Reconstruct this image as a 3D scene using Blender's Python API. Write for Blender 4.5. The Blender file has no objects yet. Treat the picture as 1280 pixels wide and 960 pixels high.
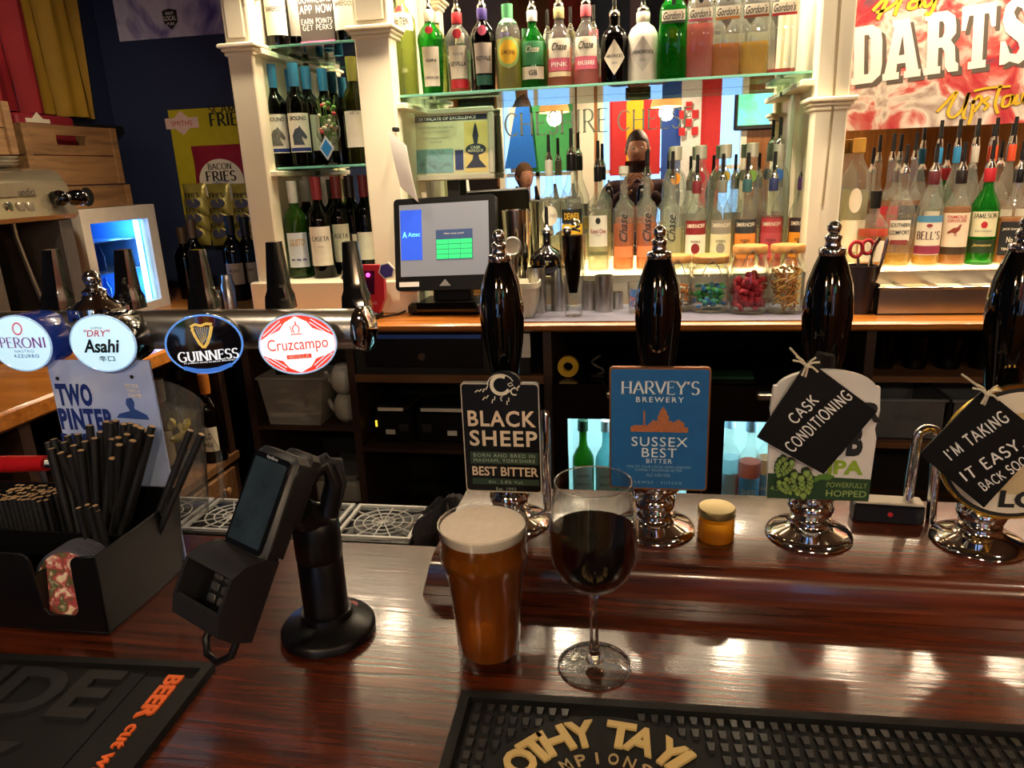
import bpy, bmesh, math, random
from math import pi, sin, cos, tan, radians, atan2, hypot
from mathutils import Vector, Matrix
random.seed(7)
scene = bpy.context.scene
COL = scene.collection

# ------------------------------------------------------------------ camera
FPX = 902.5
YAW, PITCH, ROLL = radians(10.1), radians(16.36), radians(-2.32)
CAM = Vector((0, 0, 0.47))                      # bar top is z = 0
_f0 = Vector((-sin(YAW), cos(YAW), 0)); _r0 = Vector((cos(YAW), sin(YAW), 0)); _u0 = Vector((0, 0, 1))
_f = _f0 * cos(PITCH) - _u0 * sin(PITCH); _u = _u0 * cos(PITCH) + _f0 * sin(PITCH)
C_R = _r0 * cos(ROLL) + _u * sin(ROLL); C_U = _u * cos(ROLL) - _r0 * sin(ROLL); C_F = _f
cam_d = bpy.data.cameras.new('camera'); cam_d.sensor_width = 36; cam_d.lens = FPX / 1280 * 36
cam_d.clip_start = 0.005; cam_d.clip_end = 100
cam = bpy.data.objects.new('camera', cam_d); COL.objects.link(cam)
cam.matrix_world = Matrix(((C_R.x, C_U.x, -C_F.x, CAM.x), (C_R.y, C_U.y, -C_F.y, CAM.y),
                           (C_R.z, C_U.z, -C_F.z, CAM.z), (0, 0, 0, 1)))
scene.camera = cam

# ------------------------------------------------------------------ world, exposure
w = bpy.data.worlds.new('overcast_daylight'); scene.world = w; w.use_nodes = True
w.node_tree.nodes['Background'].inputs[0].default_value = (0.30, 0.52, 1.0, 1)
w.node_tree.nodes['Background'].inputs[1].default_value = 3.5
scene.view_settings.view_transform = 'Standard'; scene.view_settings.look = 'None'
scene.view_settings.exposure = 0.15; scene.view_settings.gamma = 1.0
scene.view_settings.use_curve_mapping = False
scene.cycles.use_denoising = True
scene.cycles.max_bounces = 14; scene.cycles.transparent_max_bounces = 40
scene.cycles.glossy_bounces = 8; scene.cycles.transmission_bounces = 12; scene.cycles.diffuse_bounces = 4
scene.cycles.caustics_reflective = False; scene.cycles.caustics_refractive = False
scene.cycles.sample_clamp_indirect = 6

# ------------------------------------------------------------------ lights of the room
def lamp_light(name, kind, loc, energy, color, size=0.05, target=None, spot=None, blend=0.6):
    d = bpy.data.lights.new(name, kind); d.energy = energy; d.color = color
    if kind == 'SPOT':
        d.spot_size = radians(spot); d.spot_blend = blend; d.shadow_soft_size = size
    elif kind == 'AREA':
        d.size = size
    else:
        d.shadow_soft_size = size
    o = bpy.data.objects.new(name, d); COL.objects.link(o); o.location = loc
    if target is not None:
        o.rotation_euler = (Vector(target) - Vector(loc)).to_track_quat('-Z', 'Y').to_euler()
    return o
WARM = (1.0, 0.80, 0.56)
CEIL = 1.46
DOWNLIGHTS = [(-0.95, 2.0), (-0.40, 2.0), (0.05, 2.0), (0.50, 2.0), (1.05, 2.0)]
for _x, _y in DOWNLIGHTS:                        # recessed ceiling downlights above the back counter
    lamp_light('downlight_or_fill_lamp', 'SPOT', (_x, _y, CEIL - 0.03), 40, WARM, 0.035, (_x, _y + 0.03, 0.0), 80, 0.6)
for _x, _y in [(-0.9, 0.35), (0.25, 0.25), (1.1, 0.45)]:    # dimmer downlights over the customers' side
    lamp_light('downlight_or_fill_lamp', 'SPOT', (_x, _y, CEIL - 0.03), 13, WARM, 0.05, (_x, _y + 0.1, 0), 120, 0.8)
lamp_light('downlight_or_fill_lamp', 'SPOT', (-0.9, 1.0, CEIL - 0.03), 38, WARM, 0.04, (-1.85, 2.15, 0.6), 48, 0.8)   # added spot that brightens the crates and flag
TILTED_FILL = [(-0.62, 1.3, -0.58), (-0.15, 1.3, -0.12), (0.25, 1.3, 0.27), (0.85, 1.3, 0.95)]
for _x, _y, _tx in TILTED_FILL:                       # added tilted spots that brighten the lower bottles
    lamp_light('downlight_or_fill_lamp', 'SPOT', (_x, _y, CEIL - 0.03), 60, WARM, 0.03, (_tx, 2.33, 0.28), 30, 0.7)
for _x in (-1.2, 0.0, 1.2):                          # added spots that brighten the mirrored wall opposite the bar
    lamp_light('downlight_or_fill_lamp', 'SPOT', (_x, -1.45, CEIL - 0.03), 70, WARM, 0.05, (_x, -2.0, 0.5), 110, 0.8)
PENDANTS = [(-0.59, -0.54, 0.885), (0.196, -0.54, 0.883), (1.2, -0.6, 0.88)]

# ------------------------------------------------------------------ helpers
def ray(px, py):
    return C_R * ((px - 640) / FPX) - C_U * ((py - 480) / FPX) + C_F
def at_y(px, py, y): d = ray(px, py); return CAM + d * ((y - CAM.y) / d.y)
def at_z(px, py, z): d = ray(px, py); return CAM + d * ((z - CAM.z) / d.z)
def at_x(px, py, x): d = ray(px, py); return CAM + d * ((x - CAM.x) / d.x)
def project(p):
    d = Vector(p) - CAM; z = d.dot(C_F)
    return (640 + FPX * d.dot(C_R) / z, 480 - FPX * d.dot(C_U) / z)

FRAME = {}
def world_of(o): return FRAME[o.as_pointer()]
def thing(name, label, cat, loc=(0, 0, 0), rot=(0, 0, 0), group=None, kind=None):
    o = bpy.data.objects.new(name, None); COL.objects.link(o)
    o.empty_display_size = 0.02
    o.location = loc; o.rotation_euler = rot
    from mathutils import Euler
    FRAME[o.as_pointer()] = Matrix.Translation(Vector(loc)) @ Euler(rot).to_matrix().to_4x4()
    return tag(o, label, cat, group, kind)
def tag(o, label=None, cat=None, group=None, kind=None):
    if label: o['label'] = label
    if cat: o['category'] = cat
    if group: o['group'] = group
    if kind: o['kind'] = kind
    return o

class MB:
    """collects geometry, then builds one mesh object"""
    def __init__(s): s.v = []; s.f = []; s.m = []; s.mi = 0
    def add(s, vs, fs):
        n = len(s.v); s.v += [tuple(p) for p in vs]
        s.f += [tuple(i + n for i in f) for f in fs]; s.m += [s.mi] * len(fs); return s
    def merge(s, o):
        n = len(s.v); s.v += o.v; s.f += [tuple(i + n for i in f) for f in o.f]
        s.m += [s.mi] * len(o.f); return s
    def box(s, x0, x1, y0, y1, z0, z1):
        return s.add([(x0,y0,z0),(x1,y0,z0),(x1,y1,z0),(x0,y1,z0),(x0,y0,z1),(x1,y0,z1),(x1,y1,z1),(x0,y1,z1)],
                     [(0,3,2,1),(4,5,6,7),(0,1,5,4),(1,2,6,5),(2,3,7,6),(3,0,4,7)])
    def rbox(s, x0, x1, y0, y1, z0, z1, r=0.003):
        """box with chamfered edges"""
        a = MB(); r = min(r, (x1-x0)*.45, (y1-y0)*.45, (z1-z0)*.45)
        P = []
        for k, (z, i) in enumerate([(z0, r), (z0 + r, 0), (z1 - r, 0), (z1, r)]):
            for (x, y) in [(x0+r, y0), (x1-r, y0), (x1, y0+r), (x1, y1-r), (x1-r, y1), (x0+r, y1), (x0, y1-r), (x0, y0+r)]:
                cx, cy = (x0+x1)/2, (y0+y1)/2
                P.append((x + (i if x < cx else -i), y + (i if y < cy else -i), z))
        F = [tuple(range(7, -1, -1)), tuple(range(24, 32))]
        for k in range(3):
            for j in range(8):
                F.append((k*8+j, k*8+(j+1) % 8, (k+1)*8+(j+1) % 8, (k+1)*8+j))
        return s.add(P, F)
    def lathe(s, prof, seg=24, c=(0, 0, 0), a0=0.0, a1=2*pi, sq=0, sx=1.0, sy=1.0):
        full = abs(a1 - a0) > 2*pi - 1e-6; n = seg if full else seg + 1
        V = []; F = []; rings = []
        for (r, z) in prof:
            if r < 1e-7 and full:
                rings.append([len(V)]); V.append((c[0], c[1], c[2] + z))
            else:
                ids = []
                for i in range(n):
                    a = a0 + (a1 - a0) * i / seg
                    k = 1.0
                    if sq:
                        k = 1 / max(1e-9, (abs(cos(a))**sq + abs(sin(a))**sq)) ** (1 / sq)
                    ids.append(len(V)); V.append((c[0] + r*k*cos(a)*sx, c[1] + r*k*sin(a)*sy, c[2] + z))
                rings.append(ids)
        for A, B in zip(rings, rings[1:]):
            la, lb = len(A), len(B)
            for i in range(seg):
                j = (i + 1) % n if full else i + 1
                if la == 1 and lb == 1: continue
                if la == 1: F.append((A[0], B[j], B[i]))
                elif lb == 1: F.append((A[i], A[j], B[0]))
                else: F.append((A[i], A[j], B[j], B[i]))
        return s.add(V, F)
    def cyl(s, c, r, z0, z1, seg=20, r1=None):
        r1 = r if r1 is None else r1
        return s.lathe([(0, z0), (r, z0), (r1, z1), (0, z1)], seg, c)
    def tube(s, pts, r, seg=8, closed=False):
        pts = [Vector(p) for p in pts]; n = len(pts); V = []; F = []
        up = None
        for i, p in enumerate(pts):
            if closed: t = pts[(i+1) % n] - pts[i-1]
            else: t = pts[min(i+1, n-1)] - pts[max(i-1, 0)]
            t = t.normalized() if t.length > 1e-12 else Vector((0, 0, 1))
            if up is None:
                up = Vector((0, 0, 1)) if abs(t.z) < .9 else Vector((1, 0, 0))
            a = t.cross(up); a = a.normalized() if a.length > 1e-9 else Vector((1, 0, 0))
            b = a.cross(t).normalized(); up = b
            rr = r[i] if isinstance(r, (list, tuple)) else r
            for k in range(seg):
                q = 2*pi*k/seg; V.append(p + a*(rr*cos(q)) + b*(rr*sin(q)))
        for i in range(n if closed else n - 1):
            j = (i + 1) % n
            for k in range(seg):
                F.append((i*seg+k, i*seg+(k+1) % seg, j*seg+(k+1) % seg, j*seg+k))
        if not closed:
            F.append(tuple(range(seg-1, -1, -1))); F.append(tuple((n-1)*seg+k for k in range(seg)))
        return s.add(V, F)
    def sphere(s, c, r, seg=16, rings=10, sc=(1, 1, 1)):
        a = MB(); a.lathe([(r*sin(pi*i/rings), -r*cos(pi*i/rings)) for i in range(rings+1)], seg)
        return s.add([(c[0]+x*sc[0], c[1]+y*sc[1], c[2]+z*sc[2]) for x, y, z in a.v], a.f)
    def prism(s, poly, d0, d1, ax='xz'):
        """poly in a plane, extruded from d0 to d1 along the third axis"""
        n = len(poly)
        def P(a, b, d): return {'xz': (a, d, b), 'xy': (a, b, d), 'yz': (d, a, b)}[ax]
        V = [P(a, b, d0) for a, b in poly] + [P(a, b, d1) for a, b in poly]
        F = [tuple(range(n)), tuple(range(2*n-1, n-1, -1))]
        for i in range(n):
            j = (i+1) % n; F.append((i, n+i, n+j, j))
        return s.add(V, F)
    def grid(s, fn, nu, nv):
        V = [fn(i/nu, j/nv) for j in range(nv+1) for i in range(nu+1)]
        F = [(j*(nu+1)+i, j*(nu+1)+i+1, (j+1)*(nu+1)+i+1, (j+1)*(nu+1)+i) for j in range(nv) for i in range(nu)]
        return s.add(V, F)
    def map(s, fn): s.v = [tuple(fn(*p)) for p in s.v]; return s
    def move(s, x=0, y=0, z=0): return s.map(lambda a, b, c: (a+x, b+y, c+z))
    def xf(s, M): s.v = [tuple(M @ Vector(p)) for p in s.v]; return s
    def build(s, name, mat, parent=None, world=True, smooth=35, label=None, fix=True, bevel=0):
        me = bpy.data.meshes.new(name)
        V = s.v
        if parent is not None and world:
            Mi = world_of(parent).inverted(); V = [tuple(Mi @ Vector(p)) for p in V]
        me.from_pydata(V, [], s.f); 
        mats = mat if isinstance(mat, (list, tuple)) else [mat]
        for m in mats: me.materials.append(m)
        if len(mats) > 1:
            for p, i in zip(me.polygons, s.m): p.material_index = i
        if fix:
            bm = bmesh.new(); bm.from_mesh(me); bmesh.ops.recalc_face_normals(bm, faces=bm.faces); bm.to_mesh(me); bm.free()
        if smooth:
            me.shade_smooth(); me.set_sharp_from_angle(angle=radians(smooth))
        o = bpy.data.objects.new(name, me); COL.objects.link(o)
        if bevel:
            b = o.modifiers.new('bevel', 'BEVEL'); b.width = bevel; b.segments = 2; b.limit_method = 'ANGLE'
        if parent is not None:
            o.parent = parent; FRAME[o.as_pointer()] = world_of(parent)
        else:
            FRAME[o.as_pointer()] = Matrix.Identity(4)
        if label: o['label'] = label
        return o
def inst(src, name, parent=None, loc=(0, 0, 0), rot=(0, 0, 0), scale=(1, 1, 1)):
    o = bpy.data.objects.new(name, src.data); COL.objects.link(o)
    o.location = loc; o.rotation_euler = rot; o.scale = scale
    if parent is not None: o.parent = parent
    return o
def struct(name, mb, mat, label=None, smooth=0, **k):
    o = mb.build(name, mat, smooth=smooth, **k); o['kind'] = 'structure'
    if label: o['label'] = label
    return o
def arc(cx, cy, rx, ry, a0, a1, n=10):
    return [(cx + rx*cos(radians(a0+(a1-a0)*i/n)), cy + ry*sin(radians(a0+(a1-a0)*i/n))) for i in range(n+1)]
def rrect(w, h, r, n=4, cx=0, cy=0):
    P = []
    for (x, y, a) in [(w/2-r, -h/2+r, -90), (w/2-r, h/2-r, 0), (-w/2+r, h/2-r, 90), (-w/2+r, -h/2+r, 180)]:
        P += arc(cx+x, cy+y, r, r, a, a+90, n)
    return P
def ellipse(rx, ry, n=32, cx=0, cy=0): return [(cx+rx*cos(2*pi*i/n), cy+ry*sin(2*pi*i/n)) for i in range(n)]

# ------------------------------------------------------------------ lettering
_tc = {}
def text(t, w=None, h=None, bold=0.0, shear=0.0, space=1.0, extrude=0.0, line=0.85, align='CENTER'):
    """flat text in the xy plane, centred, scaled to the box w x h"""
    key = (t, bold, shear, space, line, align)
    if key not in _tc:
        cu = bpy.data.curves.new('lettering', 'FONT'); cu.body = t; cu.align_x = align  # unseen boards invented to give bright patches reflected in the bar
        cu.offset = bold; cu.shear = shear; cu.space_character = space; cu.space_line = line
        cu.resolution_u = 3; cu.fill_mode = 'FRONT'
        ob = bpy.data.objects.new('lettering', cu)
        me = ob.to_mesh()
        _tc[key] = ([tuple(v.co) for v in me.vertices], [tuple(p.vertices) for p in me.polygons])
        ob.to_mesh_clear(); bpy.data.objects.remove(ob); bpy.data.curves.remove(cu)
    V, F = _tc[key]
    m = MB()
    if not V: return m
    x0, x1 = min(p[0] for p in V), max(p[0] for p in V); y0, y1 = min(p[1] for p in V), max(p[1] for p in V)
    sx = w/(x1-x0) if w else None; sy = h/(y1-y0) if h else None
    sx = sx or sy; sy = sy or sx
    m.add([((x-(x0+x1)/2)*sx, (y-(y0+y1)/2)*sy, 0) for x, y, z in V], F)
    if extrude:
        ec = {}
        for f in F:
            for a, b in zip(f, f[1:] + f[:1]): ec[(a, b)] = 1
        n = len(V); top = [(x, y, extrude) for x, y, z in m.v]
        side = [(a, b, b+n, a+n) for (a, b) in ec if (b, a) not in ec]
        m.v += top; m.f = [tuple(i+n for i in f) for f in F] + side; m.m = [0]*len(m.f)
    return m
# one-stroke capitals (hand lettering, and with thick/thin strokes and serifs for book lettering)
def _A(*a, **k): return arc(*a, **k)  # added uplights that brighten the fascia mirrored in the bar
STROKE = {  # unseen strip added as the source of the uplights
 'A': (.75, [[(.02,0),(.37,1)],[(.37,1),(.73,0)],[(.16,.36),(.59,.36)]]),
 'B': (.62, [[(.1,0),(.1,1)],[(.1,1),(.3,1)]+_A(.3,.76,.22,.24,90,-90)+[(.1,.52)],[(.1,.52),(.32,.52)]+_A(.32,.26,.26,.26,90,-90)+[(.1,0)]]),
 'C': (.75, [_A(.42,.5,.38,.5,45,315,18)]),
 'D': (.75, [[(.1,0),(.1,1)],[(.1,1),(.3,1)]+_A(.3,.5,.4,.5,90,-90,14)+[(.1,0)]]),
 'E': (.6, [[(.1,0),(.1,1)],[(.1,1),(.54,1)],[(.1,.52),(.44,.52)],[(.1,0),(.56,0)]]),
 'F': (.58, [[(.1,0),(.1,1)],[(.1,1),(.54,1)],[(.1,.52),(.44,.52)]]),
 'G': (.8, [_A(.42,.5,.38,.5,48,300,18)+[(.68,.1),(.68,.45)],[(.46,.45),(.76,.45)]]),
 'H': (.78, [[(.1,0),(.1,1)],[(.66,0),(.66,1)],[(.1,.5),(.66,.5)]]),
 'I': (.25, [[(.12,0),(.12,1)]]),
 'J': (.5, [[(.38,1),(.38,.2)]+_A(.2,.2,.18,.2,0,-160,8)]),
 'K': (.68, [[(.1,0),(.1,1)],[(.62,1),(.12,.45)],[(.26,.6),(.66,0)]]),
 'L': (.56, [[(.1,1),(.1,0)],[(.1,0),(.54,0)]]),
 'M': (.92, [[(.1,0),(.12,1)],[(.12,1),(.45,.08)],[(.45,.08),(.78,1)],[(.78,1),(.82,0)]]),
 'N': (.8, [[(.1,0),(.1,1)],[(.1,1),(.68,0)],[(.68,0),(.68,1)]]),
 'O': (.84, [_A(.42,.5,.38,.5,90,450,24)]),
 'P': (.6, [[(.1,0),(.1,1)],[(.1,1),(.3,1)]+_A(.3,.73,.26,.27,90,-90)+[(.1,.46)]]),
 'Q': (.84, [_A(.42,.5,.38,.5,90,450,24),[(.5,.2),(.8,-.08)]]),
 'R': (.68, [[(.1,0),(.1,1)],[(.1,1),(.3,1)]+_A(.3,.74,.25,.26,90,-90)+[(.1,.48)],[(.3,.48),(.66,0)]]),
 'S': (.58, [_A(.3,.75,.22,.25,30,250,12)+_A(.28,.26,.24,.26,75,-150,12)]),
 'T': (.66, [[(.33,0),(.33,1)],[(.02,1),(.64,1)]]),
 'U': (.76, [[(.1,1),(.1,.3)]+_A(.37,.3,.27,.3,180,360,12)+[(.64,1)]]),
 'V': (.72, [[(.02,1),(.36,0)],[(.36,0),(.7,1)]]),
 'W': (1.0, [[(.02,1),(.26,0)],[(.26,0),(.5,1)],[(.5,1),(.74,0)],[(.74,0),(.98,1)]]),
 'X': (.7, [[(.02,0),(.66,1)],[(.04,1),(.68,0)]]),
 'Y': (.68, [[(.02,1),(.34,.48)],[(.66,1),(.34,.48),(.34,0)]]),
 'Z': (.64, [[(.06,1),(.58,1),(.06,0),(.6,0)]]),
 "'": (.22, [[(.1,1),(.07,.78)]]), '.': (.2, [[(.08,0),(.1,.05)]]), ' ': (.4, []),
 '2': (.58, [_A(.28,.74,.22,.26,160,-40,8)+[(.06,0),(.54,0)]]), '0': (.6, [_A(.3,.5,.24,.5,90,450,16)]),
}
def ribbon(m, pts, t_thin, t_thick=None, z=0.0):
    """flat pen stroke; upright runs get t_thick, level runs t_thin"""
    t_thick = t_thin if t_thick is None else t_thick
    n = len(pts); V = []
    closed = hypot(pts[0][0]-pts[-1][0], pts[0][1]-pts[-1][1]) < 1e-6
    for i, (x, y) in enumerate(pts):
        a = pts[i-1] if i else (pts[-2] if closed else pts[0]); b = pts[i+1] if i < n-1 else (pts[1] if closed else pts[-1])
        dx, dy = b[0]-a[0], b[1]-a[1]; L = hypot(dx, dy) or 1
        dx, dy = dx/L, dy/L; t = t_thin + (t_thick - t_thin) * abs(dy)**1.3
        V += [(x - dy*t/2, y + dx*t/2, z), (x + dy*t/2, y - dx*t/2, z)]
    return m.add(V, [(2*i, 2*i+1, 2*i+3, 2*i+2) for i in range(n-1)])
def pen(t, w=None, h=1.0, thin=.08, thick=None, serif=0.0, gap=.1, jitter=0.0):
    """stroke lettering, centred in the xy plane"""
    m = MB(); x = 0.0; rnd = random.Random(len(t)*31 + ord(t[0]))
    for ch in t:
        wd, st = STROKE.get(ch, STROKE[' '])
        oy = rnd.uniform(-jitter, jitter); sk = rnd.uniform(-jitter, jitter)
        for s in st:
            P = [(x + a + sk*b, b + oy) for a, b in s]
            ribbon(m, P, thin, thick)
            if serif:
                tk = thick or thin
                for (e, o) in ((P[0], P[1]), (P[-1], P[-2])):
                    dx, dy = abs(e[0]-o[0]), abs(e[1]-o[1])
                    if dy > dx*.8 and (abs(e[1]) < .02 or abs(e[1]-1) < .02):
                        q = serif if not (ch in 'AV' and abs(e[0]-x-.37) < .03) else 0
                        if q:
                            yy = thin*.4 if e[1] < .5 else 1-thin*.4
                            m.add([(e[0]-q, yy-thin*.4, 0), (e[0]+q, yy-thin*.4, 0), (e[0]+q, yy+thin*.4, 0), (e[0]-q, yy+thin*.4, 0)], [(0, 1, 2, 3)])
                    elif dx > dy*3 and ch in 'EFLTZ' and len(s) == 2 and e[0] > x+.2 or (ch == 'T' and dx > dy*3):
                        yy = -1 if e[1] > .7 else 1
                        m.add([(e[0]-thin*.6, e[1], 0), (e[0]+thin*.3, e[1], 0), (e[0]+thin*.3, e[1]+yy*.2, 0)], [(0, 1, 2)])
        x += wd + gap
    x0, x1 = min(p[0] for p in m.v), max(p[0] for p in m.v)
    sy = h; sx = w/(x1-x0) if w else h
    return m.map(lambda a, b, c: ((a-(x0+x1)/2)*sx, (b-.5)*sy, 0))
def wall(m, x, y, z, d=0.0):
    """turn xy lettering upright, facing -y, at (x, y, z)"""
    return m.map(lambda a, b, c: (x+a, y-d-c, z+b))
def spin(m, deg):
    a = radians(deg); return m.map(lambda x, y, z: (x*cos(a)-y*sin(a), x*sin(a)+y*cos(a), z))
def wrap(m, R, z, a0=0.0):
    """wrap xy lettering round an upright cylinder, facing -y"""
    return m.map(lambda x, y, c: ((R+c)*sin(a0+x/R), -(R+c)*cos(a0+x/R), z+y))
# ------------------------------------------------------------------ materials (all procedural)
def lin(c):
    if isinstance(c, str):
        c = [int(c[i:i+2], 16)/255 for i in (0, 2, 4)]
        return tuple(((x+.055)/1.055)**2.4 if x > .04045 else x/12.92 for x in c)
    return tuple(c)
def _new(name):
    m = bpy.data.materials.new(name); m.use_nodes = True; nt = m.node_tree
    return m, nt, nt.nodes['Principled BSDF']
_mc = {}
def mat(c, rough=.5, metal=0.0, spec=.5, var=.06, scale=30, bump=0.0, bscale=60, coat=0.0, emit=None, es=0.0, name=None, alpha=None):
    """plain surface with a little procedural variation and relief"""
    key = (str(c), rough, metal, spec, var, scale, bump, bscale, coat, str(emit), es)
    if key in _mc: return _mc[key]
    m, nt, p = _new(name or 'surface'); c = lin(c); N, L = nt.nodes, nt.links
    tc = N.new('ShaderNodeTexCoord')
    nz = N.new('ShaderNodeTexNoise'); nz.inputs['Scale'].default_value = scale; nz.inputs['Detail'].default_value = 3
    L.new(tc.outputs['Object'], nz.inputs['Vector'])
    cr = N.new('ShaderNodeValToRGB'); cr.color_ramp.elements[0].position = .3; cr.color_ramp.elements[1].position = .7
    cr.color_ramp.elements[0].color = (*[x*(1-var) for x in c], 1); cr.color_ramp.elements[1].color = (*[min(1, x*(1+var)) for x in c], 1)
    L.new(nz.outputs['Fac'], cr.inputs['Fac']); L.new(cr.outputs['Color'], p.inputs['Base Color'])
    p.inputs['Roughness'].default_value = rough; p.inputs['Metallic'].default_value = metal
    p.inputs['Specular IOR Level'].default_value = spec; p.inputs['Coat Weight'].default_value = coat
    p.inputs['Coat Roughness'].default_value = .06
    if emit is not None:
        p.inputs['Emission Color'].default_value = (*lin(emit), 1); p.inputs['Emission Strength'].default_value = es
    if bump:
        n2 = N.new('ShaderNodeTexNoise'); n2.inputs['Scale'].default_value = bscale; n2.inputs['Detail'].default_value = 4
        L.new(tc.outputs['Object'], n2.inputs['Vector'])
        b = N.new('ShaderNodeBump'); b.inputs['Strength'].default_value = bump; b.inputs['Distance'].default_value = .002
        L.new(n2.outputs['Fac'], b.inputs['Height']); L.new(b.outputs['Normal'], p.inputs['Normal'])
    _mc[key] = m; return m
def wood(name, dark, light, rough=.4, stretch=(1.2, 22, 22), coat=0.0, bump=.15, scale=3.0, spec=.5, rings=.5):
    m, nt, p = _new(name); N, L = nt.nodes, nt.links
    tc = N.new('ShaderNodeTexCoord'); mp = N.new('ShaderNodeMapping'); mp.inputs['Scale'].default_value = stretch
    L.new(tc.outputs['Object'], mp.inputs['Vector'])
    nz = N.new('ShaderNodeTexNoise'); nz.inputs['Scale'].default_value = scale; nz.inputs['Detail'].default_value = 8
    nz.inputs['Distortion'].default_value = rings
    L.new(mp.outputs['Vector'], nz.inputs['Vector'])
    n2 = N.new('ShaderNodeTexNoise'); n2.inputs['Scale'].default_value = 2.2; n2.inputs['Detail'].default_value = 3
    L.new(tc.outputs['Object'], n2.inputs['Vector'])
    ad = N.new('ShaderNodeMath'); ad.operation = 'MULTIPLY_ADD'; ad.inputs[1].default_value = .45; 
    L.new(n2.outputs['Fac'], ad.inputs[0]); 
    m2 = N.new('ShaderNodeMath'); m2.operation = 'MULTIPLY'; m2.inputs[1].default_value = .6
    L.new(nz.outputs['Fac'], m2.inputs[0]); L.new(m2.outputs[0], ad.inputs[2])
    cr = N.new('ShaderNodeValToRGB'); e = cr.color_ramp.elements
    e[0].position = .38; e[1].position = .66; e[0].color = (*lin(dark), 1); e[1].color = (*lin(light), 1)
    L.new(ad.outputs[0], cr.inputs['Fac']); L.new(cr.outputs['Color'], p.inputs['Base Color'])
    p.inputs['Roughness'].default_value = rough; p.inputs['Coat Weight'].default_value = coat; p.inputs['Coat Roughness'].default_value = .08
    p.inputs['Specular IOR Level'].default_value = spec
    if bump:
        b = N.new('ShaderNodeBump'); b.inputs['Strength'].default_value = bump; b.inputs['Distance'].default_value = .001
        L.new(nz.outputs['Fac'], b.inputs['Height']); L.new(b.outputs['Normal'], p.inputs['Normal'])
        if coat: L.new(b.outputs['Normal'], p.inputs['Coat Normal'])
    return m
def glass(name, tint, gloss=.9, edge=.55, diffuse=0.0, dcol=None, rough=0.0, power=4.0):
    """thin clear wall: tinted see-through, darker where the wall is seen edge on, mirror-like by Fresnel"""
    m = bpy.data.materials.new(name); m.use_nodes = True; nt = m.node_tree; N, L = nt.nodes, nt.links
    N.remove(N['Principled BSDF']); out = N['Material Output']
    t = lin(tint)
    lw = N.new('ShaderNodeLayerWeight'); lw.inputs['Blend'].default_value = .35
    mx = N.new('ShaderNodeMix'); mx.data_type = 'RGBA'
    mx.inputs['A'].default_value = (*t, 1); mx.inputs['B'].default_value = (*[x*edge for x in t], 1)
    L.new(lw.outputs['Facing'], mx.inputs['Factor'])
    tr = N.new('ShaderNodeBsdfTransparent'); L.new(mx.outputs['Result'], tr.inputs['Color'])
    body = tr
    if diffuse:
        df = N.new('ShaderNodeBsdfDiffuse'); df.inputs['Color'].default_value = (*lin(dcol if dcol is not None else tint), 1)
        tl = N.new('ShaderNodeBsdfTranslucent'); tl.inputs['Color'].default_value = (*lin(dcol if dcol is not None else tint), 1)
        a = N.new('ShaderNodeMixShader'); a.inputs[0].default_value = .5
        L.new(df.outputs[0], a.inputs[1]); L.new(tl.outputs[0], a.inputs[2])
        s = N.new('ShaderNodeMixShader'); s.inputs[0].default_value = diffuse
        L.new(tr.outputs[0], s.inputs[1]); L.new(a.outputs[0], s.inputs[2]); body = s
    gl = N.new('ShaderNodeBsdfGlossy'); gl.inputs['Roughness'].default_value = rough
    l2 = N.new('ShaderNodeLayerWeight'); l2.inputs['Blend'].default_value = .5
    pw = N.new('ShaderNodeMath'); pw.operation = 'POWER'; pw.inputs[1].default_value = power
    L.new(l2.outputs['Facing'], pw.inputs[0])
    mu = N.new('ShaderNodeMath'); mu.operation = 'MULTIPLY_ADD'; mu.inputs[1].default_value = gloss*.9; mu.inputs[2].default_value = gloss*.035
    L.new(pw.outputs[0], mu.inputs[0])
    ms = N.new('ShaderNodeMixShader'); L.new(mu.outputs[0], ms.inputs[0]); L.new(body.outputs[0], ms.inputs[1]); L.new(gl.outputs[0], ms.inputs[2])
    L.new(ms.outputs[0], out.inputs['Surface'])
    return m
def glow(name, c, s):
    m, nt, p = _new(name); p.inputs['Base Color'].default_value = (*lin(c), 1)
    p.inputs['Emission Color'].default_value = (*lin(c), 1); p.inputs['Emission Strength'].default_value = s
    return m
def blotch(name, cols, scale=6, rough=.4, coat=0.0, distort=1.0, detail=6):
    """printed art: soft swirls of several inks"""
    m, nt, p = _new(name); N, L = nt.nodes, nt.links
    tc = N.new('ShaderNodeTexCoord'); nz = N.new('ShaderNodeTexNoise'); nz.inputs['Scale'].default_value = scale
    nz.inputs['Detail'].default_value = detail; nz.inputs['Distortion'].default_value = distort
    L.new(tc.outputs['Object'], nz.inputs['Vector'])
    cr = N.new('ShaderNodeValToRGB'); e = cr.color_ramp.elements
    n = len(cols)
    while len(e) < n: e.new(.5)
    for i, c in enumerate(cols): e[i].position = .3 + .4*i/(n-1); e[i].color = (*lin(c), 1)
    L.new(nz.outputs['Fac'], cr.inputs['Fac']); L.new(cr.outputs['Color'], p.inputs['Base Color'])
    p.inputs['Roughness'].default_value = rough; p.inputs['Coat Weight'].default_value = coat
    return m

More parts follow.
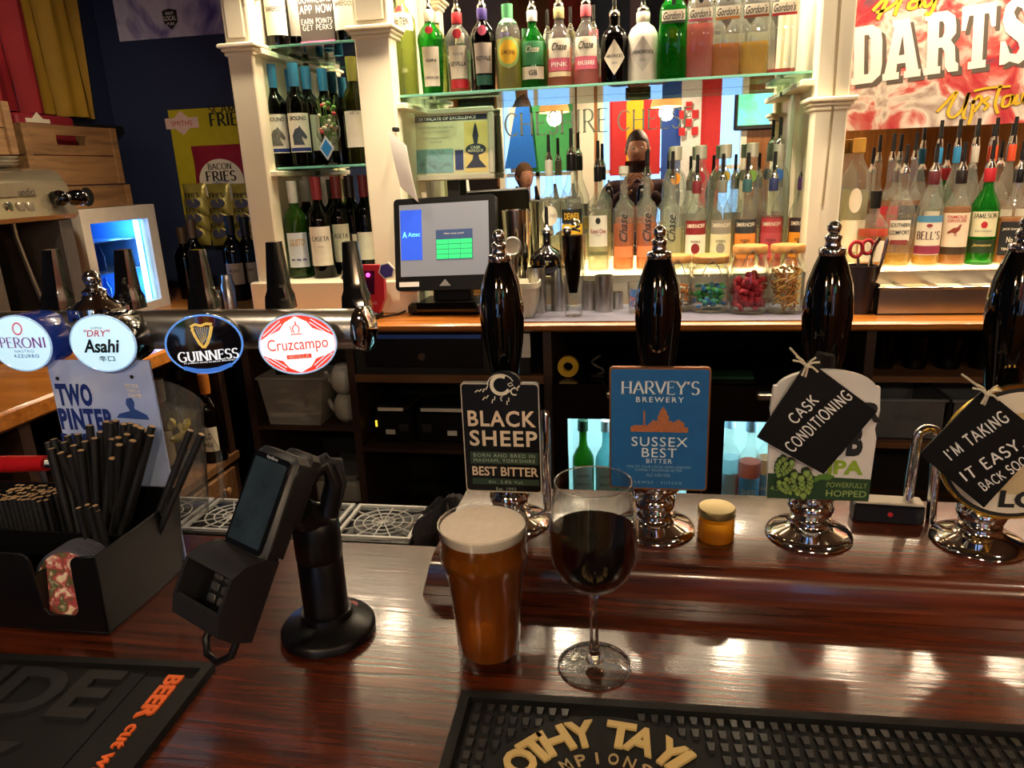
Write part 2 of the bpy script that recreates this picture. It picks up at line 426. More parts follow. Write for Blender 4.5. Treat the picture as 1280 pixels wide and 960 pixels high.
BAR_WOOD = wood('lacquered_bar_wood', '220a04', '63280f', rough=.27, coat=.4, bump=.16, stretch=(1.0, 20, 20), scale=7)
COUNTER_WOOD = wood('orange_counter_wood', '8a4a14', 'c87f33', rough=.3, coat=.3)
DARK_WOOD = wood('dark_cabinet_wood', '20120b', '3d2417', rough=.55, bump=.1)
SHELF_WOOD = wood('brown_shelf_wood', '4a2f1a', '7a5432', rough=.5)
CRATE_WOOD = wood('pale_crate_wood', '62452a', '967248', rough=.65, stretch=(2, 20, 20))
WALL_WOOD = wood('warm_panel_wood', '7a4514', 'a5662a', rough=.45, stretch=(12, 12, 1))
FLOOR_WOOD = wood('floor_boards', '2a1a10', '4d3220', rough=.5)
CREAM = mat('ece2c8', .45, var=.03, scale=8, bump=.05, name='cream_gloss_paint')
NAVY = mat('1e2a4c', .65, var=.08, scale=5, bump=.1, name='navy_wall_paint')
CEILM = mat('5e4838', .8, var=.02, name='cream_ceiling_paint')
CHROME = mat('d9dadc', .07, 1.0, var=.01, name='chrome')
STEEL = mat('b9b6b0', .28, 1.0, var=.04, name='brushed_steel')
GOLD = mat('c9a24a', .25, 1.0, name='brass')
BLACKG = mat('040405', .05, spec=.45, coat=.35, var=.02, name='black_gloss')
BLACKP = mat('0a0a0c', .38, spec=.35, var=.08, bump=.05, bscale=400, name='black_plastic')
BLACKM = mat('0c0c0d', .7, var=.1, name='matt_black')
RUBBER = mat('0f0f0f', .62, spec=.3, var=.12, bump=.25, bscale=500, name='black_rubber')
SCREEN_OFF = mat('26333d', .12, spec=.7, var=.35, scale=40, name='bluish_reflection_screen')  # bluish grey reflection put into the colour, mottled for fingerprints
WHITE = mat('f1efe8', .5, var=.02, name='white_print')
OFFWHITE = mat('e0d7c2', .55, var=.03, name='cream_print')
INK = mat('141416', .6, var=.02, name='black_print')
GREY = mat('8c8c8c', .5, var=.04, name='grey_print')
RED = mat('b3202a', .45, var=.05, name='red_print')
ORANGE = mat('e0652a', .5, var=.05, name='orange_print')
YELLOW = mat('e8b92a', .5, var=.05, name='yellow_print')
BLUE = mat('1c5fa8', .5, var=.05, name='blue_print')
DBLUE = mat('15307e', .5, var=.05, name='deep_blue_print')
GREEN = mat('2f7a35', .5, var=.05, name='green_print')
LIME = mat('8aa92e', .5, var=.06, name='lime_print')
PINK = mat('cf5a78', .5, var=.05, name='pink_print')
SILVER = mat('c3c3c3', .3, .7, var=.03, name='silver_print')
CHALK = mat('e9e9e6', .9, var=.15, scale=300, name='chalk_pen')
PAPER = mat('e9e6de', .7, var=.03, name='paper')
MIRROR = mat('f2f2ee', .008, 1.0, var=0.0, name='mirror_silver')
G_CLEAR = glass('brightened_bottle_glass', 'fafdfa', edge=.85, diffuse=.10, dcol='f4f6f0')  # white scatter added so the clear bottles look brighter
G_THIN = glass('clear_drinking_glass', 'fbfcfb', edge=.85, gloss=.95, power=2.6)
G_GREEN = glass('green_bottle_glass', '6fd070', edge=.35, diffuse=.28, dcol='1f9a30')
G_PALEGREEN = glass('pale_green_glass', 'e2edc8', edge=.55)
G_WINE = glass('dark_wine_glass', '28321c', edge=.25, diffuse=.25, dcol='0c100a')
G_OLIVE = glass('olive_wine_glass', '9a9a35', edge=.3, diffuse=.15, dcol='5a5a18')
G_BROWN = glass('brown_beer_glass', '5a3012', edge=.3, diffuse=.25, dcol='1c0e06')
G_DARK = glass('black_bottle_glass', '0a0a0c', edge=.3, diffuse=.5, dcol='060608')
G_SHELF = glass('shelf_glass', 'd5efe2', edge=.45, gloss=.8)
G_PLASTIC = glass('clear_plastic', 'f8f7f4', edge=.8, gloss=.9, rough=.05, power=2.5, diffuse=.04, dcol='ffffff')
G_FROST = glass('frosted_plastic_tub', 'efeeec', edge=.8, gloss=.4, rough=.3, diffuse=.5, dcol='f0eeea')
G_DOOR = glass('fridge_door_glass', 'eef6f6', edge=.8, gloss=.6)
def liquid(c, diffuse=.4, tint=None): return glass('liquor_' + str(c), tuple(x**.45 for x in lin(c)), edge=.7, gloss=.3, diffuse=diffuse, dcol=c)
L_AMBER = liquid('d68a1c'); L_YELLOW = liquid('e0b83a'); L_PINK = liquid('e88a86'); L_ORANGE = liquid('e8862a')
L_GREEN = liquid('4f9e45'); L_CLEARY = liquid('efe8c4', .32); L_RASP = liquid('c9473f'); L_DARK = liquid('1a0d0c', .7)
L_WHISKY = liquid('c9831e', .5); L_PEACH = liquid('e88a55'); L_LIMON = liquid('d8cf6a', .6); L_GOLD = liquid('e3a81c')
def solid_glass(name):
    m, nt, p = _new(name); p.inputs['Transmission Weight'].default_value = 1; p.inputs['Roughness'].default_value = 0
    p.inputs['IOR'].default_value = 1.45; p.inputs['Base Color'].default_value = (.98, .99, .98, 1); return m
G_SOLID = solid_glass('stem_glass')
# ------------------------------------------------------------------ the room
XL, XR, YB, YF, ZF = -2.06, 2.7, 2.76, -2.05, -1.1
T = .08
struct('floor', MB().box(XL-T, XR+T, YF-T, YB+T, ZF-.05, ZF), FLOOR_WOOD)
struct('ceiling', MB().box(XL-T, XR+T, YF-T, YB+T, CEIL, CEIL+.05), CEILM)
struct('wall_left', MB().box(XL-T, XL, YF, YB, ZF, CEIL), NAVY, 'dark navy painted side wall behind the coffee machine')
struct('wall_back', MB().box(XL-T, XR+T, YB, YB+T, ZF, CEIL), NAVY, 'dark navy painted wall behind the back bar')
struct('wall_right', MB().box(XR, XR+T, YF, YB, ZF, CEIL), WALL_WOOD)
# customers' wall with two windows, seen only in the bar mirror
fw = MB()
WIN = [(-1.28, -.56, -.25, 1.12), (-.36, .95, -.25, 1.12)]
xs = [XL-T, -1.28, -.56, -.36, .95, XR+T]
for i in range(5):
    if i in (1, 3):
        fw.box(xs[i], xs[i+1], YF-T, YF, ZF, -.25); fw.box(xs[i], xs[i+1], YF-T, YF, 1.12, CEIL)
    else: fw.box(xs[i], xs[i+1], YF-T, YF, ZF, CEIL)
struct('wall_front', fw, WALL_WOOD, 'warm brown wall opposite the bar, reflected in the mirror')
for n, (a, b, c, d) in enumerate(WIN):
    m = MB()
    m.box(a, a+.05, YF-T, YF+.01, c, d); m.box(b-.05, b, YF-T, YF+.01, c, d); m.box(a, b, YF-T, YF+.01, c, c+.05); m.box(a, b, YF-T, YF+.01, d-.05, d)
    nb = 2 if b-a < 1 else 3
    for k in range(1, nb): x = a + (b-a)*k/nb; m.box(x-.018, x+.018, YF-.05, YF, c, d)
    m.box(a, b, YF-.05, YF, .42, .455)
    win = struct('window_%d' % (n+1), m, CREAM)
    MB().box(a+.05, b-.05, YF-.05, YF-.045, c+.05, d-.05).build('pane', G_DOOR, win, smooth=0)
struct('trim_1', MB().box(-.54, -.39, YF, YF+.05, ZF, CEIL), CREAM, 'pale post between the reflected windows')
struct('trim_2', MB().box(-1.62, -1.3, YF, YF+.04, ZF, CEIL), mat('1c1512', .4), 'near black post beside the reflected window')

def downlight(x, y, where):
    t = thing('ceiling_downlight', where, 'light', (x, y, CEIL), group='ceiling downlights')
    MB().lathe([(.045, 0), (.055, -.004), (.055, -.01), (.042, -.01), (.04, 0)], 24).build('ring', CHROME, t, world=False)
    MB().lathe([(0, -.002), (.04, -.002), (.04, -.006), (0, -.006)], 20).build('lens', glow('downlight_glow', 'ffd9a0', 6), t, world=False)
for i, (x, y) in enumerate(DOWNLIGHTS + [(-0.9, 0.35), (0.25, 0.25), (1.1, 0.45), (-1.2, -1.45), (0.0, -1.45), (1.2, -1.45), (-0.9, 1.0)] + [q[:2] for q in TILTED_FILL]):  # far wall, crate and tilted fittings house the added spots
    downlight(x, y, 'small round ceiling downlight unseen overhead')
for i, (x, y, z) in enumerate(PENDANTS):
    t = thing('pendant_lamp', ['dome pendant lamp reflected above the left mirror lettering', 'dome pendant lamp reflected over the chequered banner',
                               'dome pendant lamp hanging furthest right over the drinkers'][i], 'lamp', (x, y, z), group='pendant lamps over the customers')
    MB().tube([(0, 0, .1), (0, 0, CEIL - z)], .004, 6).build('cord', BLACKM, t, world=False)
    MB().lathe([(.02, .1), (.05, .095), (.085, .06), (.105, .01), (.11, -.02), (.106, -.02), (.1, .01), (.08, .055), (.04, .09)], 28).build('lamp_shade',
        mat('f2c98a', .4, emit='ffb45a', es=.9, name='glowing_shade'), t, world=False)
    MB().sphere((0, 0, .02), .045).build('bulb', glow('warm_bulb', 'ffe6bd', 14), t, world=False)
    lamp_light('pendant_bulb_lamp', 'POINT', (x, y, z - .06), 14, WARM, .05).parent = None

# banners on the customers' wall, seen in the mirror
def banner(name, label, x0, x1, z0, z1, bands, vertical=True, y=YF+.03, extra=None, group='hanging banners reflected in the mirror'):
    t = thing(name, label, 'flag', ((x0+x1)/2, y, z0), group=group)
    n = len(bands); 
    for i, mm in enumerate(bands):
        a, b = i/n, (i+1)/n
        def fn(u, v, a=a, b=b):
            if vertical: p, q = a+(b-a)*u, v
            else: p, q = u, 1-(a+(b-a)*v)
            return (x0+(x1-x0)*p, y + .012*sin(p*13) + .006*sin(p*31), z0+(z1-z0)*q)
        MB().grid(fn, 6, 4).build('stripe', mm, t)
    if extra: extra(t, y)
    return t
FR = mat('c3282a', .8, name='red_cloth'); FY = mat('e9a91c', .8, name='yellow_cloth'); FB = mat('274a9c', .8, name='blue_cloth')
FW = mat('e6e0d6', .8, name='white_cloth'); FG = mat('3f9a55', .8, name='green_cloth'); FLB = mat('1668c8', .8, name='bright_blue_cloth')
FN = mat('1a2340', .8, name='navy_cloth')
def tri(t, y):
    MB().prism([(-1.22, .5), (-.92, .5), (-.98, 1.1), (-1.08, 1.1)], y+.03, y+.034).build('wedge', FLB, t)
banner('reflected_banner', 'green banner with blue wedge reflected behind the mirror lettering', -1.17, -.58, .46, 1.14, [FW, FG, FG], extra=tri)
banner('reflected_banner', 'red and yellow striped banner reflected in the middle of the mirror', -.25, .2, .40, 1.12, [FR, FY, FR])
def checks(t, y):
    m = MB()
    for i in range(3):
        for j in range(4):
            if (i+j) % 2 == 0: m.box(.36+i*.055, .415+i*.055, y+.02, y+.024, .72+j*.07, .79+j*.07)
    m.build('checks', FR, t)['kind'] = 'stuff'
banner('reflected_banner', 'blue white and red banner with small red checks reflected beside the screen', .21, .72, -.2, 1.12, [FB, FW, FR], extra=checks)
banner('reflected_banner', 'brown and red banner reflected high in the mirror', -.75, -.05, 1.02, 1.44, [mat('6a4632', .8), mat('8a2a28', .8), mat('3a4a6a', .8)], y=.3)
banner('reflected_banner', 'navy pennant cloth reflected in the top right of the mirror', .02, .55, 1.02, 1.44, [FN, mat('8a2a2c', .8), mat('c08a3a', .8), mat('5a3a2c', .8)], y=.3)
tv = thing('wall_television', 'wall screen showing a green pitch, reflected beside the right pillar', 'television', (1.04, YF+.08, .75))
MB().rbox(.83, 1.28, YF+.001, YF+.06, .74, 1.18, .01).build('bezel', BLACKP, tv)
MB().box(.86, 1.25, YF+.06, YF+.063, .78, 1.15).build('screen', blotch('pitch_picture', ['2f9a58', '4fc48a', '4fb8c8', '57c0e0'], 3, .3), tv).data.materials[0].node_tree.nodes['Principled BSDF'].inputs['Emission Strength'].default_value = 0
_p = tv.children[-1].data.materials[0].node_tree
_p.links.new(_p.nodes['Color Ramp'].outputs['Color'], _p.nodes['Principled BSDF'].inputs['Emission Color'])
_p.nodes['Principled BSDF'].inputs['Emission Strength'].default_value = 1.6

# Spanish-coloured flag on the side wall
t = thing('wall_flag', 'red and yellow flag hanging in soft folds on the navy side wall', 'flag', (XL+.03, 2.4, .72))
YA, YZ = 2.0, 2.63
for k, (a, b, mm) in enumerate([(0, .56, mat('a5212a', .75, var=.15, scale=9, name='red_flag_cloth')), (.56, 1, mat('a8801e', .75, var=.15, scale=9, name='yellow_flag_cloth'))]):
    def fn(u, v, a=a, b=b):
        s = a+(b-a)*u
        return (XL+.03+.022*sin(s*24+v*1.5)+.012*sin(s*51+2*v), YA+(YZ-YA)*s - .12*(1-v)*0, .725 + (1.4-.725)*v)
    MB().grid(fn, 24, 10).build('stripe', mm, t)
# posters on the back wall
def rect_px(y, pts): return [at_y(*p, y) for p in pts]
t = thing('wall_poster', 'lilac and white poster with a small black shield badge', 'poster', (-1.9, YB-.004, 1.0))
a = at_y(150, 52, YB-.004); b = at_y(290, 42, YB-.004)
MB().box(a.x, b.x+.1, YB-.005, YB-.001, a.z, CEIL-.05).build('sheet', blotch('lilac_print', ['b9b6d4', 'cfcbe0', '8f86b8', '4d4690'], 5, .5, distort=1.5), t)
c = at_y(213, 24, YB-.006)
MB().prism([(c.x-.03, c.z+.03), (c.x, c.z+.036), (c.x+.03, c.z+.03), (c.x+.028, c.z-.01), (c.x, c.z-.036), (c.x-.028, c.z-.01)], YB-.0075, YB-.0055).build('badge', INK, t)
m = wall(text('GREAT', .035, .01, bold=.01), c.x, YB-.008, c.z+.02); m.merge(wall(text('LOCAL', .05, .016, bold=.02), c.x, YB-.008, c.z+.003)); m.merge(wall(text('PUBS', .03, .01, bold=.01), c.x, YB-.008, c.z-.016))
m.build('lettering', WHITE, t, smooth=0)
# ------------------------------------------------------------------ the bar counter
bar = thing('bar_counter', 'long lacquered reddish wood bar counter in the foreground', 'bar', (0, .55, ZF))
MB().rbox(-1.45, 1.5, .27, .83, -.045, 0, .008).build('counter_top', BAR_WOOD, bar)
led = MB()
prof = [(.711, 0.0005), (.711, .012), (.715, .016), (.717, .034), (.724, .043), (.732, .046), (.915, .046), (.915, .0005)]
led.prism(prof, -.243, 1.5, 'yz').map(lambda x, y, z: (x + (.012*(z/.046) if x < 0 else 0), y, z))
led.build('raised_ledge', BAR_WOOD, bar)
MB().box(-1.45, 1.5, .36, .42, ZF, -.045).build('front_panel', DARK_WOOD, bar)
MB().box(-1.45, 1.5, .83, 1.0, -.05, -.032).build('inner_shelf', BLACKM, bar)
MB().box(-1.45, 1.5, .96, 1.0, ZF, -.05).build('back_panel', DARK_WOOD, bar)
LZ = .046

# ------------------------------------------------------------------ rubber bar mats
def mat_frame(t, L, W, h=.009, rim=.009):
    m = MB(); m.box(0, L, -W, 0, 0, .003)
    for (a, b, c, d) in [(0, L, -rim, 0), (0, L, -W, -W+rim), (0, rim, -W+rim, -rim), (L-rim, L, -W+rim, -rim)]: m.box(a, b, c, d, .003, h)
    return m
p0 = at_z(577, 861, .01)
t = thing('rubber_bar_mat', 'long black rubber bar mat with gold lettering and pint shaped studs', 'bar mat', (p0.x, p0.y, .0002), (0, 0, radians(1.6)))
FRM = world_of(t)
ML, MW = .88, .235
mat_frame(t, ML, MW).build('mat_base', RUBBER, t, world=False)
pts = [at_z(*q, .009) for q in ((650, 951), (727, 916), (855, 953))]
Mi = FRM.inverted(); q = [(Mi @ p).xy for p in pts]
def circ(a, b, c):
    d = 2*(a.x*(b.y-c.y)+b.x*(c.y-a.y)+c.x*(a.y-b.y))
    ux = (a.length_squared*(b.y-c.y)+b.length_squared*(c.y-a.y)+c.length_squared*(a.y-b.y))/d
    uy = (a.length_squared*(c.x-b.x)+b.length_squared*(a.x-c.x)+c.length_squared*(b.x-a.x))/d
    return Vector((ux, uy))
cc = circ(*q); RR = (q[1]-cc).length
MB().lathe([(0, .003), (RR+.024, .003), (RR+.022, .006), (0, .006)], 48, (cc.x, cc.y, 0)).build('emblem_plate', RUBBER, t, world=False)
GOLDP = mat('cdb071', .55, var=.06, name='pale_gold_rubber')
LT = [('O', 650, 951), ('T', 671, 935), ('H', 694, 922), ('Y', 727, 916), ('T', 775, 919), ('A', 800, 929), ('Y', 833, 943), ('L', 857, 957)]
angs = []
for ch, px, py in LT:
    v = (Mi @ at_z(px, py, .009)).xy - cc; angs.append((ch, atan2(v.y, v.x)))
angs = [('M', angs[0][1]+.34), ('I', angs[0][1]+.62), ('T', angs[0][1]+.84)] + angs + [('O', angs[-1][1]-.26), ('R', angs[-1][1]-.56)]
for ch, a in angs:
    m = text(ch, .0255 if ch not in 'IL' else (.009 if ch == 'I' else .021), .029, bold=.035, extrude=.0025)
    m = spin(m, math.degrees(a)-90).move(cc.x+RR*cos(a), cc.y+RR*sin(a), .006)
    m.build('letter', GOLDP, t, world=False, smooth=0)
R2 = RR - .0265; m = MB(); word = 'CHAMPIONSHIP'
for i, ch in enumerate(word):
    a = radians(90) - (i - 5.6)*.0128/R2*1.05 
    m.merge(spin(text(ch, .0085 if ch != 'I' else .0022, .0115, bold=.01, extrude=.001), math.degrees(a)-90).move(cc.x+R2*cos(a), cc.y+R2*sin(a), .006))
m.build('small_lettering', mat('a8926a', .6, name='dull_gold_rubber'), t, world=False, smooth=0)
star = MB(); star.prism([((.004 if i % 2 else .012)*cos(2*pi*i/16+pi/2)+cc.x, (.004 if i % 2 else .012)*sin(2*pi*i/16+pi/2)+cc.y+R2-.028) for i in range(16)], .006, .0075, 'xy')
star.build('star', GOLDP, t, world=False)
STUD = mat('1a1a1b', .42, var=.25, scale=120, name='shiny_rubber_stud')
nub = MB(); w0, w1, hh = .0028, .0040, .0052
nub.add([(-w0,-hh,0),(w0,-hh,0),(w1,hh,0),(-w1,hh,0),(-w0*.8,-hh*.85,.0032),(w0*.8,-hh*.85,.0032),(w1*.85,hh*.85,.0032),(-w1*.85,hh*.85,.0032)],
        [(4,5,6,7),(0,1,5,4),(1,2,6,5),(2,3,7,6),(3,0,4,7)])
src = None; rest = MB(); count = 0
nx = int((ML-.03)/.0112); ny = int((MW-.03)/.0142)
for j in range(ny):
    for i in range(nx):
        x, y = .016+i*.0112+.003, -.017-j*.0142
        if hypot(x-cc.x, y-cc.y) < RR+.027: continue
        P = project(FRM @ Vector((x, y, .005)))
        if 0 < P[0] < 1280 and P[1] < 965 and count < 300:
            count += 1
            if src is None: src = nub.build('stud', STUD, t, world=False, smooth=0); src.location = (x, y, .003)
            else: inst(src, 'stud', t, (x, y, .003))
        else:
            b = MB(); b.add([(a+x, c+y, d+.003) for a, c, d in nub.v], nub.f); rest.merge(b)
rest.build('studs', STUD, t, world=False, smooth=0)['kind'] = 'stuff'

p0 = at_z(268, 827, .01)
t = thing('rubber_bar_mat', 'black rubber bar mat with orange lettering along its edge, at lower left', 'bar mat', (p0.x, p0.y, .0002), (0, 0, radians(3.0)))
mat_frame(t, .5, .26).move(-.5).build('mat_base', RUBBER, t, world=False)
MB().box(-.49, -.065, -.25, -.012, .003, .0045).build('plate', RUBBER, t, world=False)
m = text('JUDE', .22, .085, bold=.03, extrude=.004).move(-.19, -.06, .0045)
m.merge(text('ORK', .2, .085, bold=.03, extrude=.004).move(-.21, -.155, .0045))
m.build('raised_lettering', mat('161616', .6, var=.1, bump=.2, bscale=400, name='raised_black_rubber'), t, world=False, smooth=0)
m = spin(text('BEER', .058, .017, bold=.035, extrude=.002), -90).move(-.032, -.045, .003)
m.merge(spin(text('cut with', .072, .013, bold=.02, shear=0, extrude=.002), -90).move(-.032, -.118, .003))
m.merge(spin(text('P', .014, .017, bold=.03, extrude=.002), -90).move(-.032, -.17, .003))
m.build('orange_lettering', ORANGE, t, world=False, smooth=0)
MB().prism([(-.385, -.05), (-.362, -.047), (-.352, -.056), (-.37, -.066), (-.39, -.064)], .0045, .007, 'xy').build('white_mark', WHITE, t, world=False)

# ------------------------------------------------------------------ pint of ale
def outer_inner(P, th): return P + [(max(r-th, .0), z) for r, z in reversed(P)]
t = thing('pint_glass', 'straight pint glass of amber ale with a pale foam head', 'glass', (-.142, .607, 0))
H = .152
out = [(.0, .0), (.029, .0), (.0305, .003), (.0325, .04), (.0355, .085), (.0385, .105), (.0425, .115), (.0428, .121), (.0408, .128), (.0415, .138), (.0432, H)]
inn = [(.0418, H), (.0402, .138), (.0395, .128), (.0413, .121), (.041, .116), (.0372, .106), (.0342, .085), (.0312, .04), (.0285, .012), (.0, .010)]
MB().lathe(out + inn, 48).build('glass', G_THIN, t, world=False, smooth=60)
def beer_mat():
    m, nt, p = _new('amber_ale'); p.inputs['Base Color'].default_value = (*lin('b06a1c'), 1); p.inputs['Roughness'].default_value = .0
    p.inputs['IOR'].default_value = 1.33; p.inputs['Transmission Weight'].default_value = 1.0
    v = nt.nodes.new('ShaderNodeVolumeAbsorption'); v.inputs['Color'].default_value = (.86, .42, .06, 1); v.inputs['Density'].default_value = 12
    nt.links.new(v.outputs[0], nt.nodes['Material Output'].inputs['Volume']); return m
BEER = glass('amber_ale', 'e8aa58', edge=.7, gloss=.1, diffuse=.7, dcol='c8741c')
bi = [(r-.0003, z) for r, z in reversed(inn[1:-1])]
MB().lathe([(0, .0106), (.027, .0126)] + [(r, z) for r, z in bi if .012 < z < .132] + [(.0397, .134), (.0400, .1405), (0, .1405)], 48).build('ale', BEER, t, world=False, smooth=60)
FOAM = mat('eadccb', .8, var=.05, scale=150, bump=.15, bscale=700, name='ale_foam')
MB().lathe([(0, .1406), (.0401, .1406), (.0412, .1475), (.0407, .1492), (.032, .1498), (0, .15)], 48).build('foam', FOAM, t, world=False, smooth=60)

# ------------------------------------------------------------------ red wine
t = thing('wine_glass', 'stemmed glass half full of dark red wine', 'glass', (-.037, .607, 0))
bowl = [(.004, .085), (.012, .0875), (.024, .094), (.034, .105), (.0402, .120), (.0418, .135), (.041, .155), (.0383, .178), (.0355, .1975)]
bi = [(.0346, .1975), (.0374, .178), (.0401, .155), (.0409, .135), (.0393, .1205), (.0331, .1062), (.0234, .0957), (.012, .0897), (0, .088)]
MB().lathe([(0, .083)] + bowl + bi, 56).build('bowl', G_THIN, t, world=False, smooth=70)
MB().lathe([(0, 0), (.0355, 0), (.036, .001), (.0355, .002), (.022, .0035), (.0115, .0062), (.009, .0072), (0, .0074)], 56).build('foot', G_THIN, t, world=False, smooth=70)
MB().tube([(.0352*cos(2*pi*i/56), .0352*sin(2*pi*i/56), .0013) for i in range(56)], .0011, 8, closed=True).build('foot_rim', G_SOLID, t, world=False, smooth=70)
MB().lathe([(0, .0072), (.009, .0074), (.0066, .010), (.0052, .016), (.0042, .03), (.0038, .06), (.0044, .079), (.0058, .0846), (0, .085)], 32).build('stem', G_SOLID, t, world=False, smooth=70)
MB().tube([(.03505*cos(2*pi*i/56), .03505*sin(2*pi*i/56), .1975) for i in range(56)], .00065, 8, closed=True).build('lip', G_SOLID, t, world=False, smooth=70)
WINE = glass('red_wine', '300510', edge=.3, gloss=.45, diffuse=.8, dcol='180309')
MB().lathe([(0, .0883)] + [(r-.0003, z) for r, z in reversed(bi[3:-1])] + [(.0401, .148), (.0399, .1487), (0, .1487)], 56).build('red_wine', WINE, t, world=False, smooth=50)

# ------------------------------------------------------------------ honey jar and small black box on the ledge
p = at_z(895, 678, LZ)
t = thing('honey_jar', 'tiny glass jar of golden honey with a brass lid on the ledge', 'jar', (p.x, p.y+.008, LZ))
MB().lathe([(0, 0), (.019, 0), (.0215, .002), (.0215, .030), (.019, .033), (.019, .035), (0, .035)], 32).build('jar', G_THIN, t, world=False)
MB().lathe([(0, .002), (.019, .002), (.0205, .004), (.0205, .028), (0, .0285)], 32).build('honey', liquid('e89a12', .6), t, world=False)
MB().lathe([(0, .033), (.0208, .033), (.0215, .034), (.0215, .0405), (.0203, .042), (.017, .0417), (0, .0413)], 40).build('lid', mat('8f7f58', .35, .8, name='dull_brass_lid'), t, world=False)
p = at_z(1112, 655, LZ)
t = thing('small_black_box', 'small black box with a white lid and red dot on the ledge', 'box', (p.x, p.y+.012, LZ), (0, 0, radians(-4)))
MB().rbox(-.040, .038, -.013, .013, 0, .024, .002).build('body', BLACKP, t, world=False)
MB().rbox(-.039, .037, -.012, .012, .024, .027, .001).build('lid', OFFWHITE, t, world=False)
MB().lathe([(0, 0), (.003, 0), (.003, .0008), (0, .0008)], 16).map(lambda x, y, z: (x, -.013-z, y+.013)).build('red_button', RED, t, world=False)

# ------------------------------------------------------------------ hand pumps
PX = [-.153, .0245, .203, .385]; PY = .812
def pump(i, name_label, x, swan):
    t = thing('hand_pump', name_label, 'beer pump', (x, PY, LZ), group='hand pumps along the ledge')
    MB().lathe([(0, 0), (.047, 0), (.0485, .002), (.047, .005), (.04, .0085), (.028, .013), (.0215, .017), (.021, .02)], 48).build('base_flange', CHROME, t, world=False, smooth=50)
    MB().lathe([(.021, .019), (.0225, .021), (.0225, .024), (.02, .026), (.024, .031), (.0255, .037), (.024, .043), (.0205, .047), (.0215, .049), (.0295, .055), (.0315, .062), (.030, .069), (.024, .074), (.018, .078), (0, .08)], 40).build('bell', CHROME, t, world=False, smooth=50)
    MB().lathe([(.018, .078), (.015, .085), (.0125, .11), (0, .111)], 24).build('neck', CHROME, t, world=False)
    MB().lathe([(0, .108), (.0145, .11), (.0135, .13), (.0138, .155), (.016, .18), (.0185, .2), (.0232, .232), (.0258, .262), (.0255, .278), (.0228, .298), (.0172, .316), (.0125, .328), (0, .329)], 40).build('handle', BLACKG, t, world=False, smooth=60)
    MB().lathe([(0, .326), (.0128, .327), (.0136, .3285), (.0136, .333), (.0128, .3345), (.0088, .3355), (.0078, .338), (.0076, .3425), (.0086, .344), (.0086, .3465), (.0072, .348), (.0052, .349)], 32).build('ferrule', CHROME, t, world=False, smooth=50)
    MB().lathe([(.0046, .348)] + [(.0072*sin(a), .3555-.0072*cos(a)) for a in [.6+.254*k for k in range(11)]], 24).build('finial', CHROME, t, world=False, smooth=60)
    if swan:
        sx, sy, hgt, half = swan
        if half:
            P = [(sx, sy, .0), (sx+.003, sy, hgt-.02)] + [(sx+.003+half-half*cos(a), sy, hgt-.02+half*sin(a)) for a in [.3*k for k in range(1, 11)]] + [(sx+.003+2*half+.004, sy, .0)]
        else:
            P = [(sx, sy, .004), (sx, sy, hgt*.6), (sx, sy, hgt-.006), (sx, sy+.004, hgt)]
        MB().tube(P, .0058, 12).build('swan_neck', CHROME, t, world=False, smooth=60)
    return t
P1 = pump(0, 'black handled beer pump with a black clip showing a ram', PX[0], (.043, .03, .137, 0))
P2 = pump(1, 'black handled beer pump with a blue clip and brewery picture', PX[1], None)
P3 = pump(2, 'black handled beer pump with a white and green hop clip', PX[2], None)
P4 = pump(3, 'black handled beer pump with a round clip, nearest the right edge', PX[3], (-.062, .045, .128, .011))
def flat(parent, poly, y, th, m, name, label=None, **k):
    return MB().prism(poly, y, y+th, 'xz').build(name, m, parent, world=False, label=label, **k)
def off(poly, k, c): return [((x-c[0])*k+c[0], (z-c[1])*k+c[1]) for x, z in poly]
CY = -.047          # front plane of the clips, in each pump's own frame
# -- ram clip
zc = .176-LZ; P = rrect(.090, .134, .004, 3, 0.002, zc)
clip = flat(P1, P, CY, .006, mat('060607', .35, spec=.3, var=.05, name='black_clip'), 'pump_clip')
rim = MB()
for a, b in ((P, off(P, .975, (.002, zc))),):
    n = len(a); rim.add([(x, CY-.0004, z) for x, z in a]+[(x, CY-.0004, z) for x, z in b], [(i, (i+1) % n, n+(i+1) % n, n+i) for i in range(n)])
rim.build('border', mat('b9aa98', .5), clip, world=False, smooth=0)
head = flat(P1, ellipse(.0185, .0135, 24, .008, zc+.067), CY-.001, .006, mat('060607', .35, spec=.3, var=.05), 'ram_head')
m = MB()
ribbon(m, arc(.004, zc+.065, .0105, .0105, 60, 330, 16), .0042)                 # horn
ribbon(m, arc(.004, zc+.065, .0150, .0125, 20, 185, 14), .0011)                 # brow line
ribbon(m, [(.012, zc+.066), (.016, zc+.068), (.018, zc+.065), (.014, zc+.0635), (.012, zc+.066)], .0011)
ribbon(m, arc(.0195, zc+.0575, .0042, .004, 20, 300, 10), .0016); ribbon(m, [(.019, zc+.063), (.022, zc+.0605), (.0255, zc+.0645)], .0016)
for (x, z, a) in [(-.022, zc+.058, 25), (-.014, zc+.060, 50), (-.014, zc+.05, 40), (-.005, zc+.0475, 65), (.004, zc+.0505, 95), (.0115, zc+.046, 75)]:
    L = .0075; ca, sa = cos(radians(a)), sin(radians(a))
    ribbon(m, [(x-L*ca*.6, z-L*sa*.6), (x-.001*sa, z+.001*ca), (x+.001*sa, z-.001*ca), (x+L*ca*.6, z+L*sa*.6)], .0013)
m.map(lambda x, y, z: (x, CY-.0016, y)).build('ram_emblem', OFFWHITE, head, world=False, smooth=0)
TAN = mat('d9c3a6', .5, name='tan_print')
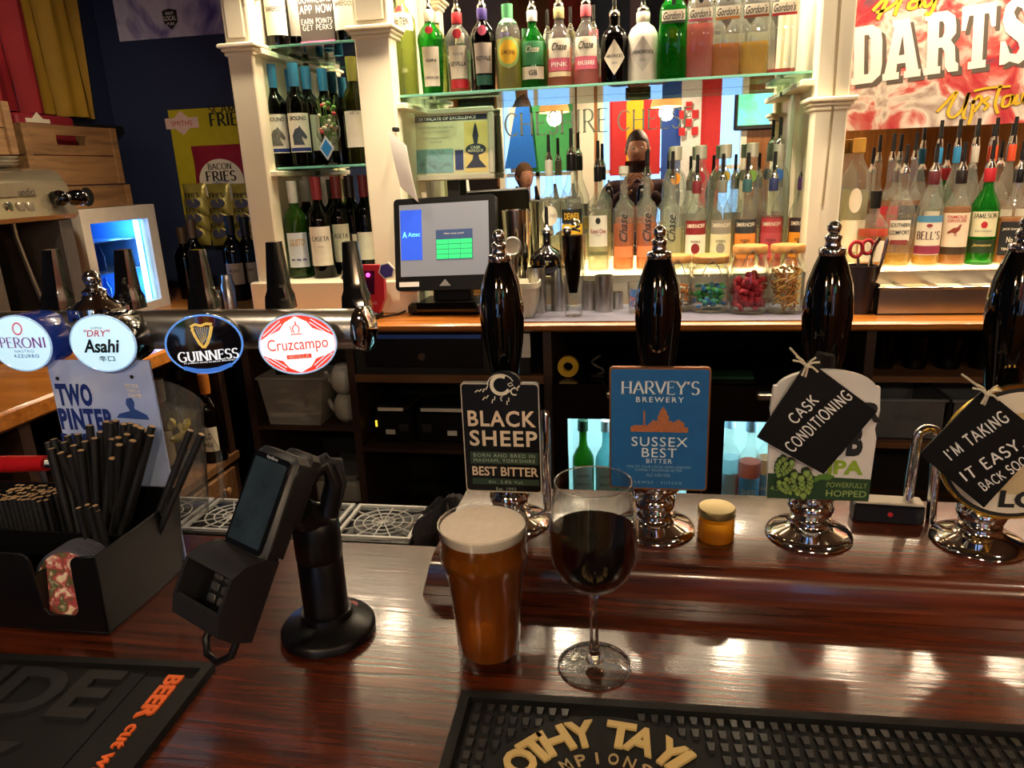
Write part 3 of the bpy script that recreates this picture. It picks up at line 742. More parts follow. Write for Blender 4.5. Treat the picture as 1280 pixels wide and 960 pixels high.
for m in (wall(text('BLACK', .079, .0195, bold=.022, space=1.12), .003, CY-.0006, zc+.0245), wall(text('SHEEP', .079, .0195, bold=.022, space=1.12), .004, CY-.0006, zc+.0005), wall(text('BEST BITTER', .078, .0115, bold=.018), .0045, CY-.0006, zc-.0405),): m.build('lettering', TAN, clip, world=False, smooth=0)
m = MB().box(-.036, .044, CY-.0005, CY, zc-.0315, zc-.0165).box(-.035, .044, CY-.0005, CY, zc-.0575, zc-.050); m.build('green_band', mat('22382a', .5), clip, world=False)
for m in (wall(text('BORN AND BRED IN', .072, .0045, space=1.2), .004, CY-.0009, zc-.0205), wall(text('MASHAM, YORKSHIRE', .072, .005, space=1.15), .004, CY-.0009, zc-.0272), wall(text('Alc. 3.8% Vol.', .042, .004, space=1.2), .005, CY-.0009, zc-.0537), wall(text('Est. 1992', .024, .0042, space=1.1), .005, CY-.0009, zc-.0625),): m.build('small_lettering', mat('9fae98', .6), clip, world=False, smooth=0)
# -- blue clip
zc = .1905-LZ; P = rrect(.108, .143, .004, 3, 0.0015, zc)
COPPER = mat('a8714a', .3, .8, name='copper_edge')
clip = flat(P2, P, CY, .006, COPPER, 'pump_clip'); face = flat(P2, rrect(.104, .139, .003, 3, .0015, zc), CY-.0006, .001, mat('1d5c96', .35, var=.06, scale=60, name='blue_clip_face'), 'clip_face')
for m in (wall(pen("HARVEY'S", .084, .0145, thin=.055, thick=.15, serif=.13, gap=.06), .002, CY-.0012, zc+.049), wall(text('BREWERY', .051, .006, bold=.01, space=1.35), .002, CY-.0012, zc+.0355), wall(text('SUSSEX', .061, .011, space=1.1), .0025, CY-.0012, zc-.0135), wall(text('BEST', .038, .011, space=1.1), .0025, CY-.0012, zc-.0265), wall(text('BITTER', .028, .0052, space=1.2), .0025, CY-.0012, zc-.0365),): m.build('lettering', mat('d7dde2', .4, name='pale_print'), face, world=False, smooth=0)
for m in (wall(text('ONE OF YOUR LOCAL HOPS CREATED', .070, .0028, space=1.1), .002, CY-.0012, zc-.0435), wall(text('SUPERBLY BALANCED BITTER', .052, .0028, space=1.1), .002, CY-.0012, zc-.0475), wall(text('ALC 4.0% VOL', .027, .0036), .002, CY-.0012, zc-.0535), wall(text('LEWES · SUSSEX', .052, .0032, space=1.3), .002, CY-.0012, zc-.0625),): m.build('small_lettering', mat('8fb4cf', .5), face, world=False, smooth=0)
br = MB()
for (a, b, h0, h1) in [(-.029, .033, .0, .006), (-.026, -.01, .006, .0075), (-.0155, -.0135, .006, .0245), (-.004, .016, .006, .013), (.0, .012, .013, .0195), (.002, .010, .0195, .0225), (.016, .029, .006, .0105)]:
    br.box(a, b, CY-.0012, CY-.0006, zc-.002+h0, zc-.002+h1)
br.prism([(.0015, zc+.0205), (.0105, zc+.0205), (.006, zc+.0275)], CY-.0012, CY-.0006); br.prism([(.016, zc+.0085), (.029, zc+.0085), (.0225, zc+.013)], CY-.0012, CY-.0006); br.prism([(-.012, zc+.004), (-.004, zc+.004), (-.004, zc+.0125)], CY-.0012, CY-.0006)
br.build('brewery_picture', mat('a5623c', .5, var=.3, scale=500, name='copper_print'), face, world=False)
# -- hop clip
zc = .186-LZ; x0 = -.006
P = [(x0-.052, zc-.072), (x0+.052, zc-.072), (x0+.054, zc+.0), (x0+.0515, zc+.01), (x0+.0545, zc+.03), (x0+.0525, zc+.056)] + arc(x0, zc+.052, .05, .022, 12, 168, 14) + [(x0-.0525, zc+.056), (x0-.0545, zc+.03), (x0-.0515, zc+.01), (x0-.054, zc)]
clip = flat(P3, P, CY, .007, mat('d9d5d0', .4, name='white_clip'), 'pump_clip')
flat(P3, [(x0-.0525, zc-.0725), (x0+.0525, zc-.0725), (x0+.053, zc-.047), (x0+.02, zc-.046), (x0-.053, zc-.043)], CY-.0008, .001, mat('1f3f22', .45, name='dark_green_print'), 'green_band')
m = wall(text('UB', .036, .036, bold=.05), x0+.023, CY-.0012, zc-.003); m.merge(wall(text('R', .02, .022, bold=.05), x0+.047, CY-.0012, zc+.029)); m.build('lettering', INK, clip, world=False, smooth=0)
wall(text('IPA', .036, .0165, bold=.04), x0+.026, CY-.0012, zc-.0335).build('green_lettering', LIME, clip, world=False, smooth=0)
m = wall(text('POWERFULLY', .041, .006), x0+.029, CY-.0014, zc-.054); m.merge(wall(text('HOPPED', .041, .0075, bold=.01), x0+.029, CY-.0014, zc-.064)); m.merge(wall(text('4.5%', .016, .0055), x0-.042, CY-.0014, zc-.060)); m.build('small_lettering', mat('8fa863', .5), clip, world=False, smooth=0)
def hop(cx, cz, L, tilt):
    h = MB(); prof_ = [.30, .62, .88, 1.0, .95, .7]; cnt = [1, 2, 3, 3, 3, 2]; a = radians(tilt)
    for row in range(6):
        wd = L*.33*prof_[row]; v = L*(-.42+.155*row); n = cnt[row]
        for s in range(n):
            u = 0 if n == 1 else (s/(n-1)-.5)*wd*1.5; sw, sl = L*.15, L*.17
            shp = [(0, -1), (.55, -.45), (.85, .15), (.55, .75), (-.55, .75), (-.85, .15), (-.55, -.45)]
            d = .0012+.0010*row+.0004*(s % 2)
            h.mi = 1; h.prism([(u+x*sw, v+y*sl) for x, y in shp], -d, 0, 'xz')
            h.mi = 0; h.prism([(u+x*sw*.78, v+y*sl*.78) for x, y in shp], -d-.0004, -d, 'xz')
    h.map(lambda x, y, z: (cx+x*cos(a)-z*sin(a), CY-.001+y, cz+x*sin(a)+z*cos(a)))
    h.build('hop_cone', [mat('7d9a48', .6, var=.2, scale=150, name='hop_green'), mat('2c4420', .6, name='hop_outline')], clip, world=False, smooth=0)
hop(x0-.018, zc-.053, .036, 12); hop(x0-.038, zc-.034, .026, -20); hop(x0-.034, zc-.056, .024, 30)
leaf = [(0, 0), (.006, .004), (.014, .003), (.02, .008), (.012, .011), (.003, .009), (-.002, .004)]
flat(P3, [(x0-.004+x, zc-.052+z) for x, z in leaf], CY-.0015, .0008, mat('4f7a2c', .5), 'hop_leaf')
# -- round clip
zc = .172-LZ; 
clip = flat(P4, ellipse(.074, .074, 48, .003, zc), CY+.001, .006, GOLD, 'pump_clip'); flat(P4, ellipse(.071, .071, 48, .003, zc), CY+.0003, .002, INK, 'dark_ring'); flat(P4, ellipse(.067, .067, 48, .003, zc), CY, .002, OFFWHITE, 'clip_face')
flat(P4, ellipse(.045, .045, 40, .003, zc), CY-.0005, .002, mat('c8b48a', .5), 'inner_disc')
wall(text('LO', .04, .02, bold=.04), .012, CY-.0012, zc-.050).build('lettering', INK, clip, world=False, smooth=0)
# -- hanging chalk tags
def chalk_tag(label, cor, lines, knot, y=.7515):
    t = thing('chalk_tag', label, 'sign', (cor[2][0], y, cor[2][1]), group='black hand lettered tags')
    MB().prism(cor, y-.0015, y+.0005, 'xz').build('card', mat('050506', .55, spec=.25, var=.08, name='black_card'), t)
    m = MB()
    for (s, px, py, w, h, ang) in lines:
        c = at_y(px, py, y-.002); m.merge(wall(spin(pen(s, w, h, thin=.145, gap=.16, jitter=.05), ang), c.x, y-.002, c.z))
    m.build('chalk_lettering', CHALK, t, smooth=0)
    k = at_y(*knot, y-.004); s = MB()
    s.tube([(k.x, y-.003, k.z-.012), (k.x+.001, y-.006, k.z-.002), (k.x-.006, y+.004, k.z+.006), (k.x-.010, y+.03, k.z+.01)], .0012, 6)
    for (a, b) in [(-.014, .006), (-.011, .010), (.008, .009), (.012, .004), (.011, -.006), (-.004, -.010)]:
        s.tube([(k.x, y-.005, k.z), (k.x+a*.5, y-.007, k.z+b*.5+.002), (k.x+a, y-.006, k.z+b)], .0012, 6)
    s.sphere((k.x, y-.006, k.z), .0028, 10, 6)
    s.build('string', mat('cfc4ad', .9, name='cotton_string'), t)
def cor_px(P, y=.7515): return [(lambda q: (q.x, q.z))(at_y(*p, y)) for p in P]
chalk_tag('black card tag lettered CASK CONDITIONING on the hop clip', cor_px([(1010, 450), (1096, 514), (1029, 592), (946, 546)]),
          [('CASK', 1004, 512, .034, .0115, 50), ('CONDITIONING', 1022, 527, .083, .0125, 49)], (1008, 457))
chalk_tag("black card tag lettered I'M TAKING IT EASY on the round clip", cor_px([(1230, 485), (1308, 548), (1229, 634), (1149, 567)]),
          [("I'M TAKING", 1220, 545, .066, .0135, 43), ('IT EASY..', 1242, 573, .068, .0125, 40), ('BACK SOON', 1258, 590, .056, .0105, 41)], (1233, 492))
# ------------------------------------------------------------------ beer font with lit badges
BY = .80
def bp(px, py, y=BY): return at_y(px, py, y)
zb = bp(200, 412).z; xe = bp(452, 412).x
font = thing('beer_font', 'long chrome beer font with four lit oval badges and black tap levers', 'beer taps', (bp(125, 400).x, BY, 0))
MB().lathe([(0, 0), (.0245, 0), (.0245, 1), (0, 1)], 40).map(lambda x, y, z: (-1.25+(xe+1.25)*z, BY+y, zb+x)).build('beam', mat('c4c0ba', .30, 1.0, var=.05, name='dull_chrome'), font)
MB().lathe([(0, 0), (.0255, 0), (.0275, .003), (.0275, .012), (.024, .015), (.012, .02), (0, .021)], 40).map(lambda x, y, z: (xe-.004+z, BY+y, zb+x)).build('end_cap', CHROME, font)
cx = bp(125, 400).x
MB().lathe([(0, 0), (.038, 0), (.038, .006), (.028, .01), (.026, zb-.02), (0, zb-.02)], 32, (cx, BY, 0)).build('column', CHROME, font)
fz = zb+.02
MB().lathe([(0, 0), (.03, 0), (.03, .01), (.024, .016), (.017, .02), (.0135, .026), (.015, .03), (.009, .034), (.008, .037)], 32, (cx, BY, fz)).build('top_fitting', CHROME, font)
MB().sphere((cx, BY, fz+.045), .0105, 20, 14).build('finial', CHROME, font)
for dx in (-.024, .026): MB().rbox(cx+dx-.006, cx+dx+.006, BY-.02, BY+.02, zb-.002, fz+.012, .003).build('clamp', CHROME, font)
LEV = mat('0b0b0d', .12, coat=.4, name='black_lever')
for px in (67, 157, 250, 346, 441):
    b = at_y(px+6, 386, BY+.035); tp = at_y(px-4, 302 if px > 330 else 312, BY+.05)
    def fn(u, v, b=b, tp=tp):
        a = 2*pi*u; k = .0135*(1-.42*v)+.002*(v < .25); s = 1/max(abs(cos(a)), abs(sin(a)))**.8
        c = b.lerp(tp, v); return (c.x+k*s*cos(a), c.y+k*s*sin(a), c.z)
    m = MB().grid(fn, 24, 10); n = len(m.v); m.add([fn(i/24, 1) for i in range(24)], [tuple(range(24))]); m.build('tap_lever', LEV, font, smooth=40)
    MB().tube([(b.x, BY, zb+.015), (b.x, b.y, b.z)], .008, 10).build('lever_stem', CHROME, font)
LY = BY-.055
def badge(px, py, yaw, face, rim, deco, edge, dep=.028):
    c = at_y(px, py, LY)
    R = Matrix.Translation(c) @ Matrix.Rotation(radians(yaw), 4, 'Z')
    def put(m): return m.xf(R)
    ox, oz = .0425, .0345
    sh = MB()
    V = []; n = 40
    for k, (s, d) in enumerate([(.80, dep), (.96, dep-.008), (1.01, .008), (1.0, .0), (.985, -.002)]):
        V += [(ox*s*cos(2*pi*i/n), d, oz*s*sin(2*pi*i/n)) for i in range(n)]
    sh.add(V, [(k*n+i, k*n+(i+1) % n, (k+1)*n+(i+1) % n, (k+1)*n+i) for k in range(4) for i in range(n)] + [tuple(range(n))])
    hous = put(sh).build('badge_housing', rim, font, smooth=50)
    d = MB(); V = []
    for k, s in enumerate([.96, .7, .4]):
        V += [(ox*s*cos(2*pi*i/n), -.002-.0035*(1-s*s), oz*s*sin(2*pi*i/n)) for i in range(n)]
    d.add(V, [(k*n+i, k*n+(i+1) % n, (k+1)*n+(i+1) % n, (k+1)*n+i) for k in range(2) for i in range(n)] + [tuple(range(2*n, 3*n))])
    put(d).build('badge_face', face, hous, smooth=60)
    put(MB().tube([(ox*.985*cos(2*pi*i/n), -.0015, oz*.985*sin(2*pi*i/n)) for i in range(n)], .0013, 6, closed=True)).build('lit_edge', edge, hous, smooth=60)
    put(MB().tube([(0, .02, 0), (0, .055, 0)], .014, 12)).build('badge_arm', CHROME, font)
    for (m, mm, nm) in deco(): put(m.map(lambda x, y, z: (x, -.0068+.0035*(x*x/ox**2+y*y/oz**2)-z, y))).build(nm, mm, hous, smooth=0)
def lit(c, s, name): return mat(c, .15, emit=c, es=s, coat=.5, name=name)
LITW = lit('bfe6f7', .75, 'lit_white_badge'); RIMB = mat('16307c', .2, coat=.6, emit='16307c', es=.25, name='blue_badge_rim')
ik = mat('101418', .5); rd = mat('c22a38', .5, emit='c22a38', es=.25); bl = mat('1c3a86', .5, emit='1c3a86', es=.25)
def d1():
    a = pen('PERONI', .062, .0125, thin=.06, thick=.14, serif=.11, gap=.08).move(.006, .002)
    e = text('NASTRO', .026, .0035, space=1.3).move(.007, -.0085); e.merge(text('AZZURRO', .034, .0045, space=1.2, bold=.01).move(.008, -.0145))
    r = MB(); ribbon(r, ellipse(.006, .0068, 20)+[(.006, 0)], .0022); r.move(.004, .019)
    return [(a, mat('7a3f86', .5, emit='7a3f86', es=.3), 'lettering'), (e, bl, 'small_lettering'), (r, mat('d77a8a', .5, emit='d77a8a', es=.3), 'crest')]
def d2():
    a = text('Asahi', .048, .0165, bold=.03, shear=.25).move(.0, -.002)
    r = text('"DRY"', .034, .008, shear=.2, bold=.01).move(-.002, .0135); s = text('SUPER', .015, .0026, space=1.2).move(-.002, .0195)
    k = text('辛口', .020, .0075, bold=.01).move(.004, -.0175)
    a.merge(k); return [(a, ik, 'lettering'), (r, rd, 'red_lettering'), (s, ik, 'small_lettering')]
GOLDL = mat('d9b552', .3, emit='d9b552', es=.45, name='lit_gold_print')
def d3():
    a = pen('GUINNESS', .067, .0115, thin=.075, thick=.17, serif=.13, gap=.05).move(.003, -.0125)
    s = text("ST JAMES'S GATE DUBLIN, IRELAND", .056, .0022, bold=.01).move(.003, -.0205)
    h = MB(); ribbon(h, [(-.0085, .021), (-.010, .019), (-.0075, .011), (-.0035, .0015), (.0, -.003)], .0032); ribbon(h, [(.0, -.003), (.0045, .002), (.0085, .011), (.0115, .0215)], .0036)
    ribbon(h, [(-.0115, .022), (-.006, .0245), (.0, .0225), (.006, .0245), (.0125, .0235)], .003)
    g = MB()
    for i in range(6): ribbon(g, [(-.006+i*.0025, .021), (-.001+i*.0009, .001+i*.0012)], .0005)
    b = MB(); ribbon(b, [(-.026, -.026), (-.012, -.030), (0, -.031), (.012, -.030), (.027, -.026)], .005)
    a.merge(s)
    return [(a, lit('e9eef5', .7, 'lit_white_print'), 'lettering'), (h, GOLDL, 'harp'), (g, GOLDL, 'harp_strings'), (b, lit('3f74d0', .6, 'lit_blue_print'), 'lower_glow')]
def d4():
    red = lit('e0402f', .8, 'lit_red_print'); out = []
    P_ = [(-.0415, -.010), (-.0415, .008), (-.018, .018), (-.012, .026), (0, .0325), (.012, .026), (.018, .018), (.0415, .008), (.0415, -.010), (.018, -.017), (.012, -.026), (0, -.0325), (-.012, -.026), (-.018, -.017)]
    P_ = [(P_[i][0]*(1-q)+P_[(i+1) % 14][0]*q, P_[i][1]*(1-q)+P_[(i+1) % 14][1]*q) for i in range(14) for q in (0, .33, .66)]; n_ = len(P_)
    P_ = [(x*k, y*k) for x, y in P_ for k in (min(1, .955/max(1e-6, hypot(x/.0425, y/.0345))),)]
    w = MB(); w.add([(x*k, y*k, .0001) for k in (1, .8, .6, .4, .2) for x, y in P_]+[(0, 0, .0001)], [(k*n_+i, k*n_+(i+1) % n_, (k+1)*n_+(i+1) % n_, (k+1)*n_+i) for k in range(4) for i in range(n_)]+[(4*n_+i, 4*n_+(i+1) % n_, 5*n_) for i in range(n_)])
    out.append((w, lit('e6f3f5', .85, 'lit_pale_print'), 'white_star'))
    l = MB()
    for s in (-1, 1):
        for u in (-1, 1):
            for k in (0, .0035):
                q = MB(); ribbon(q, [(s*(.0165-k*.4), u*(.0285-k)), (s*(.0365-k), u*(.0125-k*.4))], .001); q.move(0, 0, .0002); out.append((q, LITW, 'stripe'))
    a = text('Cruzcampo', .066, .0175, bold=.004).move(0, -.0005, .0004); f = MB(); ribbon(f, arc(0, .0185, .0036, .0045, -60, 240, 10), .0012); ribbon(f, [(-.006, .0128), (.006, .0128)], .0012); ribbon(f, [(0, .0235), (0, .027)], .0014); ribbon(f, [(-.006, .0225), (-.0045, .014)], .0009); f.move(0, 0, .0004)
    a.merge(f); a.merge(text('· · · · · · · ·', .02, .001).move(0, -.021, .0004)); out.append((a, red, 'lettering'))
    bx = MB(); bx.add([(x, y, .0005) for x in (-.0135, -.0068, 0, .0068, .0135) for y in (-.0155, -.0105)], [(2*i, 2*i+2, 2*i+3, 2*i+1) for i in range(4)]); out.append((bx, red, 'red_bar'))
    out.append((text('SEVILLA', .023, .0034, bold=.02).move(0, -.013, .0009), WHITE, 'small_lettering')); return out
EDG = mat('6f9fe0', .15, .3, emit='5a92e8', es=.7, name='lit_blue_edge'); EDW = mat('b8d4ee', .15, .4, emit='a8ccf0', es=.5, name='lit_pale_edge')
badge(27, 429, 0, LITW, RIMB, d1, EDW, .05); badge(130, 429, 2, LITW, mat('0e0f14', .12, coat=.7), d2, EDW, .05)
badge(256, 430, 20, mat('0b0c14', .1, coat=.7, name='dark_badge'), mat('1a2236', .12, .5, coat=.5), d3, EDG); badge(373, 430, 20, lit('e0402f', .75, 'lit_red_badge'), mat('8a8f98', .15, .8), d4, EDW)

# ------------------------------------------------------------------ promotional sign behind the caddy
SY = BY-.045
pl = [at_y(*q, SY) for q in ((52, 450), (186, 452), (206, 640), (86, 660))]
t = thing('promotion_sign', 'blue and white TWO PINTER sign standing under the taps', 'sign', (pl[3].x, SY, 0))
x0, x1 = pl[0].x+.006, pl[1].x; zt = pl[0].z
MB().box(x0, x1, SY, SY+.003, .0005, zt).build('board', blotch('pale_blue_lit_print', ['9ab0ee', 'acc0f4', 'c0d0f2', 'a6c2e4'], 6, .45), t)  # board colours lightened to stand for the badges' blue light
def tri_img(px, py): q = at_y(px, py, SY); return q.x, q.z
m = MB()
for (s, pa, pb) in [('TWO', (68, 479), (118, 508)), ('PINTER', (72, 510), (146, 538)), ('RIVAL', (76, 541), (138, 568))]:
    a = at_y(*pa, SY); b = at_y(*pb, SY)
    m.merge(wall(text(s, b.x-a.x, a.z-b.z, bold=.05, space=1.12), (a.x+b.x)/2, SY-.0006, (a.z+b.z)/2))
m.build('lettering', DBLUE, t, smooth=0)
c = at_y(166, 488, SY); m = MB()
for k, s in enumerate(('MORE', 'THAN A', 'GAME')): m.merge(wall(spin(text(s, .018, .0048, bold=.03), -4), c.x+.001*k, SY-.0006, c.z+.006-.0062*k))
m.build('small_lettering', WHITE, t, smooth=0)
c = at_y(163, 505, SY); MB().prism([(c.x-.006, c.z), (c.x-.004, c.z+.007), (c.x+.003, c.z+.008), (c.x+.006, c.z+.002), (c.x+.004, c.z-.006), (c.x+.02, c.z-.014), (c.x+.022, c.z-.02), (c.x-.022, c.z-.018), (c.x-.018, c.z-.013), (c.x-.002, c.z-.009)], SY-.0006, SY).build('silhouette', mat('2d4f9e', .5), t)
for q in ((72, 473), (165, 471)):
    c = at_y(*q, SY); MB().lathe([(0, 0), (.0025, 0), (.0025, .0005), (0, .0005)], 12).map(lambda x, y, z: (c.x+x, SY-z-.0003, c.z+y)).build('fixing_hole', INK, t)

# ------------------------------------------------------------------ straw caddy
cd = thing('bar_caddy', 'black plastic bar caddy filled with straws and coasters', 'caddy', (-.68, .66, 0))
cx1 = -.566; cx0 = -.80; cy0, cy1, ch = .597, .735, .10
m = MB(); th = .003
m.box(cx0, cx1, cy0, cy1, .0, .003)
m.box(cx1-th, cx1, cy0, cy1, .003, ch); m.box(cx0, cx0+th, cy0, cy1, .003, ch); m.box(cx0, cx1, cy1-th, cy1, .003, ch+.012)
n0, n1 = -.640, -.600
m.prism([(cx0, .003), (cx1, .003), (cx1, ch), (cx1-.02, ch-.002)] + arc(n1+.014, ch-.012, .01, .01, 90, 180, 5) + [(n1+.002, .03), (n1-.004, .022), (n0+.006, .022), (n0, .03)] + arc(n0-.012, ch-.012, .01, .01, 0, 90, 5) + [(cx0, ch)], cy0, cy0+th, 'xz')
def flare(x, y, z):
    k = 1+.08*z/.1; return ((x+.683)*k-.683, (y-.666)*k+.666, z)
m.map(flare).build('tub', BLACKP, cd, bevel=.0008)
m = MB().box(cx0+.003, cx1-.003, .655, .658, .003, .09).box(-.645, -.642, .60, .655, .003, .07); m.map(flare).build('divider', BLACKP, cd)
# coasters standing in the front pocket
ART = blotch('floral_print', ['d8c08a', 'efe2c0', 'b8404a', '3f5a2c', 'e7c9a8'], 70, .6, distort=.6)
for k in range(7):
    t = thing('beer_coaster', ['round floral patterned coaster at the front of the caddy pocket'][0] if k == 0 else 'round coaster in the stack behind the floral one, edge showing', 'coaster',
              (-.613, .6035+k*.0042, .004), (radians(-8), 0, 0), group='coasters in the caddy')
    MB().lathe([(0, 0), (.044, 0), (.044, .0016), (0, .0016)], 40).map(lambda x, y, z: (x, z-.0008, y+.0455)).build('card', mat('4a4a58', .6), t, world=False)
    MB().lathe([(0, 0), (.0405, 0), (.0405, .0003), (0, .0003)], 40).map(lambda x, y, z: (x, -.0008-z, y+.0455)).build('printed_face', ART, t, world=False)
STRAW = mat('121213', .55, var=.15, name='black_paper_straw'); STEND = mat('b08c62', .8, name='straw_paper_end')
def straw(a, b, label, group, r=.0034):
    t = MB(); t.mi = 0; a = Vector(a); b = Vector(b)
    t.tube([a, b], r, 8); t.m = [0]*len(t.f)
    d = (b-a).normalized(); u = d.orthogonal().normalized(); v = d.cross(u)
    t.mi = 1; t.add([b+d*.0003+u*(r*.8*cos(2*pi*i/8))+v*(r*.8*sin(2*pi*i/8)) for i in range(8)], [tuple(range(8))])
    o = t.build('paper_straw', [STRAW, STEND], smooth=50); tag(o, label, 'straw', group)
rn = random.Random(3)
for j in range(6):
    for i in range(11):
        x = -.755+i*.0064+(j % 2)*.0032+rn.uniform(-.0008, .0008); y = .672+j*.0072
        straw((x+rn.uniform(-.002, .002), y, .004), (x, y, .1195+rn.uniform(-.0015, .0035)), 'short black paper straw with tan cut end in the tight bundle', 'short straws bundled in the caddy')
for (px, py) in ((98, 635), (109, 631), (119, 632), (122, 638), (111, 634)):
    b = at_y(px, py, .64); straw((b.x-.004, .65, .004), b, 'short black straw standing in front of the main bundle', 'loose short straws in the caddy')
for (px, py, yy) in ((60, 553, .70), (67, 549, .70), (72, 552, .705), (80, 553, .70), (84, 545, .71), (92, 557, .69), (97, 543, .71), (101, 563, .69), (112, 532, .71), (133, 527, .71), (139, 528, .712), (144, 526, .715), (148, 547, .7), (140, 549, .7), (149, 556, .69), (140, 573, .69), (155, 530, .71), (163, 529, .715), (170, 532, .71), (176, 535, .7), (185, 540, .71), (188, 544, .705), (190, 533, .71), (182, 537, .72), (64, 561, .69), (76, 566, .685), (88, 570, .69), (118, 548, .70), (126, 540, .71), (159, 543, .70), (166, 551, .69), (174, 548, .70), (106, 552, .70)):
    b = at_y(px, py, yy); straw((-.648+(px-125)*.0003*.6+rn.uniform(-.006, .006), .692+rn.uniform(-.012, .025), .005), b, 'long black paper straw fanned out above the caddy', 'long straws fanned out in the caddy', .0045)
for (px, py) in ((238, 538), (252, 543)):
    b = at_y(px, py, .72); a = at_y(214 if px < 245 else 220, 632, .715); straw(Vector((a.x-.045, .69, .02)), b, 'long black straw leaning right out of the caddy', 'pair of straws leaning right', .0042)
# red handle beyond the caddy
a = at_y(-30, 581, .765); b = at_y(58, 579, .765)
t = thing('red_handle_tool', 'red plastic tool handle with steel ferrule lying behind the caddy', 'tool', (a.x, .765, 0))
MB().tube([a, a.lerp(b, .5), b], [.011, .0115, .0105], 14).build('handle', mat('b3151c', .3, coat=.3, name='red_plastic'), t)
MB().tube([b, b+Vector((.012, .004, -.001))], .007, 12).build('ferrule', STEEL, t)
MB().tube([b+Vector((-.01, 0, -.01)), b+Vector((-.008, 0, -b.z+.001))], .004, 8).build('prop', STEEL, t)

# ------------------------------------------------------------------ card terminal on a pole stand
sx, sy = -.325, .632
ct = thing('card_terminal', 'black card payment terminal tilted on a round footed pole stand', 'card terminal', (sx, sy, 0))
MB().lathe([(0, 0), (.048, 0), (.050, .002), (.050, .008), (.047, .012), (.032, .017), (.0275, .021), (.0265, .028), (0, .028)], 48, (sx, sy, 0)).build('stand_base', BLACKP, ct, smooth=40)
MB().lathe([(.0235, .026), (.0235, .09), (.0232, .0905), (.0242, .092), (.0242, .13), (.022, .134), (0, .135)], 36, (sx, sy, 0)).build('pole', BLACKP, ct, smooth=40)
MB().lathe([(0, 0), (.008, 0), (.008, .0004), (0, .0004)], 16, (sx+.016, sy+.026, .0158)).build('red_sticker', RED, ct)
def rotm(a, b, c): return Matrix.Rotation(a, 4, 'Z') @ Matrix.Rotation(b, 4, 'X') @ Matrix.Rotation(c, 4, 'Z')
TM = Matrix.Translation((-.348, .57, .182)) @ rotm(-.367, 1.054, -.096)
def tput(m): return m.xf(TM)
CASE = mat('1d1d20', .42, var=.06, bump=.06, bscale=500, name='terminal_case')
tput(MB().rbox(-.029, .029, -.118, .051, -.026, 0, .006)).build('body', CASE, ct, smooth=40)
tput(MB().prism(rrect(.050, .090, .004, 3, 0, 0), 0, .0012, 'xy')).build('screen_bezel', mat('0a0b0d', .12, coat=.3, name='gloss_bezel'), ct)
tput(MB().prism(rrect(.044, .080, .002, 3, 0, 0), .0012, .0016, 'xy')).build('screen', SCREEN_OFF, ct)
tput(text('Verifone', .016, .0032, bold=.01).move(0, .0428, .0014)).build('lettering', mat('b8bcc2', .4), ct, smooth=0)
hood = MB()   # privacy hood round the keypad
pr = [(-.050, .002), (-.053, .020), (-.064, .030), (-.098, .030), (-.116, .024), (-.120, .004), (-.118, -.02)]
inn_ = [(-.058, .004), (-.060, .018), (-.068, .0268), (-.096, .0268), (-.110, .02)]
for s in (-1, 1):
    xa, xb = s*.033, s*.0295
    hood.prism([(-.046, -.018), (-.046, .001)] + pr[1:5] + [(-.122, .004), (-.122, -.018)], min(xa, xb), max(xa, xb), 'yz')
hood.prism([(-.046, .0005), (-.053, .020), (-.064, .030), (-.066, .027), (-.0565, .018), (-.052, .0005)], -.0295, .0295, 'yz')
hood.prism([(-.096, .0268), (-.098, .030), (-.116, .024), (-.122, .004), (-.122, -.02), (-.118, -.02), (-.118, .002), (-.113, .021)], -.0295, .0295, 'yz')
tput(hood).build('keypad_hood', CASE, ct, smooth=30)
keys = MB()
for r_ in range(4):
    for c_ in range(3): keys.rbox(-.02+c_*.0145, -.009+c_*.0145, -.068-r_*.011, -.060-r_*.011, 0, .003, .001)
tput(keys).build('keypad', mat('3a3a3e', .5), ct)['kind'] = 'stuff'
tput(MB().prism([(-.045, -.024), (-.038, -.006), (.032, -.004), (.044, -.010), (.044, -.024)], .0288, .0308, 'yz').map(lambda a, b, c: (a, b, c))).build('side_panel', mat('151517', .5), ct)
tput(MB().rbox(-.02, .02, -.02, .055, -.046, -.026, .005)).build('mount_block', CASE, ct, smooth=40)
tput(MB().tube([(.0, .028, -.04), (.012, .05, -.055), (.018, .035, -.072), (.016, .0, -.08)], .011, 12)).build('swivel', BLACKP, ct, smooth=50)
q = TM @ Vector((.006, .0, -.05))
MB().tube([q, Vector((sx, sy, .13)).lerp(q, .3), (sx, sy, .12)], [.013, .018, .021], 16).build('pole_head', BLACKP, ct, smooth=60)
cb = [TM @ Vector(p) for p in ((.012, .03, -.042), (.014, .052, -.05), (.02, .055, -.064), (.024, .035, -.075), (.022, .01, -.08))]
MB().tube(cb, .0055, 10).build('coiled_cable', BLACKM, ct, smooth=60)
hl = [(-.018, -.118, -.014), (-.0205, -.138, -.014), (-.012, -.150, -.014), (.004, -.1515, -.014), (.018, -.140, -.014), (.019, -.118, -.014)]
tput(MB().tube(hl, .0036, 10)).build('loop_handle', BLACKP, ct, smooth=60)

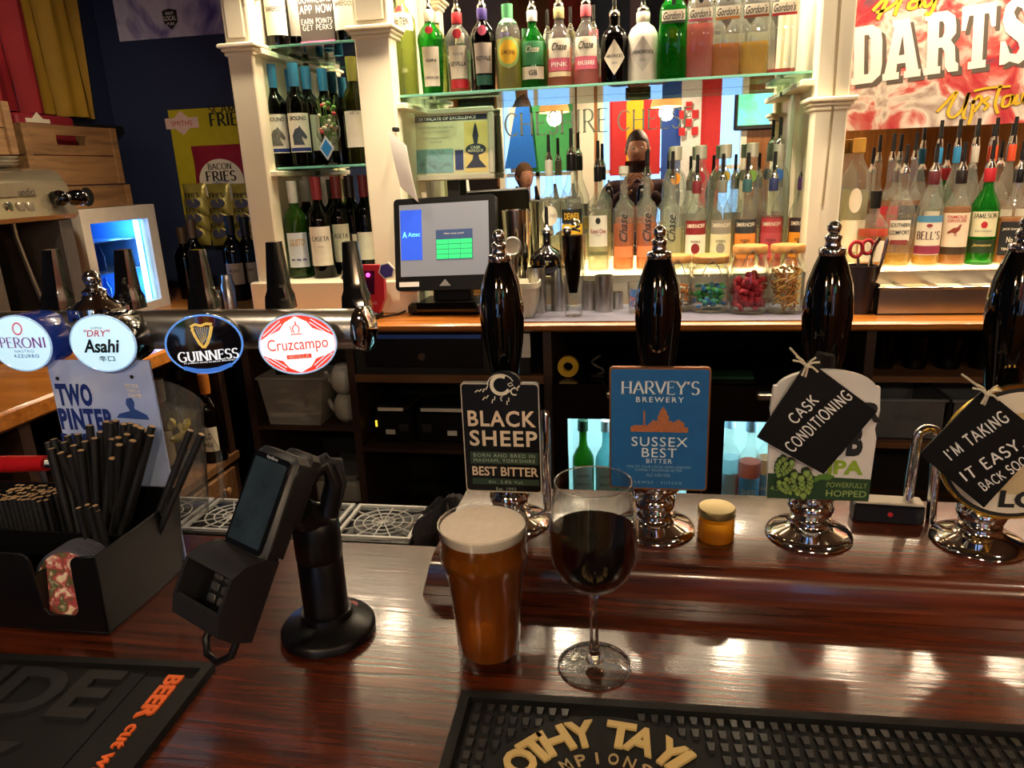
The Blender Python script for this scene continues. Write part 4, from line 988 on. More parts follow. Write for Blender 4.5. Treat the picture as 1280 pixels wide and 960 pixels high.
# ------------------------------------------------------------------ glass drainer tiles on the inner shelf
WIRE = mat('cfd0cc', .4, .1, name='pale_grille')
GT = MB(); s = .055
FRMT = MB()
for (a, b, c, d) in [(-s, s, -s*.9, -s*.82), (-s, s, s*.82, s*.9), (-s, -s*.9, -s*.82, s*.82), (s*.9, s, -s*.82, s*.82)]: FRMT.box(a, b, c, d, .008, .012)
for r_ in (.016, .029, .042):
    GT.tube([(r_*cos(2*pi*i/28), r_*.88*sin(2*pi*i/28),   .0098) for i in range(28)], .0011, 5, closed=True)
for k in range(12):
    a = 2*pi*k/12; e = min(.052/max(abs(cos(a)), 1e-6), .047/max(abs(sin(a)), 1e-6)); GT.tube([(.0, .0, .0095), (e*cos(a), e*sin(a), .0098)], .0011, 5)
proto = None
spots = [(at_z(478, 650, .0), 'nearest the ledge, fully in view'), (at_z(400, 648, .0), 'right behind the card terminal'), (at_z(296, 646, .0), 'left of the card terminal, half hidden'), (at_z(247, 643, .0), 'next to the straw caddy')]
for k, (p, wl) in enumerate(spots):
    x = [spots[0][0].x, spots[0][0].x-.1165, spots[0][0].x-.1165*2.0, spots[0][0].x-.1165*3][k]
    t = thing('drainer_tile', 'square black drainer tile with round wire grille, ' + wl, 'drip tray', (x, .893, -.014), group='square drainer tiles in a row')
    if proto is None:
        a = MB().box(-s, s, -s*.9, s*.9, -.018, .004).build('tray', BLACKP, t, world=False); b = FRMT.build('frame', WIRE, t, world=False); c = GT.build('grille', WIRE, t, world=False)
        proto = (a, b, c)
    else:
        for o in proto: inst(o, o.name.split('.')[0], t)
# crumpled cloths by the ledge
def cloth(label, c, sx_, sy_, sz_, m, seed):
    def fn(u, v):
        a = 2*pi*u; r = sin(pi*v*.5); k = 1+.18*sin(5*a+seed)+.12*sin(9*a+3*v+seed)+.08*sin(14*a-5*v)
        return (c[0]+sx_*r*k*cos(a), c[1]+sy_*r*k*sin(a), c[2]+max(.0, sz_*(cos(pi*v*.5)**.7)*(1+.25*sin(7*a+seed*2+6*v))+.002))
    o = MB().grid(fn, 48, 14).build('bar_cloth', m, smooth=70); tag(o, label, 'cloth')
cloth('crumpled dark grey bar cloth beside the drainer tiles', (-.262, .9, -.0315), .045, .05, .05, mat('3a3a3e', .95, var=.2, bump=.3, bscale=250, name='grey_cloth'), 1.0)
cloth('small pinkish beige cloth tucked against the ledge end', (-.228, .93, -.0315), .02, .012, .05, mat('8a6f62', .95, var=.2, bump=.3, bscale=250, name='beige_cloth'), 2.3)

# ------------------------------------------------------------------ clear plastic jug with lemon wedges
jc = at_y(225, 600, .89); jx = jc.x
t = thing('plastic_jug', 'clear plastic jug tilted behind the straws, holding lemon pieces', 'jug', (jx, .90, -.0315))
def jfn(ri, zo):
    m = MB()
    def fn(u, v):
        a = 2*pi*u; r = ri*(.72+.28*v); return (jx+r*cos(a)*1.0+.012*v, .90+r*sin(a)*.75, zo+.21*v+(.02*cos(a-pi) if v == 1 else 0))
    m.grid(fn, 40, 8); return m
m = jfn(.037, -.031); b = jfn(.0355, -.029); m.merge(b); m.lathe([(0, 0), (.026, 0)], 40, (jx, .90, -.031), sy=.75); m.build('body', G_PLASTIC, t, smooth=60)
MB().tube([(jx+.03, .90, -.0), (jx+.055, .905, .02), (jx+.06, .905, .09), (jx+.045, .90, .13)], .005, 8).build('handle', G_PLASTIC, t, smooth=60)
for k, (dx, dz, ang) in enumerate([(-.006, .135, 20), (.010, .128, -30), (.018, .138, 60), (.002, .118, 80), (.012, .108, 10)]):
    t = thing('lemon_wedge', 'pale yellow lemon wedge inside the clear plastic jug', 'lemon', (jx+dx, .897, dz), (radians(ang), radians(ang*2), 0), group='lemon pieces in the jug')
    MB().lathe([(0, -.012), (.007, -.008), (.009, 0), (.007, .008), (0, .012)], 10, a0=0, a1=pi*.8).build('rind', mat('d9c23a', .5), t, world=False)
    MB().lathe([(0, -.010), (.006, -.007), (.0078, 0), (.006, .007), (0, .010)], 10, a0=.05, a1=pi*.78).map(lambda x, y, z: (x, y-.0008, z)).build('flesh', mat('ece09a', .4), t, world=False)

# ------------------------------------------------------------------ side counter along the left wall
WX = -1.21
wg = thing('side_counter', 'wooden side counter along the navy wall under the coffee machine', 'counter', (-1.6, 1.5, ZF))
MB().rbox(XL+.003, WX, 1.06, 1.964, .02, .06, .006).build('worktop', COUNTER_WOOD, wg)
c = MB()
for yy in (1.07, 1.2, 1.92): c.box(XL+.003, WX-.03, yy, yy+.03, ZF, .02)
c.box(XL+.003, XL+.02, 1.07, 1.95, ZF, .02); c.build('carcass', DARK_WOOD, wg)
MB().box(XL+.02, WX-.02, 1.1, 1.95, -.36, -.338).build('shelf', SHELF_WOOD, wg)
MB().box(XL+.02, WX-.02, 1.1, 1.95, -.72, -.70).build('shelf', SHELF_WOOD, wg)
for k, (a, b) in enumerate([(1.24, 1.56), (1.58, 1.915)]):
    d = MB().rbox(WX-.04, WX-.018, a, b, -.55, -.375, .004).build('drawer', SHELF_WOOD, wg)
    for yy in ((a+b)/2-.03, (a+b)/2+.03+.06*k):
        MB().lathe([(0, 0), (.006, 0), (.005, .008), (.011, .014), (.011, .02), (0, .024)], 14).map(lambda x, y, z: (WX-.018+z, yy+x, -.45+y+.025)).build('knob', CRATE_WOOD, d)
# things along the left wall face the barman (+x): built facing -y, then turned a quarter
def lw(m): return m.map(lambda x, y, z: (-y, x, z))
def lx(px, py, xf): q = at_x(px, py, -xf); return q.y, q.z
cm = thing('coffee_machine', 'steel espresso machine with black knob on the side counter', 'coffee machine', (-1.78, 1.55, .06))
BE = mat('c2b496', .22, .8, var=.05, name='warm_steel')
F0 = 1.55; u1, zb_ = lx(95, 272, F0); u0 = 1.2; zt = .530
lw(MB().prism([(F0, zb_), (F0-.012, zb_+.012), (F0, zb_+.05), (F0+.008, zt-.045), (F0+.03, zt-.012), (F0+.06, zt), (2.0, zt), (2.0, zb_)], u0, u1, 'yz')).build('head', BE, cm)
lw(MB().rbox(u0, u1-.02, 1.86, 2.0, .10, zb_, .005)).build('back_panel', mat('2a2826', .4), cm)
for (a, b) in ((u1-.05, u1-.004), (u0, u0+.05), (1.535, 1.575)): lw(MB().rbox(a, b, F0+.01, 1.86 if b < u1-.1 else 2.0, .061, zb_, .004)).build('side_leg', mat('5b5651', .4, .4), cm)
lw(MB().rbox(u0+.05, u1-.05, F0+.01, 1.86, .061, .10, .004)).build('drip_base', STEEL, cm)
a, za = lx(46, 243, F0); lw(MB().rbox(u0+.05, a, F0-.002, F0+.012, za-.005, za+.03, .002)).build('name_panel', mat('a89c86', .3, .6), cm)
a, za = lx(33, 240, F0-.002); lw(wall(text('undici', .052, .019), a, F0-.0028, za)).build('lettering', INK, cm, smooth=0)
for k, px in enumerate((9, 24, 36)):
    a, za = lx(px, 259, F0)
    m = MB().lathe([(0, 0), (.013, 0), (.013, .006), (.009, .009), (0, .009)], 20, sq=0 if k == 0 else 5).map(lambda x, y, z: (a+x, F0-z, za+y)); lw(m).build('button', CHROME if k == 0 else mat('9a917e', .3, .5), cm)
a, za = lx(70, 248, F0)
m = MB().lathe([(0, 0), (.026, .003), (.03, .018), (.022, .032), (.019, .042), (.028, .056), (.030, .075), (.022, .09), (0, .095)], 24).map(lambda x, y, z: (a-.022+z*.62, F0-.012-z*.5+y*.8, za+x*.72)); lw(m).build('steam_knob', BLACKG, cm, smooth=60)
a, za = lx(18, 283, F0+.05); lw(MB().tube([(a+.05, F0+.1, zb_), (a+.05, F0+.1, zb_-.04), (a+.06, F0+.09, .25), (a+.075, F0+.08, .14)], .007, 8)).build('steam_wand', STEEL, cm)
lw(MB().lathe([(0, zb_-.075), (.035, zb_-.075), (.035, zb_-.03), (.03, zb_), (0, zb_)], 24, (1.42, F0+.13, 0))).build('group_head', CHROME, cm)
for k in range(3):
    a, za = lx(2, 210, F0+.09); m = MB().lathe([(0, 0), (.04, 0), (.075, .008), (.078, .011), (.07, .011), (.04, .004), (0, .004)], 32, (a-.02, F0+.12, zt+.0005+k*.009))
    o = lw(m).build('saucer', mat('ddd6c4', .3, name='glazed_china')); tag(o, ['lowest', 'middle', 'topmost'][k] + ' white saucer of the stack on the coffee machine', 'saucer', 'saucers on the coffee machine')
# drinks cooler with blue light
F1 = 1.65; x0 = lx(98, 262, F1)[0]; x1 = lx(197, 300, F1)[0]+.012; zt = .412
f = thing('wine_cooler', 'white countertop drinks cooler glowing blue inside', 'fridge', (-1.85, (x0+x1)/2, .06))
WH = mat('d8d2c4', .4, name='off_white_enamel'); D0, D1 = F1+.03, 2.03
m = MB(); m.box(x0, x0+.025, D0, D1, .0605, zt); m.box(x1-.025, x1, D0, D1, .0605, zt); m.box(x0+.025, x1-.025, D0, D1, zt-.025, zt); m.box(x0+.025, x1-.025, D0, D1, .0605, .09); m.box(x0+.025, x1-.025, D1-.02, D1, .09, zt-.025); lw(m).build('cabinet', WH, f)
d = MB(); d.box(x0, x0+.035, F1, D0, .0605, zt); d.box(x1-.045, x1, F1, D0, .0605, zt); d.box(x0+.035, x1-.045, F1, D0, zt-.045, zt); d.box(x0+.035, x1-.045, F1, D0, .0605, .09)
d = lw(d).build('door', WH, f); lw(MB().box(x0+.035, x1-.045, F1+.01, F1+.014, .09, zt-.045)).build('pane', G_DOOR, d)
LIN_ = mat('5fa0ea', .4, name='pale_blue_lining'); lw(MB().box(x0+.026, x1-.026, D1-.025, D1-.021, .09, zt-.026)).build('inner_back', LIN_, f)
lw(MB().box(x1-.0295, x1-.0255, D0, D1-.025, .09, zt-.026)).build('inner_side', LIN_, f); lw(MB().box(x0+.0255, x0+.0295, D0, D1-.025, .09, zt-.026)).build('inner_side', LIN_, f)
lw(MB().box(x1-.062, x1-.050, D0+.004, D0+.016, .092, zt-.05)).build('light_tube', glow('cool_tube', 'b8dcff', 9), f)
for zz in (.2, .3): lw(MB().box(x0+.03, x1-.03, D0+.03, D1-.026, zz, zz+.004)).build('wire_shelf', mat('8fa8c8', .3, .6), f)
lamp_light('cooler_lamp', 'POINT', (-(D0+.06), x1-.09, .33), 1.3, (.10, .36, 1), .03); lamp_light('cooler_lamp', 'POINT', (-(D0+.06), x1-.09, .15), 1.0, (.10, .36, 1), .03)
BLB = glass('blue_lit_bottle', '9fc0e8', diffuse=.3, dcol='4f7fc0')
for k in range(5):
    for zz in (.2045, .0945):
        o = lw(MB().lathe([(0, 0), (.015, 0), (.015, .05), (.006, .07), (.006, .085), (0, .085)], 14, (x0+.055+k*.036, D0+.09+.03*(k % 2), zz))).build('small_bottle', BLB)
        tag(o, 'small bottle standing in the blue lit cooler', 'bottle', 'small bottles inside the drinks cooler')
# wooden crates
def crate(label, u0, u1, d0, d1, z0, z1, tilt=0, badge_=False, slot=False):
    t = thing('wooden_crate', label, 'crate', (-(d0+d1)/2, (u0+u1)/2, z0), (0, 0, radians(90+tilt)), group='wooden crates')
    hx, hy, h = (u1-u0)/2, (d1-d0)/2, z1-z0; th = .012; n = max(1, round(h/.085)); hh = h/n
    for k in range(n):
        a, b = k*hh+.001, (k+1)*hh-.002
        if slot and k == n-1:
            zc = (a+b)/2
            mm = MB(); mm.box(-hx, -.06, -hy, -hy+th, a, b); mm.box(.06, hx, -hy, -hy+th, a, b); mm.box(-.06, .06, -hy, -hy+th, a, zc-.014); mm.box(-.06, .06, -hy, -hy+th, zc+.014, b); mm.build('slat', CRATE_WOOD, t, world=False)
        else: MB().box(-hx, hx, -hy, -hy+th, a, b).build('slat', CRATE_WOOD, t, world=False)
        MB().box(-hx, hx, hy-th, hy, a, b).build('slat', CRATE_WOOD, t, world=False)
        for s in (-1, 1): MB().box(s*hx-(th if s > 0 else 0), s*hx+(th if s < 0 else 0), -hy+th, hy-th, a, b).build('slat', CRATE_WOOD, t, world=False)
    for s in (-1, 1): MB().box(s*hx-(.022 if s > 0 else 0), s*hx+(.022 if s < 0 else 0), -hy-.006, -hy, .001, h-.002).build('end_batten', CRATE_WOOD, t, world=False)
    MB().box(-hx+th, hx-th, -hy+th, hy-th, .001, .01).build('base_board', CRATE_WOOD, t, world=False)
    if badge_: MB().lathe([(0, 0), (.028, 0), (.028, .001), (0, .001)], 28).map(lambda x, y, z: (.02+x, -hy-z, h/2+y)).build('round_badge', INK, t, world=False)
    return t
crate('shallow pale wooden crate with round black badge on the drinks cooler', 1.80, 2.236, 1.66, 2.02, .4125, .482, 0, True)
crate('open wooden crate with a hand slot stacked above the drinks cooler', 1.865, 2.225, 1.67, 1.98, .4825, .655, -3, slot=True)
crate('pale wooden crate standing on the coffee machine by the flag', 1.36, 1.70, 1.56, 1.9, .5605, .69, 0)
o = lw(MB().rbox(1.90, 2.12, 1.72, 1.90, .494, .685, .006)).build('red_snack_box', mat('8a1f2c', .5, name='red_card')); tag(o, 'dark red snack box poking out of the wooden crate', 'box')
q = lw(MB().prism([(1.93, .672), (1.955, .672), (1.975, .69), (1.995, .672), (2.02, .672), (2.02, .66), (1.93, .66)], 1.7185, 1.7198)); q.build('white_badge', OFFWHITE, o)
struct('trim_3', MB().box(XL, XL+.035, 1.2, YB, .675, .705), BLACKM, 'black rail along the side wall under the flag')

# snack card
fy = YB-.006
a = at_y(210, 138, fy); b = at_y(322, 128, fy); lo = at_y(236, 300, fy)
t = thing('snack_card', 'yellow hanging card of scampi and bacon fries packets', 'snack display', ((a.x+b.x)/2, fy, lo.z))
MB().box(a.x, b.x, fy-.003, fy, lo.z, a.z).build('backing_card', mat('b5a81c', .5, var=.06, name='yellow_card'), t)
zl = at_y(228, 154, fy).z; xa = at_y(228, 154, fy).x
MB().prism([(xa-.07, zl+.02), (xa-.03, zl+.02), (xa, zl+.045), (xa+.03, zl+.02), (xa+.07, zl+.02), (xa+.07, zl-.02), (xa+.03, zl-.02), (xa, zl-.045), (xa-.03, zl-.02), (xa-.07, zl-.02)], fy-.0045, fy-.003).build('maker_badge', mat('d8b8b0', .5), t)
wall(text('SMITHS', .09, .018), xa, fy-.005, zl).build('badge_lettering', RED, t, smooth=0)
c = at_y(285, 149, fy); m = wall(pen('SCAMPI', .15, .028, thin=.09, thick=.16, serif=.1), c.x, fy-.0045, at_y(282, 136, fy).z); m.merge(wall(pen('FRIES', .155, .045, thin=.09, thick=.2, serif=.13), c.x, fy-.0045, c.z)); m.build('lettering', INK, t, smooth=0)
def packet(x0, x1, z0, z1, y, m1, name='packet', parent=None):
    def fn(u, v): return (x0+(x1-x0)*u, y-.022*(sin(pi*u)**.6)*(sin(pi*v)**.5)-.003*sin(9*u+7*v), z0+(z1-z0)*v)
    return MB().grid(fn, 12, 12).build(name, m1, parent, smooth=70)
pa = at_y(240, 183, fy); pb = at_y(316, 240, fy)
big = packet(pa.x, pb.x+.02, pb.z-.02, pa.z, fy-.006, mat('8f2338', .3, coat=.4, name='red_foil'), 'big_packet', t)
px_ = (pa.x+pb.x)/2+.01
MB().prism(ellipse(.095, .085, 28, px_, pb.z+.045), fy-.0345, fy-.030).build('cream_panel', OFFWHITE, big)
m = wall(pen('BACON', .10, .022, thin=.09, thick=.17, serif=.11), px_, fy-.036, at_y(280, 208, fy).z); m.merge(wall(pen('FRIES', .13, .036, thin=.09, thick=.2, serif=.13), px_, fy-.036, at_y(280, 220, fy).z)); m.build('lettering', INK, big, smooth=0)
MB().prism(ellipse(.06, .035, 24, px_, at_y(280, 236, fy).z), fy-.0355, fy-.0345).build('picture', blotch('blue_print', ['7a80b0', 'd8d4c8', '4a5090'], 60), big)
FOIL = mat('a89a4a', .28, .3, var=.2, scale=20, bump=.4, bscale=30, name='gold_foil')
for r_ in range(3):
    for c_ in range(3):
        q0 = at_y(230+c_*30, 233+r_*19, fy-.03)
        o = packet(q0.x, q0.x+.098, q0.z-.115, q0.z+.01, fy-.04+.008*r_, FOIL); tag(o, 'small shiny gold snack packet, ' + ['left', 'centre', 'right'][c_] + ' of the ' + ['top', 'middle', 'bottom'][r_] + ' row on the yellow card', 'packet', 'gold snack packets on the card')
        wall(pen('FRIES', .06, .018, thin=.1, thick=.2, serif=.1), q0.x+.049, fy-.064+.008*r_, q0.z-.035).build('lettering', INK, o, smooth=0)
        MB().prism(ellipse(.03, .018, 16, q0.x+.049, q0.z-.065), fy-.064+.008*r_, fy-.06+.008*r_).build('picture', mat('4a4a60', .5), o)
# ------------------------------------------------------------------ back counter
CZ, CF, MY = .06, 1.968, 2.47       # worktop height, its front edge, the mirror plane
o = MB().rbox(XL+.003, XR-.05, CF, YB-.002, CZ-.024, CZ, .006).build('back_worktop', COUNTER_WOOD); tag(o, 'orange varnished worktop running along the back bar', 'worktop')
un = thing('open_shelf_unit', 'dark wooden open shelf unit under the till', 'shelf unit', (-.73, 2.2, ZF))
B0, B1 = 2.0, 2.44
for x in (-1.205, -.862, -.262): MB().box(x, x+.024, B0, B1, ZF, .036).build('upright', DARK_WOOD, un)
MB().box(-1.205, -.238, B1, B1+.012, ZF, .036).build('back_board', mat('100b08', .7), un)
for (a, b, z) in [(-.838, -.262, -.104), (-.838, -.262, -.338), (-1.181, -.862, -.272), (-1.181, -.862, -.55), (-.838, -.262, -.72)]: MB().box(a, b, B0, B1, z-.014, z).build('shelf', DARK_WOOD, un)
MB().box(-.838, -.262, B0-.004, B0+.014, -.124, -.1).build('rail', SHELF_WOOD, un)
td = thing('cash_box', 'black steel cash box with a locked front under the worktop', 'cash box', (-.6, 2.1, -.104))
MB().rbox(-.836, -.30, 2.004, 2.36, -.1035, .034, .003).build('case', BLACKM, td)
d = MB().rbox(-.80, -.44, 1.994, 2.004, -.075, .026, .002).build('drawer_front', BLACKP, td)
MB().box(-.79, -.44, 1.991, 1.994, .012, .024).build('blue_strip', mat('2f55a8', .4), d)
MB().lathe([(0, 0), (.011, 0), (.011, .006), (0, .007)], 20).map(lambda x, y, z: (-.622+x, 1.994-z, -.043+y)).build('lock', CHROME, d)
o = MB().box(-.338, -.298, 1.996, 1.999, -.045, .025).build('paper_note', PAPER); tag(o, 'small blank paper note stuck beside the cash drawer', 'note')
# printers
def printer(label, x0, x1, tag_x, light):
    t = thing('receipt_printer', label, 'printer', ((x0+x1)/2, 2.14, -.338))
    MB().rbox(x0, x1, 2.05, 2.22, -.3378, -.235, .008).build('body', BLACKP, t); MB().rbox(x0+.01, x1-.01, 2.06, 2.2, -.235, -.222, .004).build('lid', mat('222225', .4), t)
    MB().box(x0+.02, x1-.025, 2.046, 2.05, -.232, -.222).build('paper_slot', PAPER, t); MB().box(tag_x, tag_x+.03, 2.047, 2.05, -.31, -.295).build('label_sticker', PAPER, t)
    MB().box(x0+.085 if light else x0+.02, x0+.115 if light else x0+.05, 2.047, 2.05, -.3, -.275).build('panel', mat('33343a', .4), t)
    if light: MB().box(x0+.008, x0+.013, 2.046, 2.05, -.285, -.265).build('status_light', glow('amber_led', 'd8b030', 2), t)
printer('black receipt printer with amber status light', -.815, -.688, -.775, True); printer('wider black receipt printer beside the ram clip', -.676, -.50, -.575, False)
# upside-down wine glasses on the low shelf
WGP = [(0, .0), (.033, 0), (.034, .002), (.006, .006), (.004, .02), (.004, .075), (.012, .085), (.03, .105), (.036, .13), (.033, .165), (.03, .175)]
for k, (x, y) in enumerate([(-.775, 2.08), (-.685, 2.1), (-.60, 2.08), (-.73, 2.22), (-.64, 2.22), (-.55, 2.2), (-.48, 2.1)]):
    o = MB().lathe([(r, .175-z) for r, z in WGP], 28, (x, y, -.7198)).build('upturned_wine_glass', G_THIN, smooth=60); tag(o, 'upturned wine glass on the low shelf under the printers', 'glass', 'upturned wine glasses')
# tub and teapots
t = thing('plastic_tub', 'frosted plastic tub of sachets on the left shelf', 'tub', (-1.065, 2.1, -.272))
MB().prism([(-1.145, -.2715), (-.975, -.2715), (-.952, -.125), (-1.168, -.125)], 2.012, 2.16).build('tub_body', G_FROST, t); MB().rbox(-1.175, -.945, 2.005, 2.168, -.125, -.116, .003).build('rim', G_FROST, t)
rn = random.Random(5)
m = MB()
for k in range(40):
    x, y, z = rn.uniform(-1.13, -.985), rn.uniform(2.03, 2.14), -.268+rn.uniform(0, .085); m.rbox(x-.018, x+.018, y-.01, y+.01, z, z+.012, .003)
m.build('sachets', WHITE, t)['kind'] = 'stuff'
m = MB()
for k in range(14): m.rbox(-1.12+k*.0065, -1.115+k*.0065, 2.04, 2.1, -.116, -.085+.004*sin(k*2), .001)
m.build('dark_sachets', BLACKP, t)['kind'] = 'stuff'
for k, z in enumerate((-.2718, -.178)):
    t = thing('teapot', ['lower', 'upper'][k]+' white china teapot of the stacked pair', 'teapot', (-.905, 2.07, z), group='stacked white teapots')
    ch = mat('d6d2ca', .2, coat=.4, name='white_china')
    MB().lathe([(0, 0), (.028, 0), (.04, .02), (.043, .045), (.037, .07), (.03, .082), (0, .083)], 32).build('body', ch, t, world=False, smooth=60)
    MB().lathe([(0, .083), (.03, .083), (.024, .09), (.006, .092), (.008, .0935), (0, .0937)], 28).build('lid', ch, t, world=False)
    MB().tube([(-.035, 0, .03), (-.05, -.004, .045), (-.058, -.006, .07)], [.011, .008, .006], 12).build('spout', ch, t, world=False, smooth=60)
    MB().tube([(.036, 0, .065), (.055, 0, .06), (.056, 0, .035), (.04, 0, .025)], .005, 10).build('handle', ch, t, world=False, smooth=60)
t = thing('grey_appliance', 'low grey tray shaped appliance on the bottom left shelf', 'appliance', (-.95, 2.1, -.55))
MB().rbox(-1.03, -.875, 2.03, 2.25, -.5498, -.475, .01).build('body', mat('85827c', .4), t); MB().rbox(-1.02, -.885, 2.035, 2.24, -.475, -.455, .005).build('lid', mat('5a5854', .4), t)

# bottle fridges
FLIN = mat('d8e6e6', .4, name='fridge_lining')
def fridge(label, x0, x1, dx0, dx1):
    t = thing('bottle_fridge', label, 'fridge', ((x0+x1)/2, 2.2, ZF)); z0, z1 = ZF+.04, -.118
    m = MB(); m.box(x0, x0+.02, 2.0, 2.44, z0, z1); m.box(x1-.02, x1, 2.0, 2.44, z0, z1); m.box(x0+.02, x1-.02, 2.0, 2.44, z1-.03, z1); m.box(x0+.02, x1-.02, 2.0, 2.44, z0, z0+.03); m.build('cabinet', BLACKP, t)
    MB().box(x0+.02, x1-.02, 2.42, 2.44, z0+.03, z1-.03).build('inner_back', FLIN, t)
    MB().box(x0+.02, x0+.024, 2.03, 2.42, z0+.03, z1-.03).build('inner_side', FLIN, t); MB().box(x1-.024, x1-.02, 2.03, 2.42, z0+.03, z1-.03).build('inner_side', FLIN, t)
    MB().box(dx0+.01, dx1-.01, 2.04, 2.06, z1-.045, z1-.031).build('light_tube', glow('fridge_tube', 'c4f2ff', 22), t)
    d = MB(); a = z1-.105; d.box(x0, dx0, 1.978, 1.999, z0, z1); d.box(dx1, x1, 1.978, 1.999, z0, z1); d.box(dx0, dx1, 1.978, 1.999, a, z1); d.box(dx0, dx1, 1.978, 1.999, z0, z0+.08)
    d = d.build('door', BLACKG, t); MB().box(dx0, dx1, 1.986, 1.99, z0+.08, a).build('pane', G_DOOR, d)
    MB().rbox((dx0+dx1)/2-.06, (dx0+dx1)/2+.02, 1.964, 1.978, a+.065, a+.085, .004).build('door_handle', STEEL, d)
    MB().box(x0+.024, x1-.024, 2.02, 2.41, -.565, -.56).build('wire_shelf', mat('c8d8d8', .3, .5), t); MB().box(x0+.024, x1-.024, 2.02, 2.41, -.85, -.845).build('wire_shelf', mat('c8d8d8', .3, .5), t)
    lamp_light('fridge_lamp', 'AREA', ((x0+x1)/2, 2.1, z1-.05), 2.2, (.66, .95, 1), .12, ((x0+x1)/2, 2.25, -.6))
fridge('black bottle fridge behind the blue clip, lit inside', -.236, .19, -.193, .15); fridge('black bottle fridge behind the hop clip, lit inside', .192, .6, .248, .53)
# tape and bits above the fridges
o = MB().lathe([(.014, -.009), (.031, -.009), (.031, .009), (.014, .009), (.014, -.009)], 28).map(lambda x, y, z: (-.195+x, 2.05+z, -.117+.032+y)).build('tape_roll', mat('c9a02a', .4, name='yellow_tape')); tag(o, 'yellow roll of tape standing on the left fridge', 'tape roll')
t = thing('scissor_clip', 'small coiled black clip beside the tape roll', 'clip', (-.11, 2.05, -.117)); MB().tube([(-.11+.02*sin(k*.7)*(1-k*.03), 2.05, -.112+.006*k) for k in range(11)], .004, 8).build('coil', mat('4a4640', .4), t)
MB().rbox(-.13, -.09, 2.04, 2.06, -.1178, -.109, .002).build('foot', BLACKM, t)
o = MB().rbox(.04, .33, 2.03, 2.10, -.1178, -.108, .003).build('green_tray', mat('16402a', .5, name='dark_green_plastic')); tag(o, 'dark green plastic tray on top of the fridges', 'tray')
# right-hand shelf unit
u2 = thing('open_shelf_unit', 'dark open shelf unit on the right with grey storage bins', 'shelf unit', (1.2, 2.2, ZF))
for x in (.605, 1.45, 2.2): MB().box(x, x+.024, B0, B1, ZF, .036).build('upright', DARK_WOOD, u2)
for z in (-.03-.065, -.285, -.62): MB().box(.629, 2.2, B0, B1, z-.016, z).build('shelf', SHELF_WOOD, u2)
MB().box(.605, 2.22, B1, B1+.012, ZF, .036).build('back_board', mat('100b08', .7), u2)
for k in range(3):
    x = .645+k*.205; t = thing('storage_bin', 'grey plastic storage bin, ' + ['first', 'second', 'third', 'fourth', 'fifth'][k] + ' from the hop clip on the right shelf', 'bin', (x+.095, 2.15, -.285), group='grey bins under the counter')
    m = MB(); w_, dd, hh = .095, .12, .115
    for (a, b, c, d) in [(-w_, w_, -dd, -dd+.004), (-w_, w_, dd-.004, dd), (-w_, -w_+.004, -dd, dd), (w_-.004, w_, -dd, dd)]: m.box(a, b, c, d, .001, hh)
    m.box(-w_, w_, -dd, dd, .0005, .004); m.build('walls', mat('55565a', .5, var=.1, name='grey_plastic'), t, world=False)
    MB().rbox(-w_-.004, w_+.004, -dd-.004, -dd+.004, hh-.006, hh+.003, .002).build('rim', mat('6c6d70', .5), t, world=False)
    wall(text(['NEPLUY SAUC', 'PLATES', 'NAPKIN', 'JUICE', 'CUPS'][k], .07, .014), 0, -dd-.0006, hh*.55).build('lettering', mat('3a3b40', .6), t, world=False, smooth=0)
for k in range(9):
    x = .68+k*.085; o = MB().lathe([(0, 0), (.03, 0), (.036, .09), (.034, .09), (.028, .004), (0, .004)], 24, (x, 2.1, -.0948)).build('tumbler', glass('smoky_tumbler', '8a8d92', edge=.4)); tag(o, 'dark upright tumbler in the row just under the worktop', 'glass', 'tumblers under the right worktop')

# ------------------------------------------------------------------ cream shelving frame
fr = thing('bar_shelving', 'cream painted back bar shelving with moulded pillars', 'shelving', (-.3, 2.3, CZ))
def pillar(x0, x1, caps, base_z=CZ):
    w_ = (x1-x0); top = 1.16
    p = MB().rbox(x0, x1, 2.15, 2.21, base_z, top, .004).build('pillar', CREAM, fr)
    MB().box(x0+w_*.18, x1-w_*.18, 2.21, MY-.002, base_z, top).build('side_panel', CREAM, fr)
    MB().box(x0+.002, x1-.002, MY-.05, MY-.002, base_z, top).build('rear_stile', CREAM, fr)
    for (z, k) in caps:
        for (dz, o_, h) in [(0, .012, .010), (.010, .02, .012), (-.012, .006, .012)]:
            MB().rbox(x0-o_, x1+o_, 2.15-o_, 2.24, z+dz, z+dz+h, .003).build('moulding', CREAM, p)
        if k: MB().rbox(x0+.012, x1-.012, 2.144, 2.152, z+.035, z+.14, .003).build('block', CREAM, p)
pillar(-1.197, -1.117, [(.84, True), (1.0, False)]); pillar(-.80, -.694, [(.86, True), (1.04, False)]); pillar(.462, .547, [(.605, False)]); pillar(1.62, 1.71, [(.605, False)])
MB().rbox(-1.215, -.66, 2.128, MY-.002, CZ+.0005, .163, .004).build('plinth', CREAM, fr)
MB().rbox(-1.25, 1.75, 2.08, MY, 1.16, 1.215, .006).build('cornice', CREAM, fr)
MB().rbox(-1.22, 1.73, 2.14, MY, 1.215, 1.40, .004).build('fascia', DARK_WOOD, fr)
for (a, b) in ((-1.21, -1.0), (-.85, -.62), (.12, .30), (.50, .92), (1.15, 1.7)): MB().rbox(a, b, 2.13, 2.14, 1.225, 1.385, .003).build('reflection_board', CREAM, fr)
for (a, b, z) in [(-1.135, -1.115, .845), (-1.135, -1.115, .497), (-.705, -.69, .672), (.43, .463, .672)]: MB().rbox(a, b+.02, 2.17, 2.45, z-.012, z+.004, .002).build('bracket', CREAM, fr)
